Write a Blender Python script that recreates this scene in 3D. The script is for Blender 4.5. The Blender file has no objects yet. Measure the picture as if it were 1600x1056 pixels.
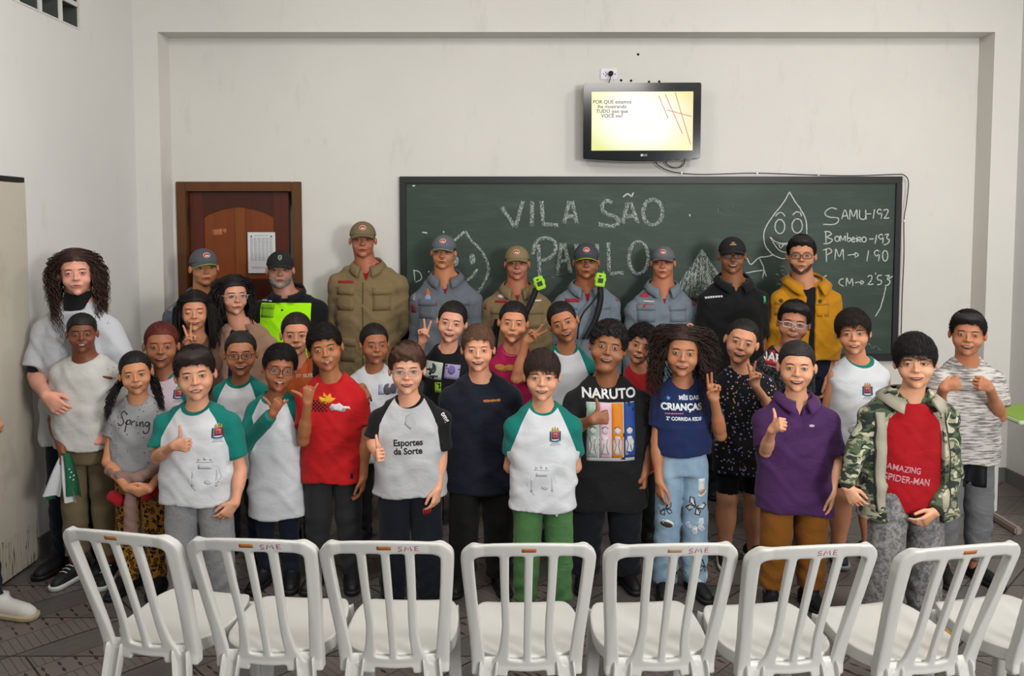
import bpy, bmesh, math, random
import numpy as np
from mathutils import Vector, Matrix
from mathutils.bvhtree import BVHTree
C = bpy.context.scene
PI = math.pi
rad = math.radians
EXPO = 0.02           # photographic exposure
WORLD = .45           # daylight entering from behind the camera
SCREEN = 1.0
LIGHTS = [('ceiling_lamp', (2.5, 3.2, 3.7), (2.0, 3.7, 0), (.35, 1.2), 62, (1, .97, .93)),
          ('ceiling_lamp', (-1.0, 3.0, 3.7), (-1.0, 3.6, 0), (.35, 1.2), 48, (1, .97, .93)),
          ('ceiling_lamp', (.8, .4, 3.7), (.4, 3.5, 0.5), (1.4, .4), 60, (1, .97, .93)),
          ('window_light', (3.0, -1.4, 2.3), (-.3, 4.6, 1.2), (1.0, 1.0), 185, (1, .99, .97))]
# ---------------------------------------------------------------- camera
FPX, PITCH, CAMH = 1250.0, rad(3.4), 1.79
CY = 350 + FPX * math.tan(PITCH)          # image row of the optical axis
cam_d = bpy.data.cameras.new('camera')
cam_d.sensor_width = 36
cam_d.lens = FPX * 36 / 1600
cam_d.shift_y = (CY - 528) / 1600
cam_d.clip_start = .05
cam = bpy.data.objects.new('camera', cam_d)
cam.location = (0, 0, CAMH)
cam.rotation_euler = (PI / 2 - PITCH, 0, 0)
C.collection.objects.link(cam)
C.camera = cam
# ---------------------------------------------------------------- view, world, lights
C.view_settings.view_transform = 'Standard'
C.view_settings.look = 'None'
C.view_settings.gamma = 1
C.view_settings.use_curve_mapping = False
C.view_settings.exposure = EXPO
w = bpy.data.worlds.new('world'); C.world = w; w.use_nodes = True
w.node_tree.nodes['Background'].inputs[0].default_value = (.80, .90, 1.0, 1)
w.node_tree.nodes['Background'].inputs[1].default_value = WORLD

def area(name, loc, target, size, power, col=(1, 1, 1)):
    l = bpy.data.lights.new(name, 'AREA'); l.shape = 'RECTANGLE'
    l.size, l.size_y = size; l.energy = power; l.color = col
    o = bpy.data.objects.new(name, l); o.location = loc
    o.rotation_euler = (Vector(target) - Vector(loc)).to_track_quat('-Z', 'Y').to_euler()
    C.collection.objects.link(o); return o
for a_ in LIGHTS: area(*a_)

def W(px, py, d):
    """point of the room seen at photo pixel (px, py), d metres away from the camera wall"""
    u = px - 800; v = py - CY
    y = FPX * math.cos(PITCH) - v * math.sin(PITCH)
    z = -FPX * math.sin(PITCH) - v * math.cos(PITCH)
    k = d / y
    return Vector((u * k, d, CAMH + z * k))
# ---------------------------------------------------------------- materials
def srgb(h):
    if isinstance(h, str):
        c = [int(h[i:i + 2], 16) / 255 for i in (0, 2, 4)]
    else: c = h
    return tuple(x / 12.92 if x <= .04045 else ((x + .055) / 1.055) ** 2.4 for x in c) + (1,)
class NT:
    def __init__(s, name):
        s.m = bpy.data.materials.new(name); s.m.use_nodes = True
        s.n = s.m.node_tree.nodes; s.l = s.m.node_tree.links
        s.b = s.n['Principled BSDF']
    def node(s, t, **kw):
        n = s.n.new(t)
        for k, v in kw.items(): setattr(n, k, v)
        return n
    def put(s, inp, v):
        if hasattr(v, 'is_linked') or isinstance(v, bpy.types.NodeSocket): s.l.new(v, inp)
        else: inp.default_value = v
    def math(s, op, a, b=0.0, c=0.0):
        n = s.node('ShaderNodeMath', operation=op)
        s.put(n.inputs[0], a); s.put(n.inputs[1], b); s.put(n.inputs[2], c); return n.outputs[0]
    def mix(s, f, a, b):
        n = s.node('ShaderNodeMix', data_type='RGBA')
        s.put(n.inputs[0], f); s.put(n.inputs[6], a); s.put(n.inputs[7], b); return n.outputs[2]
    def attr(s, name):
        return s.node('ShaderNodeAttribute', attribute_name=name).outputs['Fac']
    def co(s, kind='Object'):
        return s.node('ShaderNodeTexCoord').outputs[kind]
    def map(s, v, scale=(1, 1, 1), rot=(0, 0, 0), loc=(0, 0, 0)):
        n = s.node('ShaderNodeMapping'); s.put(n.inputs[0], v)
        n.inputs['Scale'].default_value = scale; n.inputs['Rotation'].default_value = rot
        n.inputs['Location'].default_value = loc; return n.outputs[0]
    def noise(s, v, scale, detail=3, rough=.5, dist=0, out='Fac'):
        n = s.node('ShaderNodeTexNoise'); s.put(n.inputs['Vector'], v)
        n.inputs['Scale'].default_value = scale; n.inputs['Detail'].default_value = detail
        n.inputs['Roughness'].default_value = rough; n.inputs['Distortion'].default_value = dist
        return n.outputs[out]
    def vor(s, v, scale, feature='F1', out='Distance', rnd=1):
        n = s.node('ShaderNodeTexVoronoi', feature=feature); s.put(n.inputs['Vector'], v)
        n.inputs['Scale'].default_value = scale; n.inputs['Randomness'].default_value = rnd
        return n.outputs[out]
    def ramp(s, f, stops):
        n = s.node('ShaderNodeValToRGB'); s.put(n.inputs[0], f); e = n.color_ramp.elements
        while len(e) < len(stops): e.new(.5)
        for i, (p, c) in enumerate(stops): e[i].position = p; e[i].color = c
        return n.outputs[0]
    def step(s, a, thr, soft=.0006):
        n = s.node('ShaderNodeMapRange'); s.put(n.inputs[0], a)
        n.inputs[1].default_value = thr - soft; n.inputs[2].default_value = thr + soft
        return n.outputs[0]
    def bump(s, h, strength=.3, dist=.002):
        n = s.node('ShaderNodeBump'); s.put(n.inputs['Height'], h)
        n.inputs['Strength'].default_value = strength; n.inputs['Distance'].default_value = dist
        s.l.new(n.outputs[0], s.b.inputs['Normal'])
    def set(s, col=None, rough=.6, metal=0, spec=None, **kw):
        if col is not None: s.put(s.b.inputs['Base Color'], col)
        s.put(s.b.inputs['Roughness'], rough); s.b.inputs['Metallic'].default_value = metal
        if spec is not None: s.b.inputs['Specular IOR Level'].default_value = spec
        for k, v in kw.items(): s.put(s.b.inputs[k], v)
        return s.m
_mc = {}
def plain(name, col, rough=.6, metal=0, spec=.4, var=0, bump=0, bscale=60, **kw):
    key = (name, str(col), rough, metal, var, bump)
    if key in _mc: return _mc[key]
    t = NT(name); c = srgb(col)
    if var:
        f = t.noise(t.co(), 9, 4)
        c2 = tuple(x * (1 - var) for x in c[:3]) + (1,)
        c = t.mix(f, c2, c)
    if bump: t.bump(t.noise(t.co(), bscale, 3), bump, .002)
    _mc[key] = t.set(c, rough, metal, spec, **kw); return _mc[key]
def emis(name, col, strength):
    t = NT(name); t.set((0, 0, 0, 1), .3, 0); t.put(t.b.inputs['Emission Color'], srgb(col) if not isinstance(col, bpy.types.NodeSocket) else col)
    t.b.inputs['Emission Strength'].default_value = strength; return t.m
# ---------------------------------------------------------------- objects
def prop(o, label=None, cat=None, group=None, kind=None):
    if label: o['label'] = label
    if cat: o['category'] = cat
    if group: o['group'] = group
    if kind: o['kind'] = kind
    return o
def empty(name, loc, label=None, cat=None, group=None, rz=0):
    o = bpy.data.objects.new(name, None); o.empty_display_size = .1
    o.location = loc; o.rotation_euler = (0, 0, rz); C.collection.objects.link(o)
    return prop(o, label, cat, group)
def link(name, V, F, mat, parent=None, smooth=True, attrs=None, uvs=None):
    """V (n,3) array, F list/array of polygons -> one mesh object"""
    me = bpy.data.meshes.new(name)
    V = np.asarray(V, dtype=np.float32)
    if isinstance(F, np.ndarray):
        n, k = F.shape
        me.vertices.add(len(V)); me.vertices.foreach_set('co', V.ravel())
        me.loops.add(n * k); me.loops.foreach_set('vertex_index', F.astype(np.int32).ravel())
        me.polygons.add(n); me.polygons.foreach_set('loop_start', np.arange(0, n * k, k, dtype=np.int32))
        me.update(calc_edges=True)
    else:
        me.from_pydata([tuple(map(float, v)) for v in V], [], F); me.update()
    me.polygons.foreach_set('use_smooth', np.full(len(me.polygons), smooth, dtype=bool))
    if attrs:
        for k, a in attrs.items():
            at = me.attributes.new(k, 'FLOAT', 'POINT'); at.data.foreach_set('value', np.asarray(a, dtype=np.float32))
    for m in (mat if isinstance(mat, (list, tuple)) else [mat]): me.materials.append(m)
    o = bpy.data.objects.new(name, me); C.collection.objects.link(o)
    if parent: o.parent = parent
    return o
class MB:
    """collects simple solids into one mesh"""
    def __init__(s): s.V = []; s.F = []
    def add(s, V, F):
        b = len(s.V); s.V += [tuple(v) for v in V]; s.F += [[i + b for i in f] for f in F]; return s
    def box(s, a, b):
        x0, y0, z0 = a; x1, y1, z1 = b
        V = [(x0, y0, z0), (x1, y0, z0), (x1, y1, z0), (x0, y1, z0), (x0, y0, z1), (x1, y0, z1), (x1, y1, z1), (x0, y1, z1)]
        return s.add(V, [(0, 3, 2, 1), (4, 5, 6, 7), (0, 1, 5, 4), (1, 2, 6, 5), (2, 3, 7, 6), (3, 0, 4, 7)])
    def prism(s, poly, y0, y1):
        """poly in x,z extruded in y"""
        n = len(poly)
        V = [(x, y0, z) for x, z in poly] + [(x, y1, z) for x, z in poly]
        F = [list(range(n)), list(range(2 * n - 1, n - 1, -1))]
        F += [(i, i + n, (i + 1) % n + n, (i + 1) % n) for i in range(n)]
        return s.add(V, F)
    def tube(s, P, r, n=8, closed=False):
        V, F = tube(P, r, n, closed); return s.add(V, F)
    def build(s, name, mat, parent=None, smooth=False, bevel=0, seg=2):
        o = link(name, s.V, s.F, mat, parent, smooth)
        bm = bmesh.new(); bm.from_mesh(o.data); bmesh.ops.recalc_face_normals(bm, faces=bm.faces)
        if bevel: bmesh.ops.bevel(bm, geom=bm.edges[:], offset=bevel, segments=seg, affect='EDGES', clamp_overlap=True)
        bm.to_mesh(o.data); bm.free()
        if bevel: o.data.polygons.foreach_set('use_smooth', [True] * len(o.data.polygons)); o.data.set_sharp_from_angle(angle=rad(35))
        return o
def tube(P, r, n=8, closed=False):
    P = np.asarray(P, float); m = len(P)
    r = np.broadcast_to(np.asarray(r, float), (m,))
    T = np.gradient(P, axis=0)
    if closed: T = np.roll(P, -1, 0) - np.roll(P, 1, 0)
    T /= np.linalg.norm(T, axis=1)[:, None] + 1e-9
    ref = np.array([0.13, .21, 1.0]); ref = ref / np.linalg.norm(ref)
    if abs(T @ ref).mean() > .8: ref = np.array([1.0, .2, .1]); ref /= np.linalg.norm(ref)
    A = np.cross(T, ref); A /= np.linalg.norm(A, axis=1)[:, None] + 1e-9
    B = np.cross(T, A)
    a = np.linspace(0, 2 * PI, n, endpoint=False)
    V = (P[:, None] + r[:, None, None] * (np.cos(a)[None, :, None] * A[:, None] + np.sin(a)[None, :, None] * B[:, None])).reshape(-1, 3)
    F = []
    for i in range(m if closed else m - 1):
        for j in range(n):
            k = (j + 1) % n; q = (i + 1) % m
            F.append((i * n + j, i * n + k, q * n + k, q * n + j))
    if not closed: F += [list(range(n))[::-1], list(range((m - 1) * n, m * n))]
    return V, F
def spline(P, n=8):
    """Catmull-Rom through P"""
    P = [np.asarray(p, float) for p in P]; Q = [2 * P[0] - P[1]] + P + [2 * P[-1] - P[-2]]; out = []
    for i in range(1, len(Q) - 2):
        for t in np.linspace(0, 1, n, endpoint=False):
            a, b, c, d = Q[i - 1], Q[i], Q[i + 1], Q[i + 2]
            out.append(.5 * (2 * b + (c - a) * t + (2 * a - 5 * b + 4 * c - d) * t * t + (3 * b - 3 * c + d - a) * t ** 3))
    out.append(P[-1]); return np.array(out)
# ---------------------------------------------------------------- signed-distance modelling
def grid_axis(lo, hi, coarse, zones, fine):
    cuts = sorted({lo, hi, *[min(max(z, lo), hi) for zn in zones for z in zn]})
    out = [lo]
    for a, b in zip(cuts[:-1], cuts[1:]):
        if b - a < 1e-5: continue
        m = (a + b) / 2
        st = fine if any(z0 <= m <= z1 for z0, z1 in zones) else coarse
        k = max(1, int(round((b - a) / st)))
        out += list(np.linspace(a, b, k + 1)[1:])
    return np.array(out, dtype=np.float32)
class Field:
    def __init__(s, lo, hi, coarse=.008, fine=.004, zones=()):
        s.ax = [grid_axis(lo[i], hi[i], coarse, [(z[0][i], z[1][i]) for z in zones], fine) for i in range(3)]
        s.F = np.full([len(a) for a in s.ax], .2, dtype=np.float32)
    def sub(s, lo, hi):
        sl = []
        for i in range(3):
            a = int(np.searchsorted(s.ax[i], lo[i])); b = int(np.searchsorted(s.ax[i], hi[i]))
            sl.append(slice(max(0, a - 1), min(len(s.ax[i]), b + 1)))
        X, Y, Z = np.meshgrid(s.ax[0][sl[0]], s.ax[1][sl[1]], s.ax[2][sl[2]], indexing='ij', sparse=True)
        return tuple(sl), X, Y, Z
    def add(s, fn, lo, hi, k=.01, op='u'):
        sl, X, Y, Z = s.sub(lo, hi)
        if s.F[sl].size == 0: return s
        d = np.broadcast_to(fn(X, Y, Z), s.F[sl].shape); f = s.F[sl]
        if op == 'u': s.F[sl] = smin(f, d, k)
        elif op == 's': s.F[sl] = -smin(-f, d, k)
        elif op == 'i': s.F[sl] = -smin(-f, -d, k)
        return s
    def cap(s, a, b, ra, rb, k=.01, op='u', flat=None):
        m = max(ra, rb) + .03
        lo = np.minimum(a, b) - m; hi = np.maximum(a, b) + m
        return s.add(lambda X, Y, Z: capsule(X, Y, Z, a, b, ra, rb), lo, hi, k, op)
    def ell(s, c, r, k=.01, op='u', R=None):
        m = max(r) + .03; c = np.asarray(c, float)
        return s.add(lambda X, Y, Z: ellipsoid(X, Y, Z, c, r, R), c - m, c + m, k, op)
    def mesh(s):
        return nets(s.F, s.ax)
def smin(a, b, k):
    if k <= 1e-6: return np.minimum(a, b)
    h = np.clip(.5 + .5 * (b - a) / k, 0, 1)
    return b + (a - b) * h - k * h * (1 - h)
def capsule(X, Y, Z, a, b, ra, rb):
    ax, ay, az = [float(v) for v in a]; dx, dy, dz = [float(v) for v in np.asarray(b, float) - np.asarray(a, float)]
    L = dx * dx + dy * dy + dz * dz + 1e-12
    t = np.clip(((X - ax) * dx + (Y - ay) * dy + (Z - az) * dz) / L, 0, 1)
    return np.sqrt((X - ax - t * dx) ** 2 + (Y - ay - t * dy) ** 2 + (Z - az - t * dz) ** 2) - (ra + (rb - ra) * t)
def ellipsoid(X, Y, Z, c, r, R=None):
    x, y, z = X - c[0], Y - c[1], Z - c[2]
    if R is not None:
        x, y, z = (R[0][0] * x + R[1][0] * y + R[2][0] * z, R[0][1] * x + R[1][1] * y + R[2][1] * z, R[0][2] * x + R[1][2] * y + R[2][2] * z)
    k0 = np.sqrt((x / r[0]) ** 2 + (y / r[1]) ** 2 + (z / r[2]) ** 2)
    k1 = np.sqrt((x / r[0] ** 2) ** 2 + (y / r[1] ** 2) ** 2 + (z / r[2] ** 2) ** 2) + 1e-6
    return k0 * (k0 - 1) / k1
def rbox(X, Y, Z, c, h, r):
    x, y, z = abs(X - c[0]) - h[0] + r, abs(Y - c[1]) - h[1] + r, abs(Z - c[2]) - h[2] + r
    return np.sqrt(np.maximum(x, 0) ** 2 + np.maximum(y, 0) ** 2 + np.maximum(z, 0) ** 2) + np.minimum(np.maximum(x, np.maximum(y, z)), 0) - r
def loft(X, Y, Z, zs, aa, bb, cy, e=2.3, cx=0):
    """vertical stack of super-elliptic sections"""
    a = np.interp(Z.ravel(), zs, aa).reshape(Z.shape); b = np.interp(Z.ravel(), zs, bb).reshape(Z.shape)
    c = np.interp(Z.ravel(), zs, cy).reshape(Z.shape)
    q = (abs((X - cx) / a) ** e + abs((Y - c) / b) ** e) ** (1 / e)
    d = (q - 1) * np.minimum(a, b)
    return np.maximum(d, np.maximum(zs[0] - Z, Z - zs[-1]))
def nets(F, ax):
    S = F < 0
    c = S[:-1, :-1, :-1].astype(np.int8)
    for i in (0, 1):
        for j in (0, 1):
            for k in (0, 1):
                if i + j + k: c = c + S[i:F.shape[0] - 1 + i, j:F.shape[1] - 1 + j, k:F.shape[2] - 1 + k]
    I, J, K = np.nonzero((c > 0) & (c < 8))
    n = len(I); idx = np.full(c.shape, -1, dtype=np.int32); idx[I, J, K] = np.arange(n)
    acc = np.zeros((n, 3)); cnt = np.zeros(n)
    A = [np.asarray(a, float) for a in ax]
    for d in range(3):
        o = [q for q in range(3) if q != d]
        for p in (0, 1):
            for q in (0, 1):
                off = [0, 0, 0]; off[o[0]] = p; off[o[1]] = q; of2 = list(off); of2[d] = 1
                f0 = F[I + off[0], J + off[1], K + off[2]]; f1 = F[I + of2[0], J + of2[1], K + of2[2]]
                m = (f0 < 0) != (f1 < 0); t = np.where(m, f0 / np.where(m, f0 - f1, 1), 0)
                P0 = np.stack([A[0][I + off[0]], A[1][J + off[1]], A[2][K + off[2]]], 1)
                P1 = np.stack([A[0][I + of2[0]], A[1][J + of2[1]], A[2][K + of2[2]]], 1)
                acc += np.where(m[:, None], P0 + (P1 - P0) * t[:, None], 0); cnt += m
    V = acc / cnt[:, None]
    faces = []
    for d in range(3):
        o = [(d + 1) % 3, (d + 2) % 3]
        s0 = [slice(None)] * 3; s1 = [slice(None)] * 3
        s0[d] = slice(0, -1); s1[d] = slice(1, None)
        a, b = S[tuple(s0)], S[tuple(s1)]
        G = np.argwhere(a != b)
        G = G[(G[:, o[0]] > 0) & (G[:, o[1]] > 0) & (G[:, o[0]] < F.shape[o[0]] - 1) & (G[:, o[1]] < F.shape[o[1]] - 1)]
        fl = a[G[:, 0], G[:, 1], G[:, 2]]
        def cell(p, q):
            H = G.copy(); H[:, o[0]] -= p; H[:, o[1]] -= q; return idx[H[:, 0], H[:, 1], H[:, 2]]
        Q = np.stack([cell(1, 1), cell(0, 1), cell(0, 0), cell(1, 0)], 1)
        Q[~fl] = Q[~fl][:, ::-1]; faces.append(Q)
    Fc = np.concatenate(faces); Fc = Fc[(Fc >= 0).all(1)]
    return V, Fc
# ---------------------------------------------------------------- shapes laid on a surface
class Target:
    def __init__(s, V, F, keep=None):
        F = np.asarray(F)
        if keep is not None:
            m = keep(V); F = F[m[F].all(1)]
            u, inv = np.unique(F, return_inverse=True); V = V[u]; F = inv.reshape(F.shape)
        s.t = BVHTree.FromPolygons(V.tolist(), F.tolist())
    def hit(s, o, d, far=1.0):
        h = s.t.ray_cast(Vector(o), Vector(d), far)
        return h[0]
def sh_rect(w, h, nx=6, ny=6, x=0, y=0, rot=0, corner=0):
    V = []; c, sn = math.cos(rot), math.sin(rot)
    for j in range(ny + 1):
        for i in range(nx + 1):
            a = (i / nx - .5) * w; b = (j / ny - .5) * h
            V.append((x + a * c - b * sn, y + a * sn + b * c))
    F = [(j * (nx + 1) + i, j * (nx + 1) + i + 1, (j + 1) * (nx + 1) + i + 1, (j + 1) * (nx + 1) + i) for j in range(ny) for i in range(nx)]
    return V, F
def sh_star(poly, rings=3):
    """star-shaped polygon filled in rings from its centroid"""
    P = np.array(poly, float); c = P.mean(0); n = len(P); V = [tuple(c)]
    for r in range(1, rings + 1): V += [tuple(c + (p - c) * r / rings) for p in P]
    F = [(0, 1 + i, 1 + (i + 1) % n) for i in range(n)]
    for r in range(rings - 1):
        b = 1 + r * n; F += [(b + i, b + n + i, b + n + (i + 1) % n, b + (i + 1) % n) for i in range(n)]
    return V, F
def sh_ell(a, b, x=0, y=0, n=16, rings=3, rot=0):
    return sh_star([(x + a * math.cos(t) * math.cos(rot) - b * math.sin(t) * math.sin(rot), y + a * math.cos(t) * math.sin(rot) + b * math.sin(t) * math.cos(rot)) for t in np.linspace(0, 2 * PI, n, endpoint=False)], rings)
def sh_line(P, w, taper=False):
    P = np.array(P, float); T = np.gradient(P, axis=0); T /= np.linalg.norm(T, axis=1)[:, None] + 1e-9
    N = np.stack([-T[:, 1], T[:, 0]], 1); m = len(P)
    ww = np.full(m, w / 2) if not taper else w / 2 * np.sin(np.linspace(.25, PI - .25, m)) ** .7
    V = []
    for i in range(m):
        V += [tuple(P[i] + N[i] * ww[i]), tuple(P[i] - N[i] * ww[i])]
    F = [(2 * i, 2 * i + 1, 2 * i + 3, 2 * i + 2) for i in range(m - 1)]
    return V, F
def sh_join(*S):
    V, F = [], []
    for v, f in S:
        b = len(V); V += list(v); F += [tuple(i + b for i in q) for q in f]
    return V, F
_tc = {}
def sh_text(txt, size, x=0, y=0, align='CENTER', bold=0, shear=0, sx=1, maxe=None):
    k = (txt, align, bold, shear)
    if k not in _tc:
        cu = bpy.data.curves.new('txt', 'FONT'); cu.body = txt; cu.size = 1; cu.align_x = align; cu.align_y = 'CENTER'
        cu.offset = bold; cu.shear = shear; cu.resolution_u = 3
        o = bpy.data.objects.new('txt', cu); C.collection.objects.link(o)
        dg = bpy.context.evaluated_depsgraph_get(); me = bpy.data.meshes.new_from_object(o.evaluated_get(dg))
        _tc[k] = ([tuple(v.co[:2]) for v in me.vertices], [tuple(p.vertices) for p in me.polygons])
        bpy.data.objects.remove(o); bpy.data.curves.remove(cu); bpy.data.meshes.remove(me)
    V, F = _tc[k]
    V = [(v[0] * size * sx, v[1] * size) for v in V]
    if maxe:      # split long triangles so the lettering follows the cloth
        bm = bmesh.new(); vs = [bm.verts.new((a, b, 0)) for a, b in V]
        for f in F:
            try: bm.faces.new([vs[i] for i in f])
            except ValueError: pass
        for _ in range(3):
            E = [e for e in bm.edges if e.calc_length() > maxe]
            if not E: break
            bmesh.ops.subdivide_edges(bm, edges=E, cuts=1); bmesh.ops.triangulate(bm, faces=bm.faces[:])
        bm.verts.index_update(); V = [(v.co.x, v.co.y) for v in bm.verts]; F = [tuple(v.index for v in f.verts) for f in bm.faces]; bm.free()
    return [(a + x, b + y) for a, b in V], F
def lay(name, S, mat, parent, tgt, o, right, up, off=.001, thick=.001, bulge=None, start=.35, smooth=True):
    """lay flat shape S on the target surface, o + right*u + up*v, looking along -(right x up)"""
    V2, F = S; o = np.array(o, float); r = np.array(right, float); u = np.array(up, float)
    n = np.cross(r, u); n /= np.linalg.norm(n); V = []; bad = set()
    last = None
    for i, ab in enumerate(V2):
        a, b = ab[:2]; p = o + r * a + u * b
        h = tgt.hit(p + n * start, -n, start + .35) if tgt else Vector(p)
        if h is None: bad.add(i); V.append(p); continue
        e = off + (bulge(a, b) if bulge else 0) + (ab[2] if len(ab) > 2 else 0)
        V.append(np.array(h) + n * e)
    F = [f for f in F if not any(i in bad for i in f)]
    if not F: return None
    # orient and give it thickness
    m = len(V); V = V + [v - n * (thick + off) for v in V]
    a, b, c = [np.array(V[i]) for i in F[0][:3]]
    if np.dot(np.cross(b - a, c - a), n) < 0: F = [tuple(reversed(f)) for f in F]
    ec = {}
    for f in F:
        for i in range(len(f)):
            e = (f[i], f[(i + 1) % len(f)]); ec[e] = 1
    side = [(b, a, a + m, b + m) for (a, b) in ec if (b, a) not in ec]
    return link(name, V, [list(f) for f in F] + side, mat, parent, smooth)

# ================================================================ people
rng = np.random.default_rng(7)
_sk = {}
def skin(tone):
    if tone not in _sk:
        t = NT('skin'); c = tuple(min(.9, v * 1.16) for v in srgb(tone)[:3]) + (1,)
        n = t.noise(t.co(), 14, 3); c2 = (min(1, c[0] * 1.04), c[1] * .88, c[2] * .85, 1)
        t.put(t.b.inputs['Base Color'], t.mix(t.ramp(n, [(.45, (0, 0, 0, 1)), (.75, (1, 1, 1, 1))]), c, c2))
        t.bump(t.noise(t.co(), 240, 2), .10, .001)
        t.set(None, .50, 0, .40)
        t.b.inputs['Subsurface Weight'].default_value = .12
        t.b.inputs['Subsurface Radius'].default_value = (1, .35, .2)
        t.b.inputs['Subsurface Scale'].default_value = .008
        _sk[tone] = t.m
    return _sk[tone]
_hm = {}
def hairmat(col):
    if col not in _hm:
        t = NT('hair'); c = srgb(col); v = t.noise(t.map(t.co(), (60, 60, 9)), 3, 3)
        t.put(t.b.inputs['Base Color'], t.mix(v, c, tuple(min(1, x * 1.9 + .006) for x in c[:3]) + (1,)))
        t.bump(t.noise(t.map(t.co(), (90, 90, 12)), 4, 2), .5, .003)
        _hm[col] = t.set(None, .55, 0, .30)
    return _hm[col]
def cloth(name, col, layers=(), rough=.85, var=.08, pattern=None, weave=700, bumps=.18):
    """layers: (attribute, threshold, colour) painted over the base where attribute > threshold"""
    t = NT(name); co = t.co()
    c = srgb(col); f = t.noise(co, 6, 3)
    x = t.mix(f, c, tuple(v * (1 - var) for v in c[:3]) + (1,))
    if pattern: x = pattern(t, co, x)
    for a, th, cc in layers: x = t.mix(t.step(t.attr(a), th), x, srgb(cc))
    t.put(t.b.inputs['Base Color'], x)
    t.bump(t.math('ADD', t.math('MULTIPLY', t.noise(co, weave, 2), .10), t.math('ADD', t.math('MULTIPLY', t.noise(t.map(co, (1, 1, 1.6), (0, .5, 0)), 9, 2, .5, 1.2), 1.6), t.math('MULTIPLY', t.noise(co, 30, 2, .5), .4))), bumps * 1.1, .012)
    t.set(None, rough, 0, .2)
    t.b.inputs['Sheen Weight'].default_value = .08
    return t.m
def rot3(yaw=0, roll=0, nod=0):
    return np.array(Matrix.Rotation(rad(yaw), 3, 'Z') @ Matrix.Rotation(rad(roll), 3, 'Y') @ Matrix.Rotation(rad(nod), 3, 'X'))
def head_sdf(x, y, z, q):
    fw, jw, ch = q.get('fw', 1), q.get('jw', 1), q.get('cheek', 1); kd = q.get('kid', True)
    if q.get('fem'): fw *= .94; jw *= .84; ch *= .9
    if kd: fw *= 1.05; jw *= .97
    else: fw *= 1.04; jw *= 1.06
    E = lambda c, r: ellipsoid(x, y, z, c, r)
    d = E((0, .06, .14), (.345, .40, .36))
    d = smin(d, E((0, -.07, -.10), (.298 * fw, .275, .330)), .07)
    d = smin(d, E((0, -.10, -.30), (.205 * jw, .200, .175)), .09)
    d = smin(d, E((0, -.262, -.425), (.080 * jw, .065, .058)), .07)
    d = smin(d, E((0, .12, -.25), (.20, .19, .25)), .08)
    ax = abs(x)
    Es = lambda c, r: ellipsoid(ax, y, z, c, r)
    d = smin(d, Es((.165 * fw, -.210, -.165), (.105 * ch, .100, .095)), .06)
    d = smin(d, E((0, -.280, .105), (.20, .07, .05)), .06)
    d = -smin(-d, Es((.135, -.425, .012), (.080, .066, .045)), .045)
    d = smin(d, Es((.135, -.298, .008), (.066, .058, .048)), .02)
    n = q.get('nose', 1) * (1.0 if kd else 1.08)
    d = smin(d, capsule(x, y, z, (0, -.335, .03), (0, -.392, -.095), .026, .036), .04)
    d = smin(d, E((0, -.402, -.114), (.044 * n, .040, .036)), .025)
    d = smin(d, Es((.048 * n, -.372, -.126), (.030, .034, .026)), .022)
    d = smin(d, E((0, -.325, -.250), (.120, .050, .055)), .04)
    ec = ellipsoid(ax, y, z, (.362, .035, -.045), (.038, .068, .105), R=np.array(Matrix.Rotation(rad(-14), 3, 'Z')))
    d = smin(d, ec, .018)
    d = -smin(-d, Es((.405, -.005, -.035), (.022, .038, .058)), .012)
    return d
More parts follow.
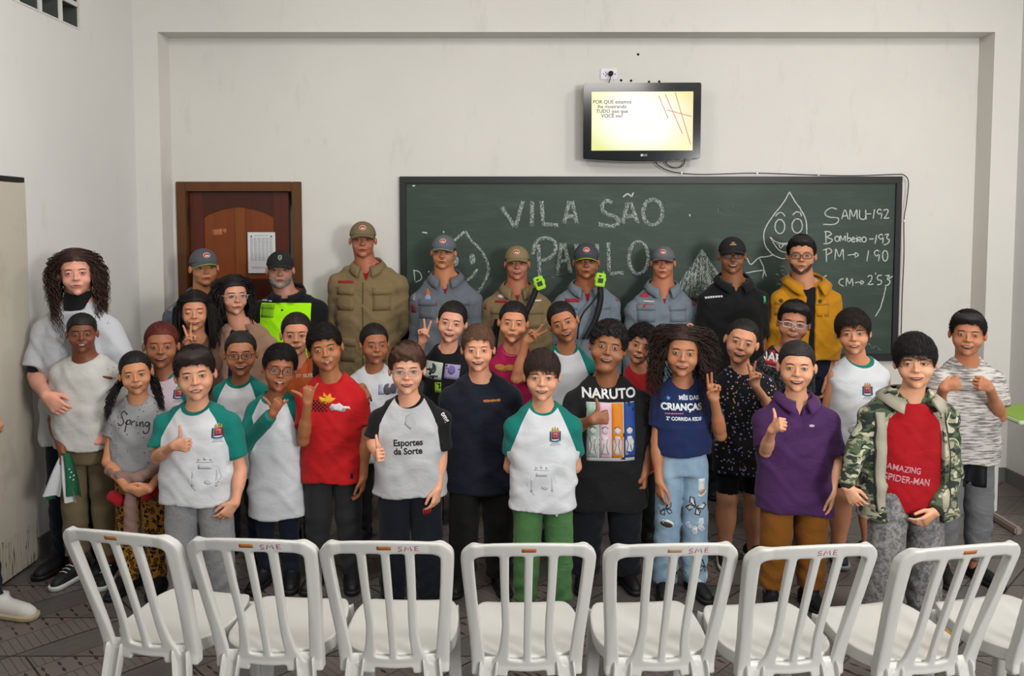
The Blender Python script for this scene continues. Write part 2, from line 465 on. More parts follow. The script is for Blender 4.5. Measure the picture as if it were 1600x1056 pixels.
def hand_caps(Wp, f, n, right, L, pose, r=1.0):
    """capsules of a hand: wrist point, finger direction, palm normal; right = the person's right hand"""
    f = np.array(f, float); f /= np.linalg.norm(f)
    n = np.array(n, float); n -= f * (n @ f); n /= np.linalg.norm(n)
    t = np.cross(f, n) if right else np.cross(n, f)       # towards the thumb
    caps = []; Wp = np.array(Wp, float)
    P = {'open': ([4, 4, 4, 4], [6, 2, -3, -9]), 'relax': ([22, 28, 32, 34], [3, 1, -1, -3]), 'fist': ([78, 80, 82, 84], [0, 0, 0, 0]),
         'v': ([3, 3, 84, 86], [13, -11, -2, -4]), 'shaka': ([80, 82, 82, 6], [0, 0, 0, -24]), 'two': ([4, 5, 84, 86], [3, -1, -2, -4]),
         'thumb': ([82, 84, 86, 86], [0, 0, 0, 0]), 'cup': ([42, 45, 48, 50], [2, 0, 0, -2])}[pose]
    rr = .047 * L * r
    wid = .125 * L
    for i, (ln, back) in enumerate(zip((.40, .45, .42, .33), (.0, .0, .01, .05))):
        k = 1.5 - i
        base = Wp + f * L * (.50 - back) + t * wid * k * .92
        caps.append((Wp + f * L * .08 + t * wid * k * .50, base, rr * 1.35, rr * 1.18, .012 * L / .15))
        sp = rad(P[1][i]); a = P[0][i]; d = f * math.cos(sp) + t * math.sin(sp); p = base; ang = 0
        for j, (seg, cu) in enumerate(zip((.45, .31, .24), (1.0, 1.12, .75))):
            ang += rad(a * cu); dr = d * math.cos(ang) + n * math.sin(ang); q = p + dr * ln * L * seg
            caps.append((p, q, rr * (1 - .08 * j), rr * (.94 - .09 * j), .0015)); p = q
    caps.append((Wp + f * L * .12 + n * rr * .6 + t * wid * .9, Wp + f * L * .34 + n * rr * .5, rr * 1.5, rr * 1.4, .02))
    b = Wp + f * L * .14 + t * wid * 1.35 + n * rr * .7
    if pose in ('thumb',): D = [(t * .82 + f * .55, .20), (t * 1.0 + f * .12, .18), (t * 1 - f * .1, .15)]
    elif pose == 'shaka': D = [(t * .85 + f * .5, .20), (t * .95 + f * .25, .18), (t + f * .1, .15)]
    elif pose in ('v', 'two', 'fist'): D = [(f * .75 + n * .55 + t * .25, .20), (f * .6 - t * .55 + n * .5, .17), (-t * .9 + f * .3 + n * .25, .13)]
    elif pose == 'open': D = [(t * .7 + f * .7, .2), (f * .85 + t * .5, .17), (f + t * .35, .14)]
    else: D = [(f * .8 + t * .45 + n * .35, .2), (f * .95 + n * .3 + t * .1, .17), (f + n * .25, .14)]
    for j, (d, l) in enumerate(D):
        d = d / np.linalg.norm(d); q = b + d * l * L
        caps.append((b, q, rr * (1.45 - .2 * j), rr * (1.22 - .14 * j), .006 if j == 0 else .002)); b = q
    return caps
def strips(P, r, sides=3):
    """P (n,m,3) strand points -> tapered tubes, vectorised"""
    n, m, _ = P.shape
    T = np.gradient(P, axis=1); T /= np.linalg.norm(T, axis=2)[..., None] + 1e-9
    ref = np.array([.31, .17, .93]); A = np.cross(T, ref); A /= np.linalg.norm(A, axis=2)[..., None] + 1e-9
    B = np.cross(T, A); tp = (r * (1 - np.linspace(0, 1, m) ** 2 * .85))[None, :, None, None]
    a = np.linspace(0, 2 * PI, sides, endpoint=False)[None, None, :, None]
    V = (P[:, :, None] + tp * (np.cos(a) * A[:, :, None] + np.sin(a) * B[:, :, None])).reshape(-1, 3)
    base = (np.arange(n)[:, None, None] * m + np.arange(m - 1)[None, :, None]) * sides
    j = np.arange(sides)[None, None, :]; k = (j + 1) % sides
    F = np.stack([base + j, base + k, base + sides + k, base + sides + j], -1).reshape(-1, 4)
    return V, F
HC, HR = np.array([0, .065, .145]), np.array([.345, .40, .36])
def TT(t): return np.array([t * .62, t * .85, t])
HAIR = {  # t shell thickness, hl hairline height, side, back, flow, n strands, len, extra
    'short': dict(t=.035, hl=.27, side=-.02, back=-.28, flow=(.35, -1, .1), n=1700, ln=.26, lift=.025, wob=.004),
    'buzz': dict(t=.014, hl=.27, side=-.02, back=-.28, flow=(0, -1, 0), n=500, ln=.06, lift=.01, wob=.0),
    'fringe': dict(t=.055, hl=.17, side=-.05, back=-.34, flow=(.18, -1, -.2), n=1900, ln=.55, lift=.02, wob=.006),
    'fluffy': dict(t=.085, hl=.22, side=.0, back=-.32, flow=(.3, -.6, .3), n=1300, ln=.22, lift=.07, wob=.03),
    'mop': dict(t=.085, hl=.15, side=-.16, back=-.42, flow=(.15, -1, -.3), n=1500, ln=.55, lift=.03, wob=.012),
    'afro': dict(t=.10, hl=.23, side=-.03, back=-.35, flow=(.3, .2, .5), n=2600, ln=.07, lift=.04, wob=.022),
    'tied': dict(t=.034, hl=.265, side=-.17, back=-.46, flow=(0, 1, -.15), n=1200, ln=.40, lift=.003, wob=.0),
    'long': dict(t=.035, hl=.27, side=-.30, back=-.50, flow=(0, .3, -1), n=300, ln=.3, lift=.0, wob=.0),
    'curly': dict(t=.03, hl=.26, side=-.28, back=-.50, flow=(0, .3, -1), n=400, ln=.3, lift=.0, wob=.0),
    'under': dict(t=.010, hl=.10, side=-.06, back=-.30, flow=(0, 1, -1), n=200, ln=.08, lift=.0, wob=0),
}
def make_hair(sp, par, hc, h, R, mat):
    st = dict(HAIR[sp['hair']]); st.update(sp.get('hairp', {}))
    t = st['t']; hl = st['hl']
    m = h * .62 + .03
    F = Field(hc - m, hc + m, .0055, .0055); ph0 = rng.uniform(0, 6)
    hx = st.get('hx', 0); zr = hl + .13
    def cut(x, y, z):
        q_ = ((abs(x - hx * .0) / .292) ** 3.6 + (abs(z + .13) / (zr * 1.04)) ** 3.6 + 1e-9) ** (1 / 3.6)
        w_ = .012 * np.sin(x * 38 + ph0) + .008 * np.sin(x * 83 + 1.3 * ph0) if st['wob'] > 0 else 0
        return np.maximum((q_ - 1) * .28 + w_, (y + .10) * .8)
    zl = lambda y: np.interp(y.ravel(), [-.3, -.1, .10, .42], [st['side'] + .06, st['side'], st['side'] - .04, st['back']]).reshape(y.shape)
    ph = rng.uniform(0, 6, 6)
    def fn(X, Y, Z):
        X, Y, Z = X - hc[0], Y - hc[1], Z - hc[2]
        x, y, z = [(R[0][i] * X + R[1][i] * Y + R[2][i] * Z) / h for i in range(3)]
        a = ellipsoid(x, y, z, HC, HR + TT(t))
        if st.get('top'): a = smin(a, ellipsoid(x, y, z, (st.get('topx', 0), -.06, .36 + st['top'] * .3), (.29, .34, .10 + st['top'])), .08)
        a = a + st['wob'] * (np.sin(x * 31 + ph[0] + 2 * np.sin(z * 17)) * np.sin(y * 27 + ph[1]) + .6 * np.sin(z * 41 + x * 23 + ph[2]))
        a = -smin(-a, cut(x, y, z), .02)
        return np.maximum(a, zl(y) - z) * h
    F.add(fn, hc - m, hc + m, 0)
    V, Q = F.mesh()
    ho = link('hair', V, Q, mat, par)
    # strands over the shell
    n = st['n']; S = 7
    q = rng.normal(size=(n * 2, 3)); q /= np.linalg.norm(q, axis=1)[:, None]; q = q[q[:, 2] > -.5][:n]; n = len(q)
    fl = np.array(st['flow'], float) + rng.normal(size=(n, 3)) * (.05 if st['wob'] < .002 else .16 if st['wob'] < .02 else .8)
    pts = []; L = st['ln'] * rng.uniform(.6, 1.1, n)
    for i in range(S):
        lift = st['lift'] * (i / (S - 1)) * rng.uniform(.3, 1.2, n)
        pts.append(HC + (HR + TT(t)) * q * 1.0 + q * (.002 + lift[:, None]))
        tan = fl - q * (fl * q).sum(1)[:, None]; tan /= np.linalg.norm(tan, axis=1)[:, None] + 1e-6
        q = q + tan * (L / S)[:, None] * 2.2; q /= np.linalg.norm(q, axis=1)[:, None]
    P = np.stack(pts, 1)
    if st.get('top'): P[..., 2] += np.clip(P[..., 2] - .3, 0, 1)* st['top'] * 1.4
    c0 = cut(P[:, 0, 0], P[:, 0, 1], P[:, 0, 2]); c1 = cut(P[:, -1, 0], P[:, -1, 1], P[:, -1, 2])
    lo = P[:, -1, 2] > zl(P[:, -1, 1]) - .02; lo &= P[:, 0, 2] > zl(P[:, 0, 1]) + .01
    keep = (c0 > .01) & (c1 > -(.07 if sp['hair'] in ('fringe', 'mop', 'fluffy') else .012)) & lo
    P = P[keep] * h @ R.T + hc
    if len(P):
        V, Q = strips(P, .0012 if sp['hair'] not in ('buzz', 'tied') else .0008)
        so = link('hair_strand', V, Q, mat, ho); so['kind'] = 'stuff'
    
    return ho
def locks(par, P0, mat, name, n, rr, spread, curl=0, turns=5, m=26, taper=True):
    """n strands along guide P0 (k,3) spreading over radius 'spread' (per guide point)"""
    G = spline(P0, 6); idx = np.linspace(0, len(G) - 1, m); G = np.stack([np.interp(idx, np.arange(len(G)), G[:, i]) for i in range(3)], 1)
    sp = np.interp(np.linspace(0, 1, m), np.linspace(0, 1, len(spread)), spread)
    a = rng.uniform(0, 2 * PI, n); r = np.sqrt(rng.uniform(0, 1, n))
    off = np.stack([np.cos(a) * r, np.sin(a) * r, rng.uniform(-.3, .3, n)], 1)
    P = G[None] + off[:, None] * sp[None, :, None]
    P[:, :, 2] += (rng.uniform(-1, .4, n)[:, None] * np.linspace(0, 1, m)[None] ** 2 * .05)
    if curl:
        ph = rng.uniform(0, 6.3, n)[:, None] + np.linspace(0, 1, m)[None] * 2 * PI * turns * rng.uniform(.7, 1.3, n)[:, None]
        cw = curl * np.clip(np.linspace(0, 3, m), .25, 1)[None]
        P[..., 0] += np.cos(ph) * cw; P[..., 1] += np.sin(ph) * cw
    V, F = strips(P, rr, 4)
    return link(name, V, F, mat, par)
def mane(par, hc, h, R, mat, n=260, L=1.7, vol=.10, curl=.0, turns=6, r=.0022, t=.05, hl=.27, m=30, front=.3, name='hair_lock', seedz=-.1, gap=.285):
    q = rng.normal(size=(n * 5, 3)); q /= np.linalg.norm(q, axis=1)[:, None]
    P = HC + (HR + TT(t)) * q
    ok = (P[:, 2] > seedz) & ~((P[:, 1] < -.08) & (abs(P[:, 0]) < gap) & (P[:, 2] < hl + .02)); P = P[ok][:n]; n = len(P)
    sx = np.where(abs(P[:, 0]) < .02, rng.choice([-1, 1], n), np.sign(P[:, 0])); LL = L * rng.uniform(.75, 1.05, n); vv = vol * rng.uniform(.2, 1.15, n); fr = rng.uniform(0, 1, n)
    out = [P.copy()]
    for i in range(m - 1):
        k = (i + 1) / m; ds = LL / m
        w_ = np.clip((.42 - P[:, 2]) * 2.2, .12, 1)
        d = np.stack([sx * (1 - w_) * 1.1 + 0 * k, (1 - w_) * .35 - front * .12 * (fr - .35), -w_], 1); d /= np.linalg.norm(d, axis=1)[:, None]
        P = P + d * ds[:, None]
        E = HR + TT(t) + (vv * np.clip(k * 2.6, 0, 1))[:, None] * np.array([1, .9, .35])
        e = (P - HC) / E; up = e[:, 2] > 0; l3 = np.linalg.norm(e, axis=1); l2 = np.linalg.norm(e[:, :2], axis=1)
        P = np.where(up[:, None], HC + (P - HC) / np.maximum(l3, .3)[:, None], P)
        f_ = np.where(~up & (l2 < 1), 1 / np.maximum(l2, .35), 1); P[:, 0] = P[:, 0] * f_; P[:, 1] = HC[1] + (P[:, 1] - HC[1]) * f_
        low = P[:, 2] < -.55; P[:, 0] = np.where(low, P[:, 0] * .992, P[:, 0])
        face_ = (P[:, 1] < -.02) & (abs(P[:, 0]) < gap + .02) & (P[:, 2] < hl + .03)
        P[:, 0] = np.where(face_, sx * (gap + .02), P[:, 0]); out.append(P.copy())
    Q = np.stack(out, 1)
    if curl:
        ph = rng.uniform(0, 6.3, n)[:, None] + np.linspace(0, 1, m)[None] * 2 * PI * turns * rng.uniform(.7, 1.3, n)[:, None]
        cw = curl * np.clip(np.linspace(0, 3, m), .1, 1)[None]
        Q[..., 0] += np.cos(ph) * cw; Q[..., 1] += np.sin(ph) * cw
    Q = Q @ R.T * h + hc
    V, F = strips(Q, r, 4); return link(name, V, F, mat, par)
# ---- face details in head units (x right, z up)
def between(w, z0, top, bot, n=12, x0=0, p=2.0):
    V = []; F = []
    for i in range(n + 1):
        x = -w + 2 * w * i / n; k = 1 - abs(x / w) ** p
        for j in range(4): V.append((x + x0, z0 + top * k + (bot * k - top * k) * j / 3 if True else 0))
    for i in range(n):
        for j in range(3): a = i * 4 + j; F.append((a, a + 1, a + 5, a + 4))
    return V, F
M_SCL = plain('eye_white', 'b9b1ac', .3, spec=.4)
M_PUP = plain('pupil', '0c0a09', .12, spec=.6)
M_TEETH = plain('teeth', 'b9aea2', .35, spec=.3)
M_MOUTH = plain('mouth_inside', '3a1413', .6)
M_TONG = plain('tongue', 'c06a6e', .35)
M_CORNEA = None
def face(sp, par, hc, h, R, tgt, hm):
    r, u = R[:, 0] * h, R[:, 2] * h
    L = lambda name, S, mat, off=.001, thick=.0012, bulge=None, p=par: lay(name, S, mat, p, tgt, hc, r, u, off, thick, bulge, .35)
    tone = srgb(sp['skin']); lipc = sp.get('lip') or ('9c4a44' if sum(tone[:3]) > .75 else ('7e3c34' if sum(tone[:3]) > .4 else '5e2c28'))
    ex, ez = .138, .006; iris = sp.get('iris', '1c0f09'); op = sp.get('open', 1.0)
    gx = sp.get('gaze', 0)
    dk = plain('lash', '140d0b', .8)
    for sgn in (-1, 1):
        x = sgn * ex
        if sp.get('eyes') == 'shut':
            L('eyelash', sh_line([(x - .055 * sgn * k, ez - .012 + .016 * k * k) for k in np.linspace(-1, 1, 9)], .011, True), dk, .0008)
        else:
            t_, b_ = .0185 * op, -.0130 * op
            e = L('eye', between(.063, ez, t_, b_, 10, x, 2.2), M_SCL, .0002, .001, lambda a, b: .0020 * max(0, 1 - ((a - x) / .058) ** 2) * h / .2)
            if e is None: continue
            im = plain('iris', iris, .15, spec=.6)
            ci = sh_star([(x + gx + .0255 * math.cos(q), min(max(ez + .003 + .0255 * math.sin(q), ez + b_ * .95), ez + t_ * .97)) for q in np.linspace(0, 2 * PI, 16, endpoint=False)], 2)
            bl = lambda a, b: .0024 * h / .2
            L('iris', ci, im, .0004, .0008, bl, e)
            L('pupil', sh_ell(.0150, .0150, x + gx, ez + .003, 10, 1), M_PUP, .0008, .0008, bl, e)
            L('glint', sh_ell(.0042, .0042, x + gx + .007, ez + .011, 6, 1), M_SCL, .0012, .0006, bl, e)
            L('eyelash', sh_line([(x + .067 * k, ez + (t_ + .004) * (1 - abs(k) ** 2.2)) for k in np.linspace(-1, 1, 11)], .016, True), dk, .0016, .0015)
        bz = .077 + sp.get('browz', 0); bt = sp.get('brow', .024)
        L('eyebrow', sh_line([(sgn * (.058 + .150 * k), bz + .026 * math.sin(k * 2.3 + .25) - .014 * k) for k in np.linspace(0, 1, 9)], bt, True), hm if sp.get('browc') is None else plain('brow', sp['browc'], .8), .0006, .0012)
    for sgn in (-1, 1): L('nostril', sh_ell(.0125, .007, sgn * .023, -.160, 8, 1, sgn * .3), M_MOUTH, .0004, .0006)
    mt = sp.get('mouth', 'smile'); mz = -.256; lm = plain('lips', lipc, .42)
    x0 = sp.get('mx', 0)
    if mt in ('smile', 'grin', 'teeth'):
        w, b = {'smile': (.112, .044), 'grin': (.122, .062), 'teeth': (.098, .036)}[mt]
        tp = {'smile': -.016, 'grin': -.018, 'teeth': .002}[mt]
        z0 = mz + {'smile': .014, 'grin': .022, 'teeth': 0}[mt]
        lp = L('lips', between(w + .012, z0 + .002, tp + .022, -b - .024, 14, x0), lm, .0006, .0015)
        L('mouth', between(w, z0 - .001, tp, -b, 12, x0), M_MOUTH, .0016, .001, None, lp)
        L('teeth', between(w * .76, z0 - .007, tp + .003, -b * (.60 if mt != 'teeth' else .72), 12, x0, 2.6), M_TEETH, .0024, .001, None, lp)
        cm = plain('crease_shade', tuple(v * .84 for v in (int(sp['skin'][i:i + 2], 16) / 255 for i in (0, 2, 4))), .6)  # darker skin tone paints the shade along the smile folds
        for sgn in (-1, 1): L('smile_fold_shade', sh_line([(x0 + sgn * (.075 + .085 * math.sin(q * 1.9)), -.135 - .120 * q) for q in np.linspace(0, 1, 8)], .008, True), cm, .0002, .0008)
    elif mt == 'closed' or mt == 'soft':
        k = .012 if mt == 'soft' else 0
        lp = L('lips', between(.088, mz + k, .017 - k * .6, -.026 - k * .6, 12, x0, 1.7), lm, .0006, .0015)
        L('mouth', sh_line([(x0 + .084 * q, mz + k + (-.010 if k else .002) * (1 - q * q) - .003) for q in np.linspace(-1, 1, 11)], .007, True), M_MOUTH, .0026, .001, None, lp)
    elif mt in ('tongue', 'tongue2'):
        lp = L('lips', between(.100, mz + .018, .014, -.105, 14, x0, 2.4), lm, .0006, .0015)
        L('mouth', between(.086, mz + .014, .004, -.088, 12, x0, 2.4), M_MOUTH, .0016, .001, None, lp)
        L('teeth', between(.070, mz + .012, .004, -.018, 10, x0, 3), M_TEETH, .0022, .001, None, lp)
        L('tongue', sh_ell(.056, .046, x0, mz - .055, 14, 3), M_TONG, .003, .003, lambda a, b: .004 * max(0, 1 - ((a - x0) / .06) ** 2), lp)
    elif mt == 'tongueout':
        lp = L('lips', between(.090, mz + .012, .012, -.045, 14, x0, 2.2), lm, .0006, .0015)
        L('mouth', between(.078, mz + .010, .004, -.034, 12, x0, 2.2), M_MOUTH, .0016, .001, None, lp)
        L('teeth', between(.066, mz + .008, .004, -.014, 10, x0, 3), M_TEETH, .0022, .001, None, lp)
        L('tongue', sh_ell(.046, .048, x0 + .005, mz - .050, 14, 3), M_TONG, .004, .004, lambda a, b: .005 * max(0, 1 - ((a - x0) / .06) ** 2), lp)
    if sp.get('stache'):
        L('moustache', between(.085, -.196, .014, -.012, 12, 0, 1.4), hairmat(sp['stache']), .0012, .002)
def glasses(sp, par, hc, h, R):
    g = sp['glasses']; mt = plain('glasses_frame', g['col'], .3, spec=.5, **({'metal': .6} if g.get('metal') else {}))
    T = lambda P: np.array(P) @ R.T * h + hc
    a, b = g.get('w', .112), g.get('h', .072); e = g.get('e', 3.0); y0 = -.425; z0 = g.get('z', -.008)
    mb = MB(); go = None; lenses = []
    for s in (-1, 1):
        P = []
        for q in np.linspace(0, 2 * PI, 28, endpoint=False):
            c, sn = math.cos(q), math.sin(q)
            x = a * math.copysign(abs(c) ** (2 / e), c); z = b * math.copysign(abs(sn) ** (2 / e), sn)
            P.append((s * .136 + x, y0 + .25 * (abs(s * .136 + x) ** 2) * 1.4, z0 + z))
        mb.tube(T(P), g.get('r', .0085) * h, 6, True); lenses.append(P)
        mb.tube(T([(s * (.136 + a), y0 + .085, z0 + .03), (s * .335, y0 + .16, z0 + .03), (s * .362, .02, z0 + .03)]), .007 * h, 6)
    mb.tube(T([(-.03, y0, z0 + .02), (0, y0 - .012, z0 + .03), (.03, y0, z0 + .02)]), .008 * h, 6)
    go = mb.build('glasses', mt, par, True)
    for P in lenses:
        Q = T(P); V = [Q.mean(0)] + list(Q)
        link('lens', V, [(0, 1 + (i + 1) % len(Q), 1 + i) for i in range(len(Q))], M_LENS, go)
def baseball(sp, par, hc, h, R):
    k = sp['cap']; mt = plain('cap_cloth', k['col'], .85)
    m = h * .75
    F = Field(hc - m, hc + m, .006, .006)
    def fn(X, Y, Z):
        X, Y, Z = X - hc[0], Y - hc[1], Z - hc[2]
        x, y, z = [(R[0][i] * X + R[1][i] * Y + R[2][i] * Z) / h for i in range(3)]
        o = ellipsoid(x, y, z, (0, .05, .13), (.375, .435, .40)); i_ = ellipsoid(x, y, z, (0, .05, .13), (.35, .41, .375))
        return np.maximum(o, (.125 - .09 * (y + .1)) - z) * h
    F.add(fn, hc - m, hc + m, 0); V, Q = F.mesh()
    co = link('cap', V, Q, mt, par)
    V = []; n, q = 20, 8
    for top in (1, 0):
        for i in range(n + 1):
            a = -1 + 2 * i / n
            for j in range(q + 1):
                b = j / q
                x = (.345 + .0 * b) * math.sin(a * 1.22); yb = .02 - .40 * math.cos(a * 1.22)
                y = yb - .30 * b * math.sqrt(max(0, 1 - a * a * .98))
                z = .165 - .055 * b - .10 * (x / .345) ** 2 * (.5 + .7 * b) + .014 * top
                V.append(np.array((x, y, z)) @ R.T * h + hc)
    N = (n + 1) * (q + 1); F = []
    for i in range(n):
        for j in range(q):
            a = i * (q + 1) + j; F.append((a, a + 1, a + q + 2, a + q + 1)); F.append((a + N, a + N + q + 1, a + N + q + 2, a + N + 1))
    for i in range(n): a = i * (q + 1) + q; F.append((a, a + N, a + N + q + 1, a + q + 1))
    br = link('cap_brim', V, F, mt, co)
    if k.get('trim'):
        P = [(V[i * (q + 1) + q] + V[N + i * (q + 1) + q]) / 2 for i in range(n + 1)]
        vv, ff = tube(P, .0024, 6); link('brim_piping', vv, ff, plain('piping', k['trim'], .6), co)
    dm = co.data; vs = np.array([v.co[:] for v in dm.vertices]); fs = [list(p.vertices) for p in dm.polygons]
    tg = Target(vs, np.array(fs))
    r, u = R[:, 0] * h, R[:, 2] * h
    lz = .345; lx = k.get('lx', 0)
    if k['logo'] == 'fire':
        b1 = lay('badge', sh_ell(.092, .070, lx, lz, 20), plain('badge_white', 'e6dfd8', .7), co, tg, hc, r, u, .001, .002)
        lay('badge_ring', sh_ell(.080, .059, lx, lz, 20), plain('badge_red', 'b0221f', .7), b1, tg, hc, r, u, .0022, .001)
        lay('badge_band', sh_rect(.11, .022, 4, 1, lx, lz - .022), plain('badge_white', 'e6dfd8', .7), b1, tg, hc, r, u, .003, .001)
        for dx in (-.028, 0, .028): lay('badge_emblem', sh_star([(lx + dx - .011, lz), (lx + dx + .011, lz), (lx + dx, lz + .034)], 1), plain('badge_cream', 'e8a59a', .7), b1, tg, hc, r, u, .003, .001)
    elif k['logo'] == 'shield':
        S = [(-.055, .06), (0, .075), (.055, .06), (.05, -.02), (0, -.075), (-.05, -.02)]
        b1 = lay('badge', sh_star([(lx + a, lz + b) for a, b in S], 3), plain('badge_grey', '9a9a92', .5), co, tg, hc, r, u, .001, .002)
        lay('badge_band', sh_rect(.08, .018, 4, 1, lx, lz + .042), plain('badge_dark', '2b2b28', .6), b1, tg, hc, r, u, .003, .001)
        lay('badge_emblem', sh_ell(.024, .026, lx, lz - .005, 12, 2), plain('badge_dark', '2b2b28', .6), b1, tg, hc, r, u, .003, .001)
    elif k['logo'] == 'gold':
        lay('badge', sh_join(sh_rect(.17, .028, 8, 1, 0, lz - .03), sh_rect(.10, .02, 6, 1, 0, lz + .012), sh_rect(.05, .014, 3, 1, 0, lz + .035)), plain('badge_gold', 'a8905a', .6), co, tg, hc, r, u, .001, .0015)
    return co
def wrinkle(X, Y, Z, ph, amp):
    w_ = np.sin(X * 34 + Z * 22 + ph[0] + 1.5 * np.sin(Z * 13 + ph[1])) * .5 + np.sin(Z * 52 - abs(X) * 30 + ph[2] + np.sin(X * 26 + ph[3])) * .35 + np.sin(X * 70 + Y * 40 + ph[4] + 2 * np.sin(Z * 19)) * .25
    f_ = np.clip(np.sin(Z * 38 + X * 14 + 2.2 * np.sin(X * 17 + ph[1]) + ph[2]) - .25, 0, 1) ** 1.5 + .8 * np.clip(np.sin(Z * 24 - X * 30 + 2 * np.sin(Z * 15 + ph[0]) + ph[3]) - .35, 0, 1) ** 1.5
    return w_ * amp * .55 - f_ * amp * 1.0

M_LENS = None
def _lens():
    t = NT('lens_glass'); n = t.n; tr = t.node('ShaderNodeBsdfTransparent'); gl = t.node('ShaderNodeBsdfGlossy')
    gl.inputs['Roughness'].default_value = .05; mx = t.node('ShaderNodeMixShader'); mx.inputs[0].default_value = .07
    t.l.new(tr.outputs[0], mx.inputs[1]); t.l.new(gl.outputs[0], mx.inputs[2]); t.l.new(mx.outputs[0], n['Material Output'].inputs[0]); return t.m
M_LENS = _lens()
def person(name, sp):
    s = sp['s']; d = FPX / s; kid = sp.get('kid', True); fat = sp.get('fat', 1.0)
    cx, top, chin = sp['head']; txc = sp.get('cx', cx)
    b0 = W(txc, 500, d); base = np.array((b0.x, d, 0.0))
    par = empty(name, base, sp['label'], 'person', sp.get('group'))
    pt = lambda px, py, dy=0.0: np.array(W(px, py, d + dy)) - base
    zt, zc = pt(cx, top)[2], pt(cx, chin)[2]; Ht = zt
    th = {'none': .0, 'buzz': .03}.get(sp.get('hair'), .06) if sp.get('cap') is None else .04
    th = sp.get('th', th)
    full = zt - zc; h = full / (1 + th) * sp.get('hs', 1)
    R = rot3(sp.get('yaw', 0) + math.degrees(math.atan2(-b0.x, d)) * .92, sp.get('roll', 0), sp.get('nod', 0))
    hy = sp.get('hy', -.012)
    hc = np.array((pt(cx, (top + chin) / 2, hy)[0], hy, zc + h * .5))
    shp = sp['sh']; xl, xr = pt(shp[0], shp[2])[0], pt(shp[1], shp[2])[0]; zs = pt(cx, shp[2])[2]
    hw = (xr - xl) / 2; mx = (xl + xr) / 2
    H0 = .205 * 6.3 if kid else 1.72                       # reference stature for limb sizes
    H0 = sp.get('H', Ht if kid else max(Ht, 1.6))
    ru = .0270 * H0 * fat; re = .0210 * H0 * (fat ** .8); rw = .0155 * H0 * (fat ** .6)
    if kid: ru *= .98
    hl = sp.get('hand', .104 * H0)
    fem = sp.get('fem', False)
    rn = sp.get('neck', .036 * H0 * (1.05 if not kid else .98) * fat ** .4) * (.9 if fem else 1)
    tb = sp.get('tb', .062 * H0 * fat)                    # torso half depth
    aS = {}
    ty = sp.get('ty', .02)
    zn0 = max(zs + .030 * H0, zc - .045 * h + sp.get('nz', 0)); zs0 = zs
    legsep = .052 * H0 * fat ** .5; zcr = sp.get('zcr', .455 * H0); thigh = .050 * H0 * fat; calf = .033 * H0 * fat ** .7
    bt = sp.get('bottom') or {}
    ha = min(hw * .76, .128 * H0 * fat) * bt.get('hip', 1); wide = bt.get('wide', 1.0); kz = .27 * H0; LG = {}
    t1, t2, t3 = ha * .52 * min(wide, 1.05), ha * .455 * min(wide, 1.1), (ha * .385) * wide * bt.get('flare', 1)
    if bt.get('cut', 0) > .2: t2, t3 = ha * .43, ha * .36
    for sg, side in ((-1, 'L'), (1, 'R')):
        fx, fy = sp.get('foot' + side, (0, 0))
        LG[side] = (np.array((mx + sg * ha * .50, ty, zcr + .03)), np.array((mx + sg * ha * .56 + fx * .5, ty - .005 + fy * .5, kz)), np.array((mx + sg * ha * .62 + fx, ty + .012 + fy, .055)))
    # ---- arms
    arms = {}
    for side, sg in (('L', -1), ('R', 1)):
        S = np.array(((xl + ru * 1.38) if sg < 0 else (xr - ru * 1.38), ty, zs - ru * 1.0))
        a = sp.get(side, 'down')
        if a == 'down':
            E = S + np.array((sg * .022 * H0 / 1.3, .02, -.175 * H0)); Wr = E + np.array((-sg * .0, -.035, -.135 * H0)); A = dict(pose='relax', f=(-sg * .10, -.15, -1), n=(-sg * .9, .35, 0))
        elif a == 'back':
            E = S + np.array((sg * .028, .05, -.165 * H0)); Wr = E + np.array((-sg * .13, .07, -.08 * H0)); A = dict(pose='relax', f=(-sg * 1, .1, -.4), n=(0, 1, 0))
        else:
            A = a; E = pt(*a['e']); Wr = pt(*a['w'])
            if a.get('S'): S = pt(*a['S'])
        arms[side] = (S, E, Wr, A)
    # ---- body
    zones = [((hc[0] - .42 * h, hc[1] - .5 * h, hc[2] - .58 * h), (hc[0] + .42 * h, hc[1] + .52 * h, hc[2] + .54 * h))]
    hands = {}; vis_h = []
    for side in 'LR':
        S, E, Wr, A = arms[side]
        cp = hand_caps(Wr, A.get('f', (0, 0, -1)), A.get('n', (0, -1, 0)), side == 'L', hl, A.get('pose', 'relax'), 1.05 * fat ** .5)
        hands[side] = cp
        if sp.get(side, 'down') != 'back':
            P = np.array([q for c in cp for q in c[:2]]); zones.append((tuple(P.min(0) - .012), tuple(P.max(0) + .012)))
    allp = np.array([hc] + [q for sd in 'LR' for q in arms[sd][:3]] + [q for sd in 'LR' for c in hands[sd] for q in c[:2]])
    lo = np.minimum(allp.min(0) - .11, (xl - .06, -.20, -.02)); hi = np.maximum(allp.max(0) + .11, (xr + .06, .24, zt + .03))
    lo[2] = -.02; lo[0] = min(lo[0], hc[0] - .17); hi[0] = max(hi[0], hc[0] + .17); lo[1] = min(lo[1], -.2); hi[1] = max(hi[1], .22)
    fine = sp.get('fine', .0036 if sp.get('front', kid) else .0042)
    B = Field(lo, hi, sp.get('coarse', .014), fine, zones)
    hm_ = .62 * h
    def hf(X, Y, Z):
        X, Y, Z = X - hc[0], Y - hc[1], Z - hc[2]
        x, y, z = [(R[0][i] * X + R[1][i] * Y + R[2][i] * Z) / h for i in range(3)]
        return head_sdf(x, y, z, sp) * h
    zsB = np.array([zcr + .025, zcr + .10 * H0, zs - .13 * H0, zs - .03 * H0, zs + .35 * (zn0 - zs)])
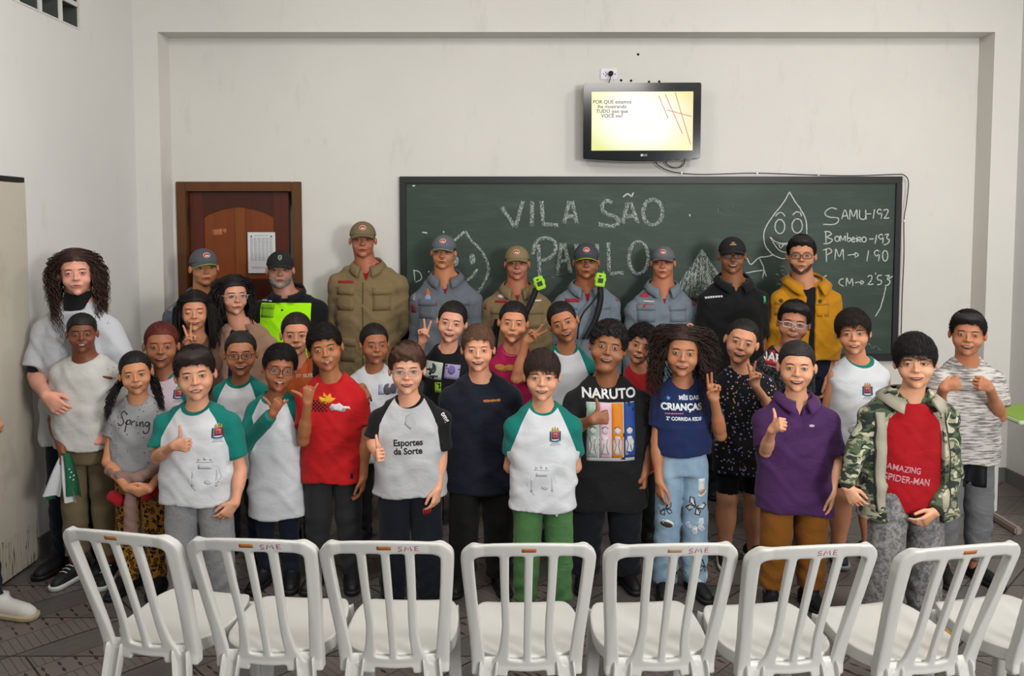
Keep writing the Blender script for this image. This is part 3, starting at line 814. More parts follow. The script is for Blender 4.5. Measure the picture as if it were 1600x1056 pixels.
    tors = lambda infl, aw=None: (lambda X, Y, Z: loft(X, Y, Z, zsB, np.array([ha * .84, ha * .84, hw * .74, hw * .68, hw * .40]) + infl, np.array([1.0, .95, 1, .82, .5]) * tb + infl, [ty] * 5, 2.3, mx))
    B.add(tors(-.012), (xl, -.2, zcr - .05), (xr, .25, zs + .03), .01)
    nb = np.array((mx, ty + .005, min(zs - .01, zn0 - .06))); nt = hc + R @ np.array((0, .10, -.26)) * h
    for sg, side in ((-1, 'L'), (1, 'R')):
        S, E, Wr, A = arms[side]
        B.cap(np.array((mx + sg * rn * .75, ty + .01, zn0 - .030 * H0)), S + (0, 0, ru * .05), rn * .62, ru * .80, .03)
        B.cap(S, E, ru * .95, re, .02); B.cap(E, Wr, re * .98, rw, .012)
        B.cap(E * .75 + Wr * .25, E * .55 + Wr * .45, re * 1.04, re * .92, .02)
        for c in hands[side]: B.cap(c[0], c[1], c[2], c[3], c[4])
        hp, kn, an = LG[side]; lk = min(1, .045 * H0 / (ha * .40)) if bt.get('cut', 0) > .2 else .80
        B.cap(hp, kn, t1 * .78, t2 * lk, .015); B.cap(kn, an, t2 * lk, min(t3 * .75, .034 * H0 / 1.3), .015)
        if bt.get('cut', 0) > .2: B.ell((kn * .6 + an * .4) + (0, .012, 0), (calf * 1.12, calf * 1.2, .07 * H0), .03)
        B.cap(an - (0, 0, .018), an * (1, 1, 0) + (sg * .012, -.09, .03), .024, .020, .02)
    B.cap(nb, nt, rn * 1.08, rn, .022)
    if sp.get('dbl'): B.ell(hc + R @ np.array((0, -.16, -.44)) * h, (.17 * h, .16 * h, .09 * h), .05)
    B.add(hf, hc - hm_, hc + hm_, .014)
    V, Q = B.mesh()
    body = link('body', V, Q, skin(sp['skin']), par)
    cen = hc; tgt = Target(V, Q, lambda v: (np.abs(v - cen) < hm_).all(1) & (v[:, 2] > hc[2] - .62 * h))
    # ---- hair, hat, face
    hmat = hairmat(sp.get('hc', '1c120d'))
    ho = None
    if sp.get('cap'): make_hair(dict(sp, hair='under'), par, hc, h, R, hmat); baseball(sp, par, hc, h, R)
    elif sp.get('hair') and sp['hair'] != 'none': ho = make_hair(sp, par, hc, h, R, hmat)
    face(sp, par, hc, h, R, tgt, hmat)
    if sp.get('glasses'): glasses(sp, par, hc, h, R)
    if sp.get('beard'):
        bcol, bth = sp['beard'] if isinstance(sp['beard'], tuple) else (sp['beard'], .022)
        bm_ = cloth('beard', bcol, var=.5, bumps=.5, weave=300)
        F = Field(hc - h * .6, hc + h * .6, .005, .005)
        def bf(X, Y, Z):
            X, Y, Z = X - hc[0], Y - hc[1], Z - hc[2]
            x, y, z = [(R[0][i] * X + R[1][i] * Y + R[2][i] * Z) / h for i in range(3)]
            a = head_sdf(x, y, z, sp) - bth + .004 * np.sin(x * 90) * np.sin(z * 80)
            a = np.maximum(a, z + .20 + 0 * x); a = np.maximum(a, -(abs(x) * .75 - .20 + (-.33 - z) * 1.7) if False else z + .42 - abs(x) * .95)
            a = np.maximum(a, y - .02)
            return np.maximum(a, -ellipsoid(x, y, z, (0, -.40, -.242), (.088, .14, .028))) * h
        F.add(bf, hc - h * .6, hc + h * .6, 0); v, q = F.mesh(); link('beard', v, q, bm_, par)
    G = lambda P: [np.array(p) @ R.T * h + hc for p in P]
    if sp.get('mane'): mane(ho or par, hc, h, R, hmat, **sp['mane'])
    for lk in sp.get('locks', ()):
        kind, pts_, n_, rr_, spd = lk[:5]
        loc = lambda p: np.array((pt(p[0], p[1], p[2])))
        locks(ho or par, [loc(p) for p in pts_], hmat, 'hair_lock', n_, rr_, np.array(spd), lk[5] if len(lk) > 5 else 0, lk[6] if len(lk) > 6 else 5)
    # ---- top
    info = dict(par=par, base=base, pt=pt, d=d, s=s, hc=hc, h=h, R=R, arms=arms, mx=mx, zs=zs, zn=zn0, hw=hw, ty=ty, tb=tb, H0=H0, ru=ru, rn=rn, body=body)
    ph = rng.uniform(0, 6, 5)
    tp = sp.get('top')
    def shirt(tp, infl=.010, name='shirt', open_=None, hemz=None, vox=.008):
        hz = pt(cx, tp['hem'])[2]
        wd = tp.get('w', (.80, .80, .84))
        bz = [hz - .02, hz, (hz + zs) / 2, zs - .13 * H0, zs - .035 * H0, zs + .40 * (zn0 - zs)]
        aa = np.array([hw * wd[2], hw * wd[2], hw * wd[1], hw * wd[0], hw * .74, hw * .42]) + infl
        belly = tp.get('belly', 1)
        bb = np.array([tb * 1.08 * belly, tb * 1.08 * belly, tb * 1.06 * belly, tb * 1.05, tb * .88, tb * .55]) + infl
        T0 = lambda X, Y, Z: loft(X, Y, Z, bz, aa, bb, [ty - .0] * 6, 2.4, mx)
        lo2 = np.array((min(xl - .10, arms['L'][0][0] - .15), -.26, hz - .05)); hi2 = np.array((max(xr + .10, arms['R'][0][0] + .15), .26, zs + .10))
        SL = {}
        for side in 'LR':
            S, E, Wr, A = arms[side]; k = A.get('sleeve', tp.get('sleeve', 'short'))
            tt = tp.get('slt', .62)
            if k == 'none': continue
            chain = [(S, S + (E - S) * tt)] if k == 'short' else ([(S, E), (E, E + (Wr - E) * (.93 if k == 'long' else .35))])
            SL[side] = (chain, k)
            P = np.array([q for c in chain for q in c]); lo2 = np.minimum(lo2, P.min(0) - .09); hi2 = np.maximum(hi2, P.max(0) + .09)
        F = Field(lo2, hi2, vox, vox)
        F.add(T0, lo2, hi2, .01)
        if open_:
            fz = [[zn0 - .035 * H0 + v * H0 for v in open_[0]], open_[1], open_[2]]; F.add(lambda X, Y, Z: np.maximum(np.interp(Z.ravel(), fz[0], fz[1]).reshape(Z.shape) * 0 + (abs(X - mx - np.interp(Z.ravel(), fz[0], fz[2]).reshape(Z.shape)) - np.interp(Z.ravel(), fz[0], fz[1]).reshape(Z.shape)), Y - ty) + 0 * Z, lo2, hi2, .003, 's')
        slf = []; ff = tp.get('slf', 1.18)
        for side, (chain, k) in SL.items():
            S, E, Wr, A = arms[side]
            def sf(X, Y, Z, chain=chain, k=k, S=S):
                rr = [ru * ff + .006, (ru * ff + .006 if k == 'short' else re * 1.1 + .010)]
                a = capsule(X, Y, Z, chain[0][0], chain[0][1], rr[0], rr[1])
                if len(chain) > 1: a = smin(a, capsule(X, Y, Z, chain[1][0], chain[1][1], re * 1.1 + .010, rw * 1.15 + .010), .015)
                e = chain[-1][1]; dd = e - chain[-1][0]; dd = dd / np.linalg.norm(dd)
                return np.maximum(a, (X - e[0]) * dd[0] + (Y - e[1]) * dd[1] + (Z - e[2]) * dd[2])
            slf.append(sf)
            F.cap(np.array((mx + (-1 if side == 'L' else 1) * rn * .85, ty + .01, zn0 - (.030 if kid else .038) * H0)), S + (0, 0, ru * .02), rn * (.62 if kid else .52) + infl, ru * .98 + infl * .8, .03)
            F.add(sf, lo2, hi2, .022)
        if not SL or len(SL) < 2:
            for side, sg in (('L', -1), ('R', 1)):
                if side not in SL: F.cap(np.array((mx + sg * rn * .85, ty + .01, zn0 - .030 * H0)), arms[side][0] + (-sg * .012, 0, ru * .1), rn * .60 + infl, ru * .8 + infl, .03)
        amp = tp.get('wr', .0042)
        Xg, Yg, Zg = np.meshgrid(*F.ax, indexing='ij', sparse=True)
        F.F += wrinkle(Xg, Yg, Zg, ph, amp).astype(np.float32)
        # hem and neckline
        ht = tp.get('tilt', 0)
        F.F = np.maximum(F.F, (hz + ht * (Xg - mx) + .006 * np.sin(Xg * 25 + ph[0])) - Zg + 0 * F.F)
        nk = tp.get('neck', 'round'); nz = np.array((mx, ty - .028, zn0 + .004 * H0 / 1.3))
        nr = np.array((rn * 1.32, rn * 1.85, .052 * H0 / 1.3)) * tp.get('nk', 1)
        nkf = lambda X, Y, Z: ellipsoid(X, Y, Z, nz, nr)
        if nk == 'round': F.add(nkf, nz - nr * 1.6, nz + nr * 1.6, .003, 's')
        elif nk == 'open':    # open V between collar flaps
            vw = tp.get('vw', .30); vz = tp.get('vz', .10) * H0 / 1.7
            F.add(lambda X, Y, Z: np.maximum((abs(X - mx) - vw * (Z - (zn0 - .03 - vz))), np.maximum(Y - ty, (zn0 - .03 - vz) - Z)) - .0, nz - .2, nz + .2, .003, 's')
            F.add(nkf, nz - nr * 1.6, nz + nr * 1.6, .003, 's')
        V, Q = F.mesh(); X, Y, Z = V.T
        at = {'nk': .02 - ellipsoid(X, Y, Z, nz, nr), 'hemd': hz + ht * (X - mx) + .02 - Z}
        td = loft(X, Y, Z, bz, aa, bb, [ty] * 6, 2.4, mx)
        if slf:
            sd = np.min([f(X, Y, Z) for f in slf], axis=0)
            xn = rn * 1.05; xa = hw * .80; zn, za = zn0 - .01, zs - .115 * H0; xa = hw * .80 + infl + .004
            u = np.clip((zn - Z) / (zn - za), 0, 1)
            rag = np.abs(X - mx) - (xn + (xa - xn) * u ** .75)
            low = td - sd
            at['rag'] = np.maximum(np.where(Z > za, rag, -.01), low - .006)
            at['slv'] = np.minimum(low, np.abs(X - mx) - hw * .66)
            ends = []
            for side, (chain, k) in SL.items():
                e = chain[-1][1]; dd = e - chain[-1][0]; dd = dd / np.linalg.norm(dd)
                dist = np.sqrt(((V - e) ** 2).sum(1)); ends.append(np.where(dist < .09, ((V - e) @ dd) + .02, -.1))
            at['cuff'] = np.max(ends, axis=0)
        o = link(name, V, Q, tp['mat'], par, attrs=at)
        return o, V, Q
    if tp:
        o, V, Q = shirt(tp, tp.get('infl', .010), tp.get('name', 'shirt')); info['shirt'] = o; info['tgt'] = Target(V, Q)
    if sp.get('jacket'):
        jk = sp['jacket']
        o, V, Q = shirt(jk, jk.get('infl', .026), jk.get('name', 'jacket'), jk['open']); info['jacket'] = o; info['jt'] = Target(V, Q)
    # ---- trousers
    if bt:
        wz = pt(cx, bt.get('waist', (tp or {}).get('hem', 700)))[2] + .05
        ck = bt.get('cut', .05)
        lo2 = np.array((mx - .30, -.25, ck - .03)); hi2 = np.array((mx + .30, .28, wz + .03))
        F = Field(lo2, hi2, .010, .010)
        F.add(lambda X, Y, Z: loft(X, Y, Z, [zcr - .01, zcr + .06, wz], np.array([ha, ha, ha * .93]), np.array([tb, tb * 1.08, tb]), [ty + .004] * 3, 2.3, mx), lo2, hi2, .01)
        for side in 'LR':
            hp, kn, an = LG[side]; F.cap(hp, kn, t1, t2, .012); F.cap(kn, an, t2, t3, .012)
        Xg, Yg, Zg = np.meshgrid(*F.ax, indexing='ij', sparse=True)
        lowf = np.clip((.30 * H0 - Zg) / (.25 * H0), 0, 1)
        F.F += (wrinkle(Xg, Yg, Zg, ph + 1, .0035) + .004 * lowf * np.sin(Zg * 85 + 3 * np.sin(Xg * 30 + ph[2]))).astype(np.float32)
        F.F = np.maximum(F.F, ck - Zg)
        V, Q = F.mesh(); X, Y, Z = V.T
        o = link(bt.get('name', 'trousers'), V, Q, bt['mat'], par, attrs={'hemd': ck + .03 - Z})
        info['trousers'] = o; info['tt'] = Target(V, Q)
    # ---- shoes
    feet = {k: v[2] for k, v in LG.items()}; q_ = .84 if kid else 1.0
    sh = sp.get('shoes', dict(col='141416', sole='141416'))
    if sh:
        fl = .066 * H0 if kid else .125
        for sg, side in ((-1, 'L'), (1, 'R')):
            a = feet[side]; ya = rad(sh.get('turn', 12)) * sg + rad(sh.get('yaw' + side, 0)); dv = np.array((math.sin(ya), -math.cos(ya), 0))
            F = Field(a - .26, a + .26, .008, .0065, [(tuple(a - .2), tuple(a + .2))])
            heel = np.array((a[0], a[1], 0)) - dv * .04; toe = np.array((a[0], a[1], 0)) + dv * (fl + .055)
            z = np.array((0, 0, 1.0))
            F.cap(heel + z * .045, a + dv * .01 + z * .03, .040 * q_, .038 * q_, .015)
            F.cap(heel + z * .038, toe + z * .028, .038 * q_, .030 * q_, .02)
            F.cap(heel + dv * (fl * .55) + z * .045, toe - dv * .03 + z * .034, .036 * q_, .032 * q_, .02)
            Xg, Yg, Zg = np.meshgrid(*F.ax, indexing='ij', sparse=True)
            F.F = np.maximum(F.F, np.maximum(.020 - Zg, Zg - (sh.get('hi', .095))))
            v, q = F.mesh(); so = link('shoe', v, q, plain('shoe_upper', sh['col'], .6, bump=.1), par)
            F = Field(a - .26, a + .26, .008, .0065, [(tuple(a - .2), tuple(a + .2))])
            F.cap(heel + z * .02, toe + z * .02, .045 * q_, .041 * q_, .02); F.cap(heel + dv * fl * .8 + z * .02, toe - dv * .02 + z * .02, .046 * q_, .043 * q_, .02)
            F.F = np.maximum(F.F, np.maximum(.001 - Zg, Zg - .026))
            v, q = F.mesh(); link('sole', v, q, plain('shoe_sole', sh['sole'], .55), so)
            if sh.get('lace'):
                for i in range(4):
                    c = a * (1, 1, 0) + dv * (.03 + .022 * i) + z * (.088 - .007 * i); n = np.cross(dv, z)
                    v, f = tube([c - n * .022, c + z * .006, c + n * .022], .003, 6); link('lace', v, f, plain('lace', sh['lace'], .7), so)
    return info
# ---- prints on clothes, in photo pixels around a point of the cloth
def prt(info, name, S, px, py, mat, off=.0012, tgt='tgt', parent=None, th=.0004, rot=0, flip=False, bulge=None):
    t = info.get(tgt)
    if t is None: return None
    d = info['d'] - info['tb']; o = np.array(W(px, py, d)) - info['base']; sc = d / FPX
    c, sn = math.cos(rot) * sc, math.sin(rot) * sc
    p = parent or info['shirt' if tgt == 'tgt' else ('jacket' if tgt == 'jt' else 'trousers')]
    return lay(name, S, mat, p, t, o, (c, 0, sn), (-sn, 0, c), off * (.5 if th < .002 and parent is None else 1), th, bulge, .5)

# ================================================================ room
YB = 5.66; YP = 5.48                # back wall, front of the pillars and beam
XL, XR = -2.56, 3.44
def wallmat(name, base, y0=None):
    t = NT(name); co = t.co('Object')
    n = t.noise(co, .9, 5, .6); c = srgb(base)
    x = t.mix(t.ramp(n, [(.35, (0, 0, 0, 1)), (.75, (1, 1, 1, 1))]), c, tuple(v * .93 for v in c[:3]) + (1,))
    n2 = t.noise(t.map(co, (1, 1, .35)), 7, 4, .7)
    x = t.mix(t.math('MULTIPLY', t.ramp(n2, [(.60, (0, 0, 0, 1)), (.72, (1, 1, 1, 1))]), .16), x, srgb('a8a49b'))
    t.put(t.b.inputs['Base Color'], x); t.bump(t.noise(co, 35, 4), .12, .004)
    t.set(None, .75, 0, .25); return t.m
M_WALL = wallmat('wall_paint', 'd4d1cb')
M_WALL2 = wallmat('wall_paint_side', 'd3d2cf')
def struct(name, mb, mat, **k):
    o = mb.build(name, mat, **k); o['kind'] = 'structure'; return o
def floor_mat():
    t = NT('floor_tiles'); co = t.co('Object'); sep = t.node('ShaderNodeSeparateXYZ'); t.l.new(co, sep.inputs[0]); x, y = sep.outputs[0], sep.outputs[1]
    P = .325
    def fr(v, p): return t.math('FRACT', t.math('DIVIDE', v, p))
    def edge(v, p, w): # 1 on grout line
        f = fr(v, p); return t.math('LESS_THAN', t.math('MINIMUM', f, t.math('SUBTRACT', 1, f)), w / p)
    u = t.math('ADD', x, y); v = t.math('SUBTRACT', x, y); D = P * 2
    gh = edge(t.math('ADD', y, .03), P, .004)
    # diamond bands: which diagonal family the tile belongs to alternates by row
    g1 = edge(t.math('ADD', u, .1), D, .006); g2 = edge(t.math('ADD', v, .1), D, .006)
    row = t.math('GREATER_THAN', fr(t.math('ADD', y, .03), D), .5)
    grout = t.math('MAXIMUM', gh, t.math('MAXIMUM', t.math('MULTIPLY', g1, row), t.math('MULTIPLY', g2, 1.0)))
    fu = fr(t.math('ADD', u, .1), D); fv = fr(t.math('ADD', v, .1), D)
    chk = t.math('GREATER_THAN', t.math('FRACT', t.math('DIVIDE', t.math('ADD', t.math('FLOOR', t.math('DIVIDE', t.math('ADD', v, .1), D)), t.math('FLOOR', t.math('DIVIDE', t.math('ADD', y, .03), P))), 2)), .25)
    stripes = t.math('LESS_THAN', fr(u, .045), .13)
    stripes2 = t.math('LESS_THAN', fr(v, .075), .08)
    zone = t.math('GREATER_THAN', fu, .55)
    band = t.math('MULTIPLY', t.math('GREATER_THAN', fv, .36), t.math('LESS_THAN', fv, .66))
    # little triangles in the band
    a = fr(u, .085); b = t.math('DIVIDE', t.math('SUBTRACT', fv, .36), .30)
    bb = t.math('ABSOLUTE', t.math('SUBTRACT', b, .5))
    tri = t.math('MULTIPLY', t.math('LESS_THAN', t.math('ADD', t.math('MULTIPLY', t.math('ABSOLUTE', t.math('SUBTRACT', a, .5)), 1.6), t.math('ABSOLUTE', t.math('SUBTRACT', bb, .22))), .20), band)
    bl = t.math('MULTIPLY', t.math('LESS_THAN', t.math('ABSOLUTE', t.math('SUBTRACT', bb, .5)), .035), 1.0)
    n = t.noise(co, 3.2, 5, .6); n2 = t.noise(co, 40, 3, .6)
    base = t.mix(n, srgb('4e4a48'), srgb('676260')); base = t.mix(t.math('MULTIPLY', n2, .25), base, srgb('393534'))
    base = t.mix(t.math('MULTIPLY', chk, .30), base, srgb('7c716c'))
    base = t.mix(t.math('MULTIPLY', band, .45), base, srgb('6a5c56'))
    s = t.math('MULTIPLY', t.math('MULTIPLY', stripes, chk), t.math('SUBTRACT', 1, band))
    s2 = t.math('MULTIPLY', t.math('MULTIPLY', stripes2, t.math('SUBTRACT', 1, chk)), t.math('SUBTRACT', 1, band))
    base = t.mix(t.math('MULTIPLY', t.math('MAXIMUM', s, t.math('MULTIPLY', s2, .5)), .65), base, srgb('33302f'))
    base = t.mix(t.math('MULTIPLY', t.math('MAXIMUM', tri, t.math('MULTIPLY', bl, band)), .85), base, srgb('211f20'))
    base = t.mix(t.math('MULTIPLY', grout, .9), base, srgb('1b1a1a'))
    t.put(t.b.inputs['Base Color'], base); t.bump(t.math('SUBTRACT', n2, t.math('MULTIPLY', grout, 1.5)), .12, .002)
    t.set(None, .38, 0, .4); return t.m
struct('floor', MB().box((-4.2, -2.2, -.08), (4.6, 6.2, 0)), floor_mat())
struct('ceiling', MB().box((-4.2, -2.2, 3.75), (4.6, 6.2, 3.85)), plain('ceiling_paint', 'dedcd6', .8))
# back wall with its door opening
DX0, DX1, DZ = (281 - 800) / 221, (470 - 800) / 221, 2.075
bw = MB().box((XL - .6, YB, 0), (DX0, YB + .15, 3.75)).box((DX1, YB, 0), (XR + .6, YB + .15, 3.75)).box((DX0, YB, DZ), (DX1, YB + .15, 3.75))
struct('wall_back', bw, M_WALL)
struct('wall_behind_door', MB().box((DX0 - .2, YB + .16, 0), (DX1 + .2, YB + .2, 2.4)), plain('dark_paint', 'a9a49c', .8)); C.objects[-1].name = 'trim_1'
# pillars + beam
PL = (256 - 800) / 227.5; PR = (1541 - 800) / 227.5
struct('trim_2', MB().box((XL, YP, 0), (PL, YB, 3.75)), M_WALL)
struct('trim_3', MB().box((PR, YP, 0), (XR, YB, 3.75)), M_WALL)
bz = W(800, 50, YP).z
struct('trim_4', MB().box((PL, YP, bz), (PR, YB, 3.75)), M_WALL)
# left wall with the opening for the ventilation blocks
VY0, VY1, VZ0, VZ1 = 3.42, 4.82, W(125, 47, 4.80).z, 3.55
lw = MB().box((XL - .16, -2.2, 0), (XL, VY0, 3.75)).box((XL - .16, VY1, 0), (XL, 5.7, 3.75)).box((XL - .16, VY0, 0), (XL, VY1, VZ0)).box((XL - .16, VY0, VZ1), (XL, VY1, 3.75))
struct('wall_left', lw, M_WALL2)
struct('vent_dark_backing', MB().box((XL - .5, VY0 - .1, VZ0 - .1), (XL - .46, VY1 + .1, VZ1 + .1)), plain('backing_dark', '343834', .8))  # dark sheet added behind the blocks so their holes look dark
struct('wall_right', MB().box((XR, -2.2, 0), (XR + .15, 5.7, 3.75)), M_WALL2)
M_BASE = plain('baseboard_tile', '6a6966', .4, var=.2)
struct('baseboard_back', MB().box((DX1 + .01, YB - .012, 0), (PR, YB, .085)), M_BASE)
struct('baseboard_right', MB().box((XR - .012, -2.2, 0), (XR, YP, .10)).box((PR, YP - .012, 0), (XR - .012, YP, .10)), M_BASE)
struct('baseboard_left', MB().box((XL, -2.2, 0), (XL + .012, 2.4, .10)).box((XL, 4.22, 0), (XL + .012, YP, .10)), M_BASE)
# ventilation blocks set in the left wall
mbk = cloth('block_paint', 'cfcdc6', bumps=.6, weave=60)
cw, chh = .20, .145
k = 0
for iz in range(4):
    for iy in range(7):
        y1 = VY1 - iy * cw; y0 = y1 - cw; z0 = VZ0 + iz * chh; z1 = z0 + chh
        if z1 > VZ1 + .01 or y0 < VY0 - .01: continue
        t_ = .013; mb = MB(); x0, x1 = XL - .012, XL + .004
        mb.box((x0, y0, z0), (x1, y0 + t_, z1)).box((x0, y1 - t_, z0), (x1, y1, z1)).box((x0, y0 + t_, z0), (x1, y1 - t_, z0 + t_)).box((x0, y0 + t_, z1 - t_), (x1, y1 - t_, z1))
        o = mb.build('ventilation_block', mbk, bevel=.003); x0, x1 = XL - .14, XL - .012; mb = MB()
        mb.box((x0, y0, z0), (x1, y0 + t_, z1)).box((x0, y1 - t_, z0), (x1, y1, z1)).box((x0, y0 + t_, z0), (x1, y1 - t_, z0 + t_)).box((x0, y0 + t_, z1 - t_), (x1, y1 - t_, z1)).build('block_inside_shade', plain('block_inside_shade', '4b4f4b', .7, var=.3), o)  # hole walls coloured dark, recess shade put into the colour
        col = ['first', 'second', 'third', 'fourth', 'fifth', 'sixth', 'seventh'][iy]; rw = ['lowest', 'second', 'third', 'topmost'][iz]
        prop(o, f'hollow white ventilation block, {rw} row, {col} from the back wall corner', 'ventilation block', 'ventilation blocks high in the left wall')
# ---- wooden door
def wood(name, c1, c2, sc=1, rot=0, gloss=.35):
    t = NT(name); co = t.map(t.co(), (9 * sc, 9 * sc, .8 * sc), (0, rot, 0)); n = t.noise(co, 2.2, 5, .6, 1.2)
    t.put(t.b.inputs['Base Color'], t.mix(n, srgb(c1), srgb(c2))); t.bump(n, .1, .002); t.set(None, gloss, 0, .4); return t.m
M_FRAME = wood('door_frame_wood', '4a2b12', '673f1d'); M_STILE = wood('door_stile_wood', '3f170c', '5e2814'); M_RAIL = wood('door_rail_wood', '351309', '491e10', 1, PI / 2)
M_PANEL = wood('door_panel_wood', '632a10', '844219', .8); M_MULL = wood('door_mullion_wood', '6b3814', '85491d', .8)
fr = empty('door_1', ((DX0 + DX1) / 2, YB, 0)); fr['kind'] = 'structure'
ox, oy = fr.location.x, YB
def loc(mb): mb.V = [(x - ox, y - oy, z) for x, y, z in mb.V]; return mb
fw_ = .055
loc(MB().box((DX0 - .012, YB - .022, 0), (DX0 + fw_, YB + .12, DZ + .012)).box((DX1 - fw_, YB - .022, 0), (DX1 + .012, YB + .12, DZ + .012)).box((DX0 + fw_, YB - .022, DZ - fw_), (DX1 - fw_, YB + .12, DZ + .012))).build('door_frame', M_FRAME, fr, bevel=.004)
lx0, lx1 = DX0 + fw_ + .006, DX1 - fw_ - .038; lz = DZ - fw_ - .006; ly0, ly1 = YB + .03, YB + .065
loc(MB().box((lx0, ly0, .01), (lx0 + .10, ly1, lz)).box((lx1 - .105, ly0, .01), (lx1, ly1, lz))).build('door_stile', M_STILE, fr, bevel=.003)
# arched top rail
ax0, ax1 = lx0 + .10, lx1 - .105; za, zb_ = lz - .175, lz - .115
arc = [(ax0 + (ax1 - ax0) * i / 16, za + (lz - .105 - za) * math.sin(PI * i / 16) ** .8) for i in range(17)]
loc(MB().prism([(ax1, lz), (ax0, lz)] + arc, ly0, ly1)).build('door_top_rail', M_RAIL, fr, bevel=0)
loc(MB().box((ax0, ly0 + .012, .2), (ax1, ly1 - .01, lz - .05))).build('door_panel', M_PANEL, fr)
cxm = (ax0 + ax1) / 2 + .01
loc(MB().box((cxm - .037, ly0 - .002, .2), (cxm + .037, ly1, lz - .108))).build('door_mullion', M_MULL, fr, bevel=.004)
loc(MB().box((ax0, ly0, .01), (ax1, ly1, .22)).box((ax0, ly0, .82), (ax1, ly1, 1.40))).build('door_lower_rail', M_RAIL, fr, bevel=.003)
loc(MB().box((DX0 + fw_ - .006, YB + .012, 1.78), (DX0 + fw_ + .010, YB + .034, 1.91))).build('hinge', plain('dark_metal', '2a2622', .5, .6), fr, bevel=.003)
loc(MB().box((lx1 + .006, YB + .10, .02), (DX1 - fw_, YB + .112, lz))).build('bright_gap_strip', plain('bright_gap', 'e6e4e0', .6), fr)  # pale strip paints the bright gap between leaf and frame
# faded mark on the panel
tg_ = None
p_ = W(336, 363, YB); lay('scraped_patch', sh_join(sh_rect(.075, .045, 3, 3, 0, 0, .1), sh_rect(.03, .03, 2, 2, .05, .01)), plain('scraped_wood', 'a8653c', .7), fr, None, (p_.x - ox, ly0 + .010 - oy, p_.z), (1, 0, 0), (0, 0, 1), 0, .001)
# notice on the door
pn = W(407, 395, YB); nt_ = empty('paper_notice', (pn.x, ly0 - .002, pn.z), 'white printed paper notice pinned to the wooden door', 'notice')
pw, ph_ = 43 / 220, 64 / 220
MB().box((-pw / 2, -.001, -ph_ / 2), (pw / 2, .001, ph_ / 2)).build('paper', plain('paper', 'cfd0d2', .8), nt_)
m1 = plain('print_grey', '9a9b9e', .8); SS = []
rr_ = random.Random(3)
for i in range(26):
    z = ph_ * .36 - i * ph_ * .022
    for j in range(6):
        SS.append(sh_rect(.018 + .006 * rr_.random(), .0028, 1, 1, -pw * .36 + j * pw * .14 + .003 * rr_.random(), z))
SS.append(sh_rect(.10, .004, 1, 1, 0, ph_ * .42)); SS.append(sh_rect(.15, .003, 1, 1, 0, -ph_ * .35)); SS.append(sh_rect(.12, .003, 1, 1, -.01, -ph_ * .38))
lay('printed_rows', sh_join(*SS), m1, nt_, None, (0, -.0012, 0), (1, 0, 0), (0, 0, 1), .0003, .0002)
for sx in (-1, 1):
    v, f = tube([(sx * pw * .36, -.006, ph_ * .40), (sx * pw * .36, 0, ph_ * .40)], .005, 10); link('tack', v, f, plain('tack', '26262a', .4), nt_)
# ---- beige door of the left wall, standing against it
d2 = empty('door_2', (XL + .002, 3.3, 0)); d2['kind'] = 'structure'
t = NT('beige_door_paint'); co = t.co(); n = t.noise(t.map(co, (1, 1, .5)), 5, 4, .65); sp_ = t.node('ShaderNodeSeparateXYZ'); t.l.new(co, sp_.inputs[0])
c_ = t.mix(t.ramp(n, [(.55, (0, 0, 0, 1)), (.70, (1, 1, 1, 1))]), srgb('b9b2a4'), srgb('aaa294'))
st_ = t.math('MULTIPLY', t.math('LESS_THAN', t.math('ABSOLUTE', t.math('SUBTRACT', t.noise(t.map(co, (1, 22, 1)), 2, 2), .5)), .012), t.math('LESS_THAN', sp_.outputs[2], .22))
c_ = t.mix(st_, c_, srgb('3d2c20')); M_BEIGE = t.set(c_, .55, 0, .3)
MB().box((0, -.9, .012), (.040, .86, 2.0)).build('door_leaf', M_BEIGE, d2, bevel=.003)
MB().box((-.002, -.9, 2.003), (.035, .86, 2.030)).build('door_gap_shade', plain('gap_shade', '1d1b19', .8), d2)  # dark strip painting the shade in the gap above the leaf
for z in (1.72, .33): MB().box((.0, .862, z), (.028, .880, z + .11)).build('hinge', plain('dark_metal', '2a2622', .5, .6), d2, bevel=.003)
# ================================================================ chalkboard
X0, Z1 = W(625, 280, YB).x, W(900, 276, YB).z; X1 = W(1407, 280, YB).x; Z0 = .82
cb = empty('chalkboard', ((X0 + X1) / 2, YB, (Z0 + Z1) / 2), 'wide green chalkboard with black frame and white chalk writing', 'chalkboard')
bx, bzc = cb.location.x, cb.location.z
t = NT('chalkboard_green'); co = t.co(); n = t.noise(t.map(co, (1, 1, 1.8)), 1.3, 5, .65, .6); n2 = t.noise(t.map(co, (.5, 1, 3), (0, .4, 0)), 6, 4, .7)
c_ = t.mix(n, srgb('243029'), srgb('37473e')); c_ = t.mix(t.math('MULTIPLY', t.ramp(n2, [(.5, (0, 0, 0, 1)), (.8, (1, 1, 1, 1))]), .35), c_, srgb('55645b'))
M_BOARD = t.set(c_, .55, 0, .35)
lb = lambda mb: (setattr(mb, 'V', [(x - bx, y - YB, z - bzc) for x, y, z in mb.V]), mb)[1]
fwx = .05
lb(MB().box((X0 + .03, YB - .018, Z0 + .03), (X1 - .03, YB - .002, Z1 - .03))).build('board_surface', M_BOARD, cb)
M_BF = plain('black_frame', '1d1d1f', .45, var=.3)
lb(MB().box((X0, YB - .035, Z1 - .048), (X1, YB, Z1)).box((X0, YB - .035, Z0), (X1, YB, Z0 + .05)).box((X0, YB - .035, Z0 + .05), (X0 + .045, YB, Z1 - .048)).box((X1 - .042, YB - .035, Z0 + .05), (X1, YB, Z1 - .048))).build('board_frame', M_BF, cb, bevel=.003)
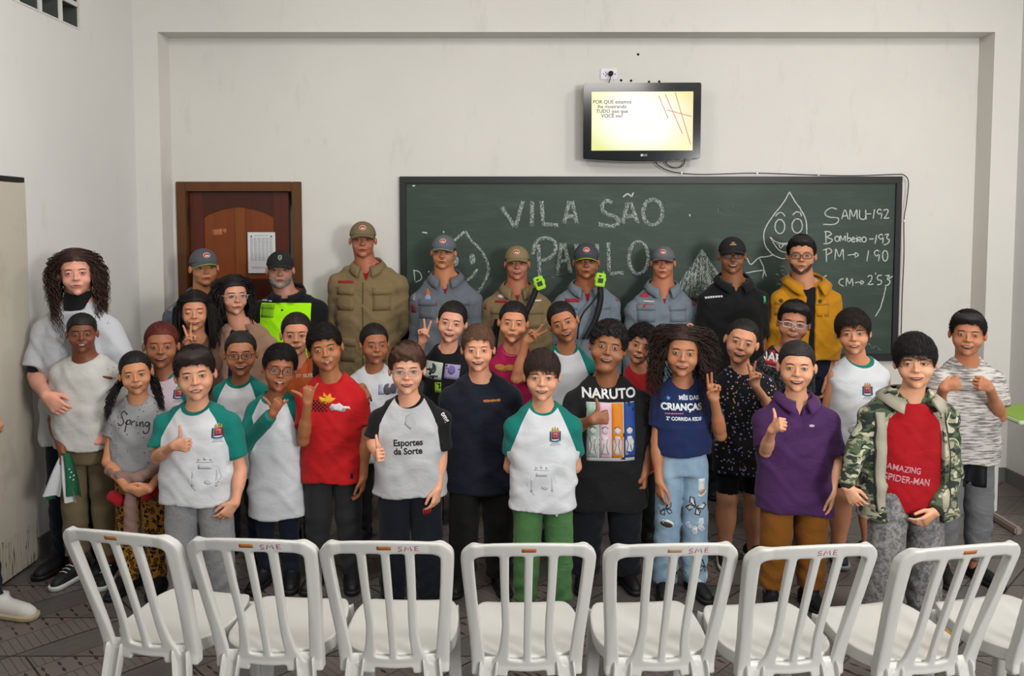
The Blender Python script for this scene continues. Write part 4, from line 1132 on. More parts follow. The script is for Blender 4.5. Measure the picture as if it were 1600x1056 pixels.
def chalkmat(name, dens, col='d8ddd8'):
    t = NT(name); co = t.co(); n = t.noise(co, 130, 2, .7)
    n2 = t.noise(t.map(co, (90, 1, 60), (0, .6, 0)), 1.4, 2)
    f = t.ramp(t.math('ADD', t.math('MULTIPLY', n, .6), t.math('MULTIPLY', n2, .4)), [(dens, (0, 0, 0, 1)), (dens + .09, (1, 1, 1, 1))])
    return t.set(t.mix(f, srgb('4a5850'), srgb(col)), .9, 0, .1)
CH_B = chalkmat('chalk_scribble', .46, 'a9b0aa'); CH_T = chalkmat('chalk_line', .36, 'bec4be'); CH_F = chalkmat('chalk_faint', .52, '8a968e')
def chalk(name, strokes, w, mat=None, sm=6, each=False, k0=0):
    if each:
        for k0, st in enumerate(strokes): chalk(name, [st], w, mat, sm, False, k0)
        return
    S = []
    for st in strokes:
        P = np.array([tuple(W(px, py, YB))[::2] for px, py in st])
        if len(P) > 2 and sm: P = spline(P, sm)
        elif len(P) == 2: P = np.linspace(P[0], P[1], 6)
        P = P + np.random.default_rng(len(S)).normal(size=P.shape) * .0008
        vv, ff = sh_line([(a - bx, b - bzc) for a, b in P], w / 221); S.append(([(a, b, .00015 * ((len(S) + k0) % 6)) for a, b in vv], ff))
    return lay(name, sh_join(*S), mat or CH_T, cb, None, (0, -.0192, 0), (1, 0, 0), (0, 0, 1), .0003 + .00005 * len(S), .0004)
ell_ = lambda cx, cy, a, b, a0=0, a1=360, n=18: [(cx + a * math.cos(rad(q)), cy + b * math.sin(rad(q))) for q in np.linspace(a0, a1, n)]
big = [[(784, 324), (805, 356)], [(817, 314), (805, 356)], [(831, 314), (831, 354)], [(846, 314), (848, 348)], [(846, 350), (872, 352)],
       [(889, 314), (881, 350)], [(893, 314), (901, 350)], [(885, 338), (898, 338)],
       [(956, 317), (948, 314), (940, 322), (944, 332), (958, 338), (966, 344), (962, 352), (948, 353), (934, 350)],
       [(980, 316), (972, 350)], [(984, 316), (996, 350)], [(976, 338), (992, 338)], ell_(1019, 332, 15, 20)]
chalk('chalk_letter_stroke', big, 6.5, CH_B, 4, True)
chalk('chalk_tilde', [[(973, 308), (980, 303), (986, 307), (989, 301)]], 2.5)
p2 = [[(841, 382), (843, 432)], [(832, 398), (838, 378), (852, 372), (866, 378), (868, 390), (860, 402), (845, 408)], [(877, 380), (870, 430)], [(881, 380), (892, 428)], [(873, 410), (888, 406)],
      [(900, 381), (902, 420), (915, 428), (930, 418), (933, 381)], [(950, 378), (951, 426)], [(951, 428), (974, 426)], ell_(997, 403, 15, 25)]
chalk('chalk_letter_stroke', p2, 6, CH_B, 4, True)
chalk('chalk_drop_face', [[(727, 361), (735, 374), (752, 392), (762, 412), (762, 428), (754, 446), (742, 462)], [(690, 452), (680, 430), (690, 400), (704, 382), (726, 362)], [(746, 420), (738, 432), (728, 438)]], 4.5, CH_B)
for x, y in ((738, 405), (712, 408)): lay('chalk_drop_eye', sh_ell(5 / 221, 9 / 221, W(x, y, YB).x - bx, W(x, y, YB).z - bzc), CH_B, cb, None, (0, -.0192, 0), (1, 0, 0), (0, 0, 1), .0003, .0004)
chalk('chalk_small_letters', [[(647, 421), (649, 440)], [(646, 422), (656, 425), (659, 435), (650, 441)]], 1.6)
# filled drop
tri = [(1096, 388), (1102, 397), (1110, 410), (1122, 424), (1130, 436), (1134, 455), (1110, 470), (1070, 468), (1056, 450), (1064, 434), (1076, 420), (1086, 403)]
lay('chalk_filled_drop', sh_star([(W(x, y, YB).x - bx, W(x, y, YB).z - bzc) for x, y in tri], 4), chalkmat('chalk_fill', .50, 'b4bbb5'), cb, None, (0, -.0192, 0), (1, 0, 0), (0, 0, 1), .0003, .0004)
rr_ = random.Random(5)
sc = []
for i in range(46):
    x = rr_.uniform(1062, 1130); y0_ = 392 + abs(x - 1096) * 1.25; y0_ += rr_.uniform(0, 30); sc.append([(x, y0_), (x + (x - 1096) * .25 + rr_.uniform(-2, 2), y0_ + rr_.uniform(10, 26))])
chalk('chalk_hatching', sc, 1.0, CH_T, 0)
# smiling drop
chalk('chalk_smiling_drop', [[(1232, 300), (1222, 318), (1206, 338), (1194, 358), (1192, 374), (1197, 388), (1208, 399), (1222, 404), (1236, 403)], [(1232, 300), (1240, 314), (1250, 328), (1258, 346), (1259, 366)],
      ell_(1217, 354, 7.5, 11), ell_(1244, 353, 8, 11), [(1210, 338), (1215, 333), (1221, 333), (1225, 338)], [(1237, 336), (1243, 331), (1249, 333), (1251, 338)],
      [(1202, 370), (1209, 377), (1220, 380), (1240, 380)], [(1202, 370), (1210, 384), (1220, 393), (1234, 394)], [(1216, 382), (1218, 388), (1223, 382)]], 1.8)
chalk('chalk_drop_teeth', [[(1211, 380), (1225, 382), (1240, 382)]], 4.5, CH_B)
chalk('chalk_drop_arm', [[(1208, 398), (1196, 401), (1184, 403), (1172, 413), (1166, 404), (1161, 400)], [(1186, 405), (1192, 420), (1190, 435)], [(1164, 426), (1190, 422)], [(1192, 420), (1196, 432)]], 1.8)
chalk('chalk_small_words', [[(1217, 417), (1224, 417)], [(1217, 423), (1223, 422)], [(1210, 428), (1216, 431)], [(1219, 428), (1226, 431)], [(1229, 428), (1236, 431)], [(1217, 437), (1224, 437)], [(1211, 444), (1220, 445)]], 4, CH_F, 0)
def txt_strokes(x, y, s, word, adv=1):
    G = {'S': [[(.8, 0), (.3, .02), (.05, .3), (.5, .45), (.95, .6), (.8, .95), (0, 1)]], 'A': [[(0, 1), (.45, 0), (.9, 1)], [(.2, .65), (.75, .6)]], 'M': [[(0, 1), (.1, 0), (.5, .7), (.9, 0), (1, 1)]],
         'U': [[(0, 0), (.02, .8), (.4, 1), (.75, .8), (.8, 0)], [(.8, .6), (.85, 1)]], '-': [[(0, .5), (.6, .48)]], '1': [[(.3, 0), (.1, 1)]], '9': [[(.75, .1), (.4, 0), (.15, .25), (.4, .5), (.75, .3), (.8, .05), (.65, 1)]],
         '2': [[(.05, .15), (.4, 0), (.65, .2), (.4, .65), (.1, .95), (.8, .9)]], 'B': [[(0, 0), (.5, 0), (.75, .2), (.3, .45), (.85, .65), (.5, .95), (-.1, 1)], [(.15, 0), (.2, 1)]],
         'o': [ell_(.4, .7, .33, .3, 0, 360, 10)], 'm': [[(0, 1), (.05, .35), (.4, .85), (.75, .35), (.8, 1)]], 'b': [[(.1, -.1), (.15, 1)], [(.15, .6), (.5, .5), (.6, .8), (.2, 1)]], 'e': [[(.1, .75), (.6, .65), (.35, .45), (.1, .75), (.3, 1), (.65, .9)]],
         'i': [[(.2, .5), (.25, 1)], [(.2, .25), (.25, .3)]], 'R': [[(.05, .45), (.1, 1)], [(.05, .5), (.5, .45), (.5, .7), (.15, .75), (.6, 1)]], '3': [[(.1, .05), (.6, 0), (.35, .35), (.7, .6), (.5, .95), (0, 1.1)]],
         'P': [[(.15, 0), (.2, 1.2)], [(-.2, .1), (.5, -.05), (.8, .25), (.2, .55)]], '0': [ell_(.4, .5, .3, .48, 0, 360, 12)], '>': [[(0, .55), (.9, .5)], [(.9, .3), (.9, .75), (1.3, .52), (.9, .3)]], 'C': [[(.7, .1), (.2, .2), (.05, .7), (.7, 1)]],
         '5': [[(.6, 0), (.1, .05), (.05, .45), (.5, .5), (.5, .85), (0, 1)]], "'": [[(.1, -.3), (.1, -.1)]], 'D': [[(.1, 0), (.12, 1)], [(0, 0), (.7, .3), (.6, .9), (.1, 1)]], ' ': []}
    out = []; wd = {"'": .35, 'i': .5, ' ': .7, '1': .55, '-': .85, '>': 1.7, 'M': 1.3, 'S': 1.25, 'm': 1.0}
    for ch in word:
        for st in G.get(ch, []): out.append([(x + a * s * .8, y + b * s) for a, b in st])
        x += s * .8 * wd.get(ch, 1.05) * adv
    return out
S = [[(1306, 327), (1296, 325), (1287, 333), (1293, 339), (1308, 341), (1304, 350), (1284, 351)]] + txt_strokes(1313, 328, 15, 'AMU', 1.0) + txt_strokes(1352, 327, 15, '-192', .88)
chalk('chalk_phone_line', S, 1.7, CH_T, 4)
chalk('chalk_phone_line', txt_strokes(1286, 362, 19, 'B', 1) + txt_strokes(1302, 364, 13, 'om', .80) + txt_strokes(1321, 365, 13, 'beiRo', .60) + txt_strokes(1356, 366, 15, '-193', .78), 1.7, CH_T, 4)
chalk('chalk_phone_line', txt_strokes(1287, 389, 17, 'PM>', 1.1) + txt_strokes(1351, 391, 17, '1', .9) + txt_strokes(1362, 391, 17, '90', .95), 1.7, CH_T, 4)
chalk('chalk_phone_line', txt_strokes(1309, 434, 13, 'CM>', 1.02) + txt_strokes(1353, 430, 15, "2'53", .93), 1.7, CH_T, 4)
chalk('chalk_long_line', [[(1283, 434), (1290, 430)], [(1386, 436), (1393, 431)], [(1382, 448), (1378, 466), (1374, 480), (1370, 487), (1366, 494)]], 1.7, CH_T, 4, True)
chalk('chalk_rubbed_marks', [[(1120, 332), (1122, 322), (1128, 330)], [(1142, 318), (1146, 330)], [(1038, 318), (1044, 314), (1062, 313)], [(1350, 540), (1356, 536), (1360, 545), (1366, 540), (1374, 548)], [(846, 432), (856, 428), (866, 434), (876, 428), (884, 434)], [(1020, 408), (1040, 404)]], 1.6, CH_F, 6, True)
chalk('chalk_dots', [[(660, 363), (668, 364)], [(1076, 335), (1078, 338)], [(645, 291), (649, 290)], [(932, 284), (944, 284)], [(693, 361), (694, 364)], [(669, 424), (672, 425)]], 2.4, CH_T, 0, True)
# ================================================================ television, socket, cables
tv = W(1003.5, 191, YB - .13); tvo = empty('television', (tv.x, YB, tv.z), 'black flat television mounted on the wall above the chalkboard', 'television', rz=rad(-1.5))
sT = FPX / (YB - .14)
tw, thh = 181 / sT, 120 / sT
# casing with a curved bottom
def tvprism(n, wx, z1, z0, bow, y0, y1, mat, par, bevel):
    P = [(-wx / 2, z1), (wx / 2, z1)] + [(wx / 2 - wx * i / 14, z0 - bow * math.sin(PI * i / 14)) for i in range(15)]
    return MB().prism(P[::-1], y0, y1).build(n, mat, par, bevel=bevel)
M_TV = plain('tv_plastic', '09090b', .14, spec=.4)
tvprism('casing', tw, thh / 2, -thh / 2 + .015, .018, -.15, -.06, M_TV, tvo, .006)
MB().box((-.2, -.06, -.15), (.2, 0, .15)).build('wall_mount', plain('dark_metal', '2a2622', .5, .6), tvo, bevel=.005)
t = NT('tv_screen'); co = t.co('Object'); s_ = t.node('ShaderNodeSeparateXYZ'); t.l.new(co, s_.inputs[0])
xx, zz = s_.outputs[0], s_.outputs[2]
r1 = t.math('ADD', t.math('POWER', t.math('DIVIDE', xx, .40), 2), t.math('POWER', t.math('DIVIDE', t.math('ADD', zz, -.01), .26), 2))
c_ = t.mix(t.ramp(r1, [(.25, (0, 0, 0, 1)), (1.3, (1, 1, 1, 1))]), (1, .98, .87, 1), (.80, .83, .30, 1))
rgt = t.ramp(t.math('ADD', xx, t.math('MULTIPLY', zz, -.25)), [(.16, (0, 0, 0, 1)), (.42, (1, 1, 1, 1))])
c_ = t.mix(t.math('MULTIPLY', rgt, .75), c_, (.95, .62, .38, 1))
t.m.node_tree.nodes['Principled BSDF'].inputs['Roughness'].default_value = .2
t.put(t.b.inputs['Base Color'], (.02, .02, .02, 1)); t.put(t.b.inputs['Emission Color'], c_); t.b.inputs['Emission Strength'].default_value = SCREEN
sw, shh = 156 / sT, 90 / sT
scr = MB().box((-sw / 2, -.1515, -shh / 2 + .005), (sw / 2, -.146, shh / 2 + .005)).build('screen', t.m, tvo)
mt = emis('screen_text', '3d3a18', .5)
for i, ln in enumerate(('POR QUE estamos', 'lhe mostrando', 'TUDO isso que', 'VOCÊ viu?')):
    lay('screen_text', sh_text(ln, 7.6 / sT, 0, 0, 'CENTER', .012), mt, scr, None, ((957 - 1003.5) / sT, -.1516, (191 - 160.5 - i * 7.1) / sT), (1, 0, 0), (0, 0, 1), .0004, .0003)
ml = emis('screen_streak', 'f0a878', .75)
lay('screen_streak', sh_join(*[sh_line(np.linspace(np.array(a), np.array(b), 5) / sT, 1.2 / sT) for a, b in (((35, 42), (62, -18)), ((50, 45), (75, -35)), ((38, 18), (76, 8)), ((25, 40), (40, 5)))]), ml, scr, None, (0, -.1516, 0), (1, 0, 0), (0, 0, 1), .0003, .0002)
lgm = emis('logo_white', 'e6e6ea', .6)
lay('maker_mark', sh_join(sh_ell(2.1 / sT, 2.1 / sT), sh_text('LG', 4.6 / sT, 5.4 / sT, 0, 'CENTER', .02)), lgm, tvo, None, (0, -.1512, (191 - 242) / sT), (1, 0, 0), (0, 0, 1), .0004, .0004)
pl = W(951, 116, YB); so = empty('power_socket', (pl.x, YB, pl.z), 'white double power socket above the television', 'socket')
MB().box((-.058, -.010, -.038), (.058, 0, .038)).build('socket_plate', plain('socket_plastic', 'd9d9e2', .4), so, bevel=.004)
lay('socket_holes', sh_join(*[sh_ell(.004, .004, x, z, 8, 1) for x, z in ((-.022, .012), (-.022, -.012), (-.016, 0), (-.036, 0), (.045, 0))]), plain('hole', '15130f', .8), so, None, (0, -.0102, 0), (1, 0, 0), (0, 0, 1), .0003, .0003)
CAB = plain('black_cable', '121214', .5)
mb = MB().tube([(.012, -.012, .0), (.012, -.04, 0)], .017, 12).tube(spline([(.012, -.035, -.004), (.008, -.040, -.03), (-.004, -.04, -.07), (-.012, -.04, -.12)], 6), .0035, 6)
o = mb.build('power_plug', plain('black_plug', '141416', .4), None, True); o.location = (pl.x, YB, pl.z); prop(o, 'black plug and cord in the socket above the television', 'plug')
def cable(name, pts, y, lab, r=.0035):
    v, f = tube(spline([tuple(W(px, py, YB)) if len((px, py)) == 2 else 0 for px, py in pts], 6), r, 6)
    v = np.array(v); v[:, 1] += -y
    o = link(name, v, f, CAB); prop(o, lab, 'cable'); return o
c1 = cable('video_cable', [(1020, 250), (1026, 258), (1040, 266), (1062, 271), (1100, 273), (1180, 271), (1270, 274), (1330, 275), (1395, 273), (1408, 274), (1415, 285), (1412, 318), (1408, 345), (1408, 400), (1405, 470), (1403, 560)], .040, 'long black cable running along the chalkboard top and down its right side')
for px, py in ((1063, 271), (1180, 271), (1275, 273), (1408, 345)):
    q = W(px, py, YB); cl = MB().box((-.006, -.05, -.008), (.006, -.034, .008)).build('cable_clip', plain('clip_white', 'd8d8d8', .5), c1, bevel=.002); cl.location = (q.x, YB, q.z)
cable('antenna_cable', [(1036, 251), (1042, 258), (1050, 262), (1060, 262), (1066, 258), (1069, 250)], .030, 'short black cable looping below the television')
hm_ = plain('drill_hole', '14110f', .9)
for i, (px, py) in enumerate(((970.5, 125.5), (986, 126), (1014, 128), (1030, 127.5), (997, 85))):
    q = W(px, py, YB); v, f = sh_ell(.009, .009, 0, 0, 12, 1)
    o = lay('drill_hole', (v, f), hm_, None, None, (0, 0, 0), (1, 0, 0), (0, 0, 1), .0006, .0005); o.location = (q.x, YB, q.z)
    prop(o, ['leftmost small black drill hole right of the socket', 'second small drill hole right of the socket', 'third small drill hole right of the socket', 'rightmost drill hole of the row above the television', 'single black drill hole high above the television'][i], 'hole', 'drill holes above the television')
# ================================================================ plastic chairs
M_CH = plain('white_plastic', 'c2c1bc', .38, spec=.45, var=.07, **{'Subsurface Weight': .0})
def chair_parts():
    out = {}
    ys = lambda x, z: -.150 - .155 * np.clip((z - .42) / .45, 0, 1.1) ** 1.1 - .030 * (1 - (x / .2) ** 2)
    F = Field((-.22, -.035, .34), (.22, .035, .90), .0045, .0045); F.ax[1] = np.linspace(-.03, .03, 25).astype(np.float32); F.F = np.full([len(a) for a in F.ax], .2, np.float32)
    X, Y, Z = np.meshgrid(*F.ax, indexing='ij', sparse=True)
    def seg2(a, b, ra, rb):
        L = (b[0] - a[0]) ** 2 + (b[1] - a[1]) ** 2; t = np.clip(((X - a[0]) * (b[0] - a[0]) + (Z - a[1]) * (b[1] - a[1])) / L, 0, 1)
        return np.sqrt((X - a[0] - t * (b[0] - a[0])) ** 2 + (Z - a[1] - t * (b[1] - a[1])) ** 2) - (ra + (rb - ra) * t)
    def poly(P, R0):
        Q = spline([np.array(p) for p in P], 5); R_ = np.interp(np.linspace(0, 1, len(Q)), np.linspace(0, 1, len(R0)), R0)
        return [[(tuple(Q[i]), tuple(Q[i + 1]), R_[i], R_[i + 1]) for i in range(len(Q) - 1)]]
    S = poly([(-.158, .838), (-.08, .846), (0, .848), (.08, .846), (.158, .838)], [.020, .022, .020])
    for s in (-1, 1):
        S += poly([(s * .158, .838), (s * .176, .822), (s * .180, .79), (s * .170, .65), (s * .158, .52), (s * .150, .40)], [.020, .020, .019, .018, .019, .022])
        S += poly([(s * .072, .84), (s * .070, .70), (s * .066, .56), (s * .074, .46), (s * .095, .38)], [.014, .0125, .0125, .017, .034])
    S += poly([(0, .84), (0, .64), (0, .44)], [.0125, .0115, .0115]) + poly([(-.08, .425), (0, .420), (.08, .425)], [.020, .018, .020])
    S += [[((s * .10, .39), (s * .145, .39), .03, .026)] for s in (-1, 1)]
    d = None
    for grp in S:
        q = None
        for a, b, r1, r2 in grp: e_ = seg2(a, b, r1, r2); q = e_ if q is None else np.minimum(q, e_)
        d = q if d is None else smin(d, q, .008)
    d = np.maximum(d, .385 - Z); t = .0095 + .008 * np.clip((abs(X) - .13) / .03, 0, 1)
    a, b = d + .006, abs(Y) - t + .006
    F.F = (np.minimum(np.maximum(a, b), 0) + np.sqrt(np.maximum(a, 0) ** 2 + np.maximum(b, 0) ** 2) - .006).astype(np.float32)
    V, Q = F.mesh(); V[:, 1] += ys(V[:, 0], V[:, 2]); out['backrest'] = (V, Q)
    F = Field((-.22, -.22, -.06), (.22, .27, .02), .006, .006); F.ax[2] = np.linspace(-.06, .012, 25).astype(np.float32); F.F = np.full([len(a) for a in F.ax], .2, np.float32)
    X, Y, Z = np.meshgrid(*F.ax, indexing='ij', sparse=True)
    zt = lambda x, y: .445 + .010 * (abs(x) / .18) ** 3 - .014 * np.exp(-((y + .0) / .12) ** 2) - .05 * np.clip((y - .17) / .08, 0, 1) ** 2
    hwid = .184 - .02 * np.clip(Y / .25, 0, 1) ** 2
    d2 = ((abs(X) / hwid) ** 3.0 + (abs(Y - .035) / .205) ** 3.0) ** (1 / 3.0); d2 = (d2 - 1) * .19
    a_, b_ = d2 + .006, abs(Z + .007) - .001
    slab = np.minimum(np.maximum(a_, b_), 0) + np.sqrt(np.maximum(a_, 0) ** 2 + np.maximum(b_, 0) ** 2) - .006
    rim = np.maximum(np.maximum(d2, -.014 - d2), np.maximum(Z + .002, -.046 - Z))
    F.F = np.minimum(slab, rim).astype(np.float32); V, Q = F.mesh(); V[:, 2] += zt(V[:, 0], V[:, 1]); out['seat'] = (V, Q)
    def leg(a, b, wx, wy):
        F = Field((-.05, -.045, -.01), (.05, .045, a[2] + .02), .005, .005); F.ax[2] = np.linspace(-.012, a[2] + .012, 40).astype(np.float32); F.F = np.full([len(q) for q in F.ax], .2, np.float32)
        X, Y, Z = np.meshgrid(*F.ax, indexing='ij', sparse=True); t = (a[2] - Z) / (a[2] - b[2]); k = 1 - .25 * t
        q = rbox(X, Y, Z * 0, (0, 0, 0), (wx * k, wy * k, 1), .010)
        q = np.maximum(q, -rbox(X, Y + math.copysign(.018, -a[1]), Z * 0, (0, 0, 0), ((wx - .008) * k, wy * k, 1), .005))
        F.F = (np.maximum(q, np.maximum(-Z, Z - a[2])) + np.zeros(F.F.shape)).astype(np.float32); V, Q = F.mesh(); t = (a[2] - V[:, 2]) / (a[2] - b[2])
        V[:, 0] += a[0] + (b[0] - a[0]) * t; V[:, 1] += a[1] + (b[1] - a[1]) * t; return V, Q
    out['legs'] = [leg(np.array((s * .118, -.175, .44)), np.array((s * .165, -.24, 0)), .030, .020) for s in (-1, 1)] + [leg(np.array((s * .145, .18, .43)), np.array((s * .165, .22, 0)), .028, .020) for s in (-1, 1)]
    return out, ys
cp_, ysf = chair_parts()
def mkmesh(name, VF, mat):
    o = link(name, VF[0], VF[1], mat); me = o.data; bpy.data.objects.remove(o); return me
ME = {'seat': mkmesh('seat', cp_['seat'], M_CH), 'backrest': mkmesh('backrest', cp_['backrest'], M_CH)}; MEL = [mkmesh('leg', q, M_CH) for q in cp_['legs']]
bt_ = Target(*cp_['backrest'])
M_STK = plain('orange_sticker', 'a8642c', .6, var=.3); M_PINK = plain('pink_marker', 'a04a72', .7)
order = ['leftmost', 'second', 'third', 'fourth', 'fifth', 'sixth', 'seventh', 'last']
CHAIRS = [(186, 524, -12, 1, 0), (392, 537, -4, 1, 1), (603, 541, -1, 1, 1), (826, 545, 1, 1, 0), (1050, 545, 3, .6, .4), (1271, 548, 6, 0, 1), (1502, 548, 10, 1, 0), (1722, 536, 13, 0, 0)]
for i, (px, s, rz, stk, wr) in enumerate(CHAIRS):
    d = FPX / s + .29; q = W(px, 850, FPX / s)
    a = rad(rz); x = q.x + math.sin(a) * -.29 * -1 * 0 + (-math.sin(-a)) * 0
    cx_ = q.x - math.sin(a) * .30
    ch = empty('plastic_chair', (cx_, FPX / s + .30 * math.cos(a), 0), None, 'chair', 'white plastic chairs in the front row', a)
    ch['label'] = ['leftmost white plastic chair, turned, in front of the leopard print trousers', 'white plastic chair in front of boy with grey sweatpants, second from the left', 'white plastic chair in front of the boy in the football shirt', 'white plastic chair in front of the boy with green trousers',
                   'white plastic chair in front of the girl with butterfly jeans', 'white plastic chair in front of the boy with mustard trousers', 'white plastic chair in front of the boy in camouflage jacket', 'white plastic chair cut off by the right edge of the photo'][i]
    for n_, m_ in list(ME.items()) + [('leg', m) for m in MEL]:
        o = bpy.data.objects.new(n_, m_); C.collection.objects.link(o); o.parent = ch
    if i == 7: continue
    def cl(nm, S, mat, x, z): return lay(nm, S, mat, ch, bt_, (x, -.36, z), (1, 0, 0), (0, 0, 1), .0006, .0006, None, .2)
    if stk:
        st = cl('sticker', sh_rect(.042, .013, 5, 2), M_STK if stk == 1 else plain('worn_sticker', 'a58a6c', .7), 0, .849)
    if wr:
        st_ = [[(-.030 + .010 * math.cos(q) * .8, .006 * math.sin(q * 2)) for q in np.linspace(0, 5, 8)], [(-.012, -.006), (-.009, .006), (-.004, -.002), (.001, .006), (.004, -.006)], [(.020, .006), (.012, .006), (.012, -.006), (.021, -.006)], [(.012, 0), (.019, 0)]]
        st_[0] = [(-.018, .006), (-.026, .005), (-.026, .001), (-.018, -.001), (-.018, -.005), (-.027, -.006)]
        cl('marker_writing', sh_join(*[sh_line(np.array(q_) * 1.25, .0028) for q_ in st_]), M_PINK, .075 if i != 5 else .03, .846)
# ---- school desk by the right wall
dk = W(1590, 650, 4.75); X_ = dk.x - .14
de = empty('school_desk', (X_ + .28, 4.75, 0), 'small white school desk with green top by the right wall', 'desk')
M_TUBE = plain('desk_tube', 'c4c3bf', .4); gr = plain('desk_green', '86a83c', .5)
zt_ = .66
MB().box((-.27, -.22, zt_ - .02), (.27, .22, zt_)).build('desk_rim', plain('desk_rim', 'b9cfa8', .5), de, bevel=.006)
MB().box((-.25, -.20, zt_), (.25, .20, zt_ + .004)).build('desk_top', gr, de)
for s_x in (-.26, .22):
    MB().box((s_x - .02, .0, .05), (s_x + .02, .04, zt_ - .02)).build('desk_leg', M_TUBE, de, bevel=.006)
    MB().box((s_x - .02, -.24, .0), (s_x + .02, .26, .045)).build('desk_foot', plain('desk_foot', '8d7c74', .6), de, bevel=.008)

# ================================================================ clothes
WHITE = 'c6c8cc'; TEAL = '0d6b62'
def pt_spring(t, co, x):
    v = t.vor(t.map(co, (1, .3, 1)), 52, 'F1', 'Distance', .8); return t.mix(t.math('LESS_THAN', v, .17), x, srgb('6e3444'))
def pt_leopard(t, co, x):
    n = t.noise(co, 30, 2, out='Color'); v = t.vor(co, 48, 'F1', 'Distance', .9)
    a = t.math('MULTIPLY', t.math('GREATER_THAN', v, .27), t.math('LESS_THAN', t.math('ADD', v, t.math('MULTIPLY', t.noise(co, 90, 1), .3)), .62))
    return t.mix(a, t.mix(t.math('LESS_THAN', v, .27), x, srgb('8a5420')), srgb('17100c'))
def pt_camo(t, co, x):
    c2 = t.map(co, (1, 1, 1.5)); a = t.math('GREATER_THAN', t.noise(c2, 15, 2, .45, 1.0), .52); b = t.math('GREATER_THAN', t.noise(t.map(c2, loc=(5, 3, 2)), 17, 2, .45, 1.2), .57); c = t.math('GREATER_THAN', t.noise(t.map(c2, loc=(9, 1, 7)), 14, 2, .45, 1.0), .585)
    return t.mix(c, t.mix(b, t.mix(a, srgb('4d5a42'), srgb('27302a')), srgb('8f8d77')), srgb('b5b099'))
def pt_melange(t, co, x):
    n = t.noise(t.map(co, (9, 9, 75)), 1.6, 3, .6); return t.mix(t.ramp(n, [(.44, (0, 0, 0, 1)), (.60, (1, 1, 1, 1))]), srgb('bdb9b4'), srgb('6c6865'))
def pt_mottle(t, co, x):
    n = t.noise(co, 55, 4, .75); return t.mix(t.ramp(n, [(.40, (0, 0, 0, 1)), (.62, (1, 1, 1, 1))]), srgb('565656'), srgb('8e8d8c'))
def pt_heather(t, co, x):
    n = t.noise(t.map(co, (1, 1, .3)), 260, 2, .6); return t.mix(n, x, srgb('9b9b9d'))
def pt_hearts(t, co, x):
    sp_ = t.node('ShaderNodeTexVoronoi', feature='F1'); t.put(sp_.inputs['Vector'], t.map(co, (1, .2, 1))); sp_.inputs['Scale'].default_value = 58
    cc = t.ramp(sp_.outputs['Color'], [(.30, srgb('7f78a8')), (.42, srgb('a88a4a')), (.55, srgb('b58f86')), (.7, srgb('8f86b8'))])
    return t.mix(t.math('LESS_THAN', sp_.outputs['Distance'], .27), x, cc)
def pt_jeans(t, co, x):
    n = t.noise(t.map(co, (1, 1, .25)), 12, 4, .6); return t.mix(n, srgb('5f7f9c'), srgb('a3b9c9'))
def pt_marvel(t, co, x):
    n = t.noise(co, 60, 3, .8, 1.5); return t.mix(t.ramp(n, [(.56, (0, 0, 0, 1)), (.60, (1, 1, 1, 1))]), x, srgb('6d6d70'))
UNI = cloth('school_shirt', WHITE, [('rag', 0, TEAL), ('nk', .004, TEAL)])
SLEEVELESS = cloth('school_vest', WHITE, [('nk', .004, TEAL)])
GREY_U = cloth('grey_uniform', '60666f', bumps=.3); GREY_U2 = cloth('light_grey_uniform', '6c7780', bumps=.3); KHAKI = cloth('khaki_uniform', '7a6849', bumps=.3)
RED_T = cloth('red_undershirt', '8e1220'); BLACK = cloth('black_cloth', '111214'); CHAR = cloth('charcoal_cloth', '28292b'); NAVY = cloth('navy_cloth', '141a2a')
def polymap(pts, cx, cy, sc=1): return sh_star([((x - cx) * sc, (cy - y) * sc) for x, y in pts], 3)
P_ = lambda n, c, r=.7: plain(n, c, r)
def collar(info, mat, phi0=22, r0=.0, hgt=.050, fl=.034, tip=.022, name='collar', lift=0, y0=0):
    rn, H = info['rn'], info['H0']; k = H / 1.7; mx, ty, zs = info['mx'], info['ty'] + y0, info['zn'] - .045 * k
    V = []; n = 30
    for i in range(n + 1):
        ph = rad(phi0 + (360 - 2 * phi0) * i / n); c = (1 + math.cos(ph)) / 2
        e = max(0, 1 - min(i, n - i) / 4)
        r1 = rn * 1.20 + .006 + r0; z1 = zs + lift + (hgt - (hgt + .012) * c ** 1.3) * k + .010
        r2 = r1 + (fl + .010 * c) * k; z2 = z1 - (.030 + tip * e + .012 * c) * k
        dx, dy = math.sin(ph), -math.cos(ph)
        for r, z in ((r1 - .003, z1 - .02), (r1, z1), ((r1 + r2) / 2, (z1 * .55 + z2 * .45)), (r2, z2), (r2 - .004, z2 - .004), ((r1 + r2) / 2 - .004, (z1 * .5 + z2 * .5) - .01)):
            V.append((mx + dx * r * 1.08, ty - .004 + dy * r * 1.05, z))
    F = []
    for i in range(n):
        for j in range(6):
            a = i * 6 + j; b = i * 6 + (j + 1) % 6; F.append((a, a + 6, b + 6, b))
    F += [tuple(range(6)), tuple(range(n * 6 + 5, n * 6 - 1, -1))]
    bmx = link(name, V, F, mat, info['par']); bm = bmesh.new(); bm.from_mesh(bmx.data); bmesh.ops.recalc_face_normals(bm, faces=bm.faces); bm.to_mesh(bmx.data); bm.free(); return bmx
def pocket(info, mat, px, py, w, h, flap=True, tgt='jt'):
    p = prt(info, 'pocket', sh_rect(w, h, 4, 4), px, py, mat, .002, tgt, th=.003)
    if flap: prt(info, 'pocket_flap', sh_rect(w + 1.5, h * .34, 4, 2), px, py - h * .36, mat, .0055, tgt, p, th=.003)
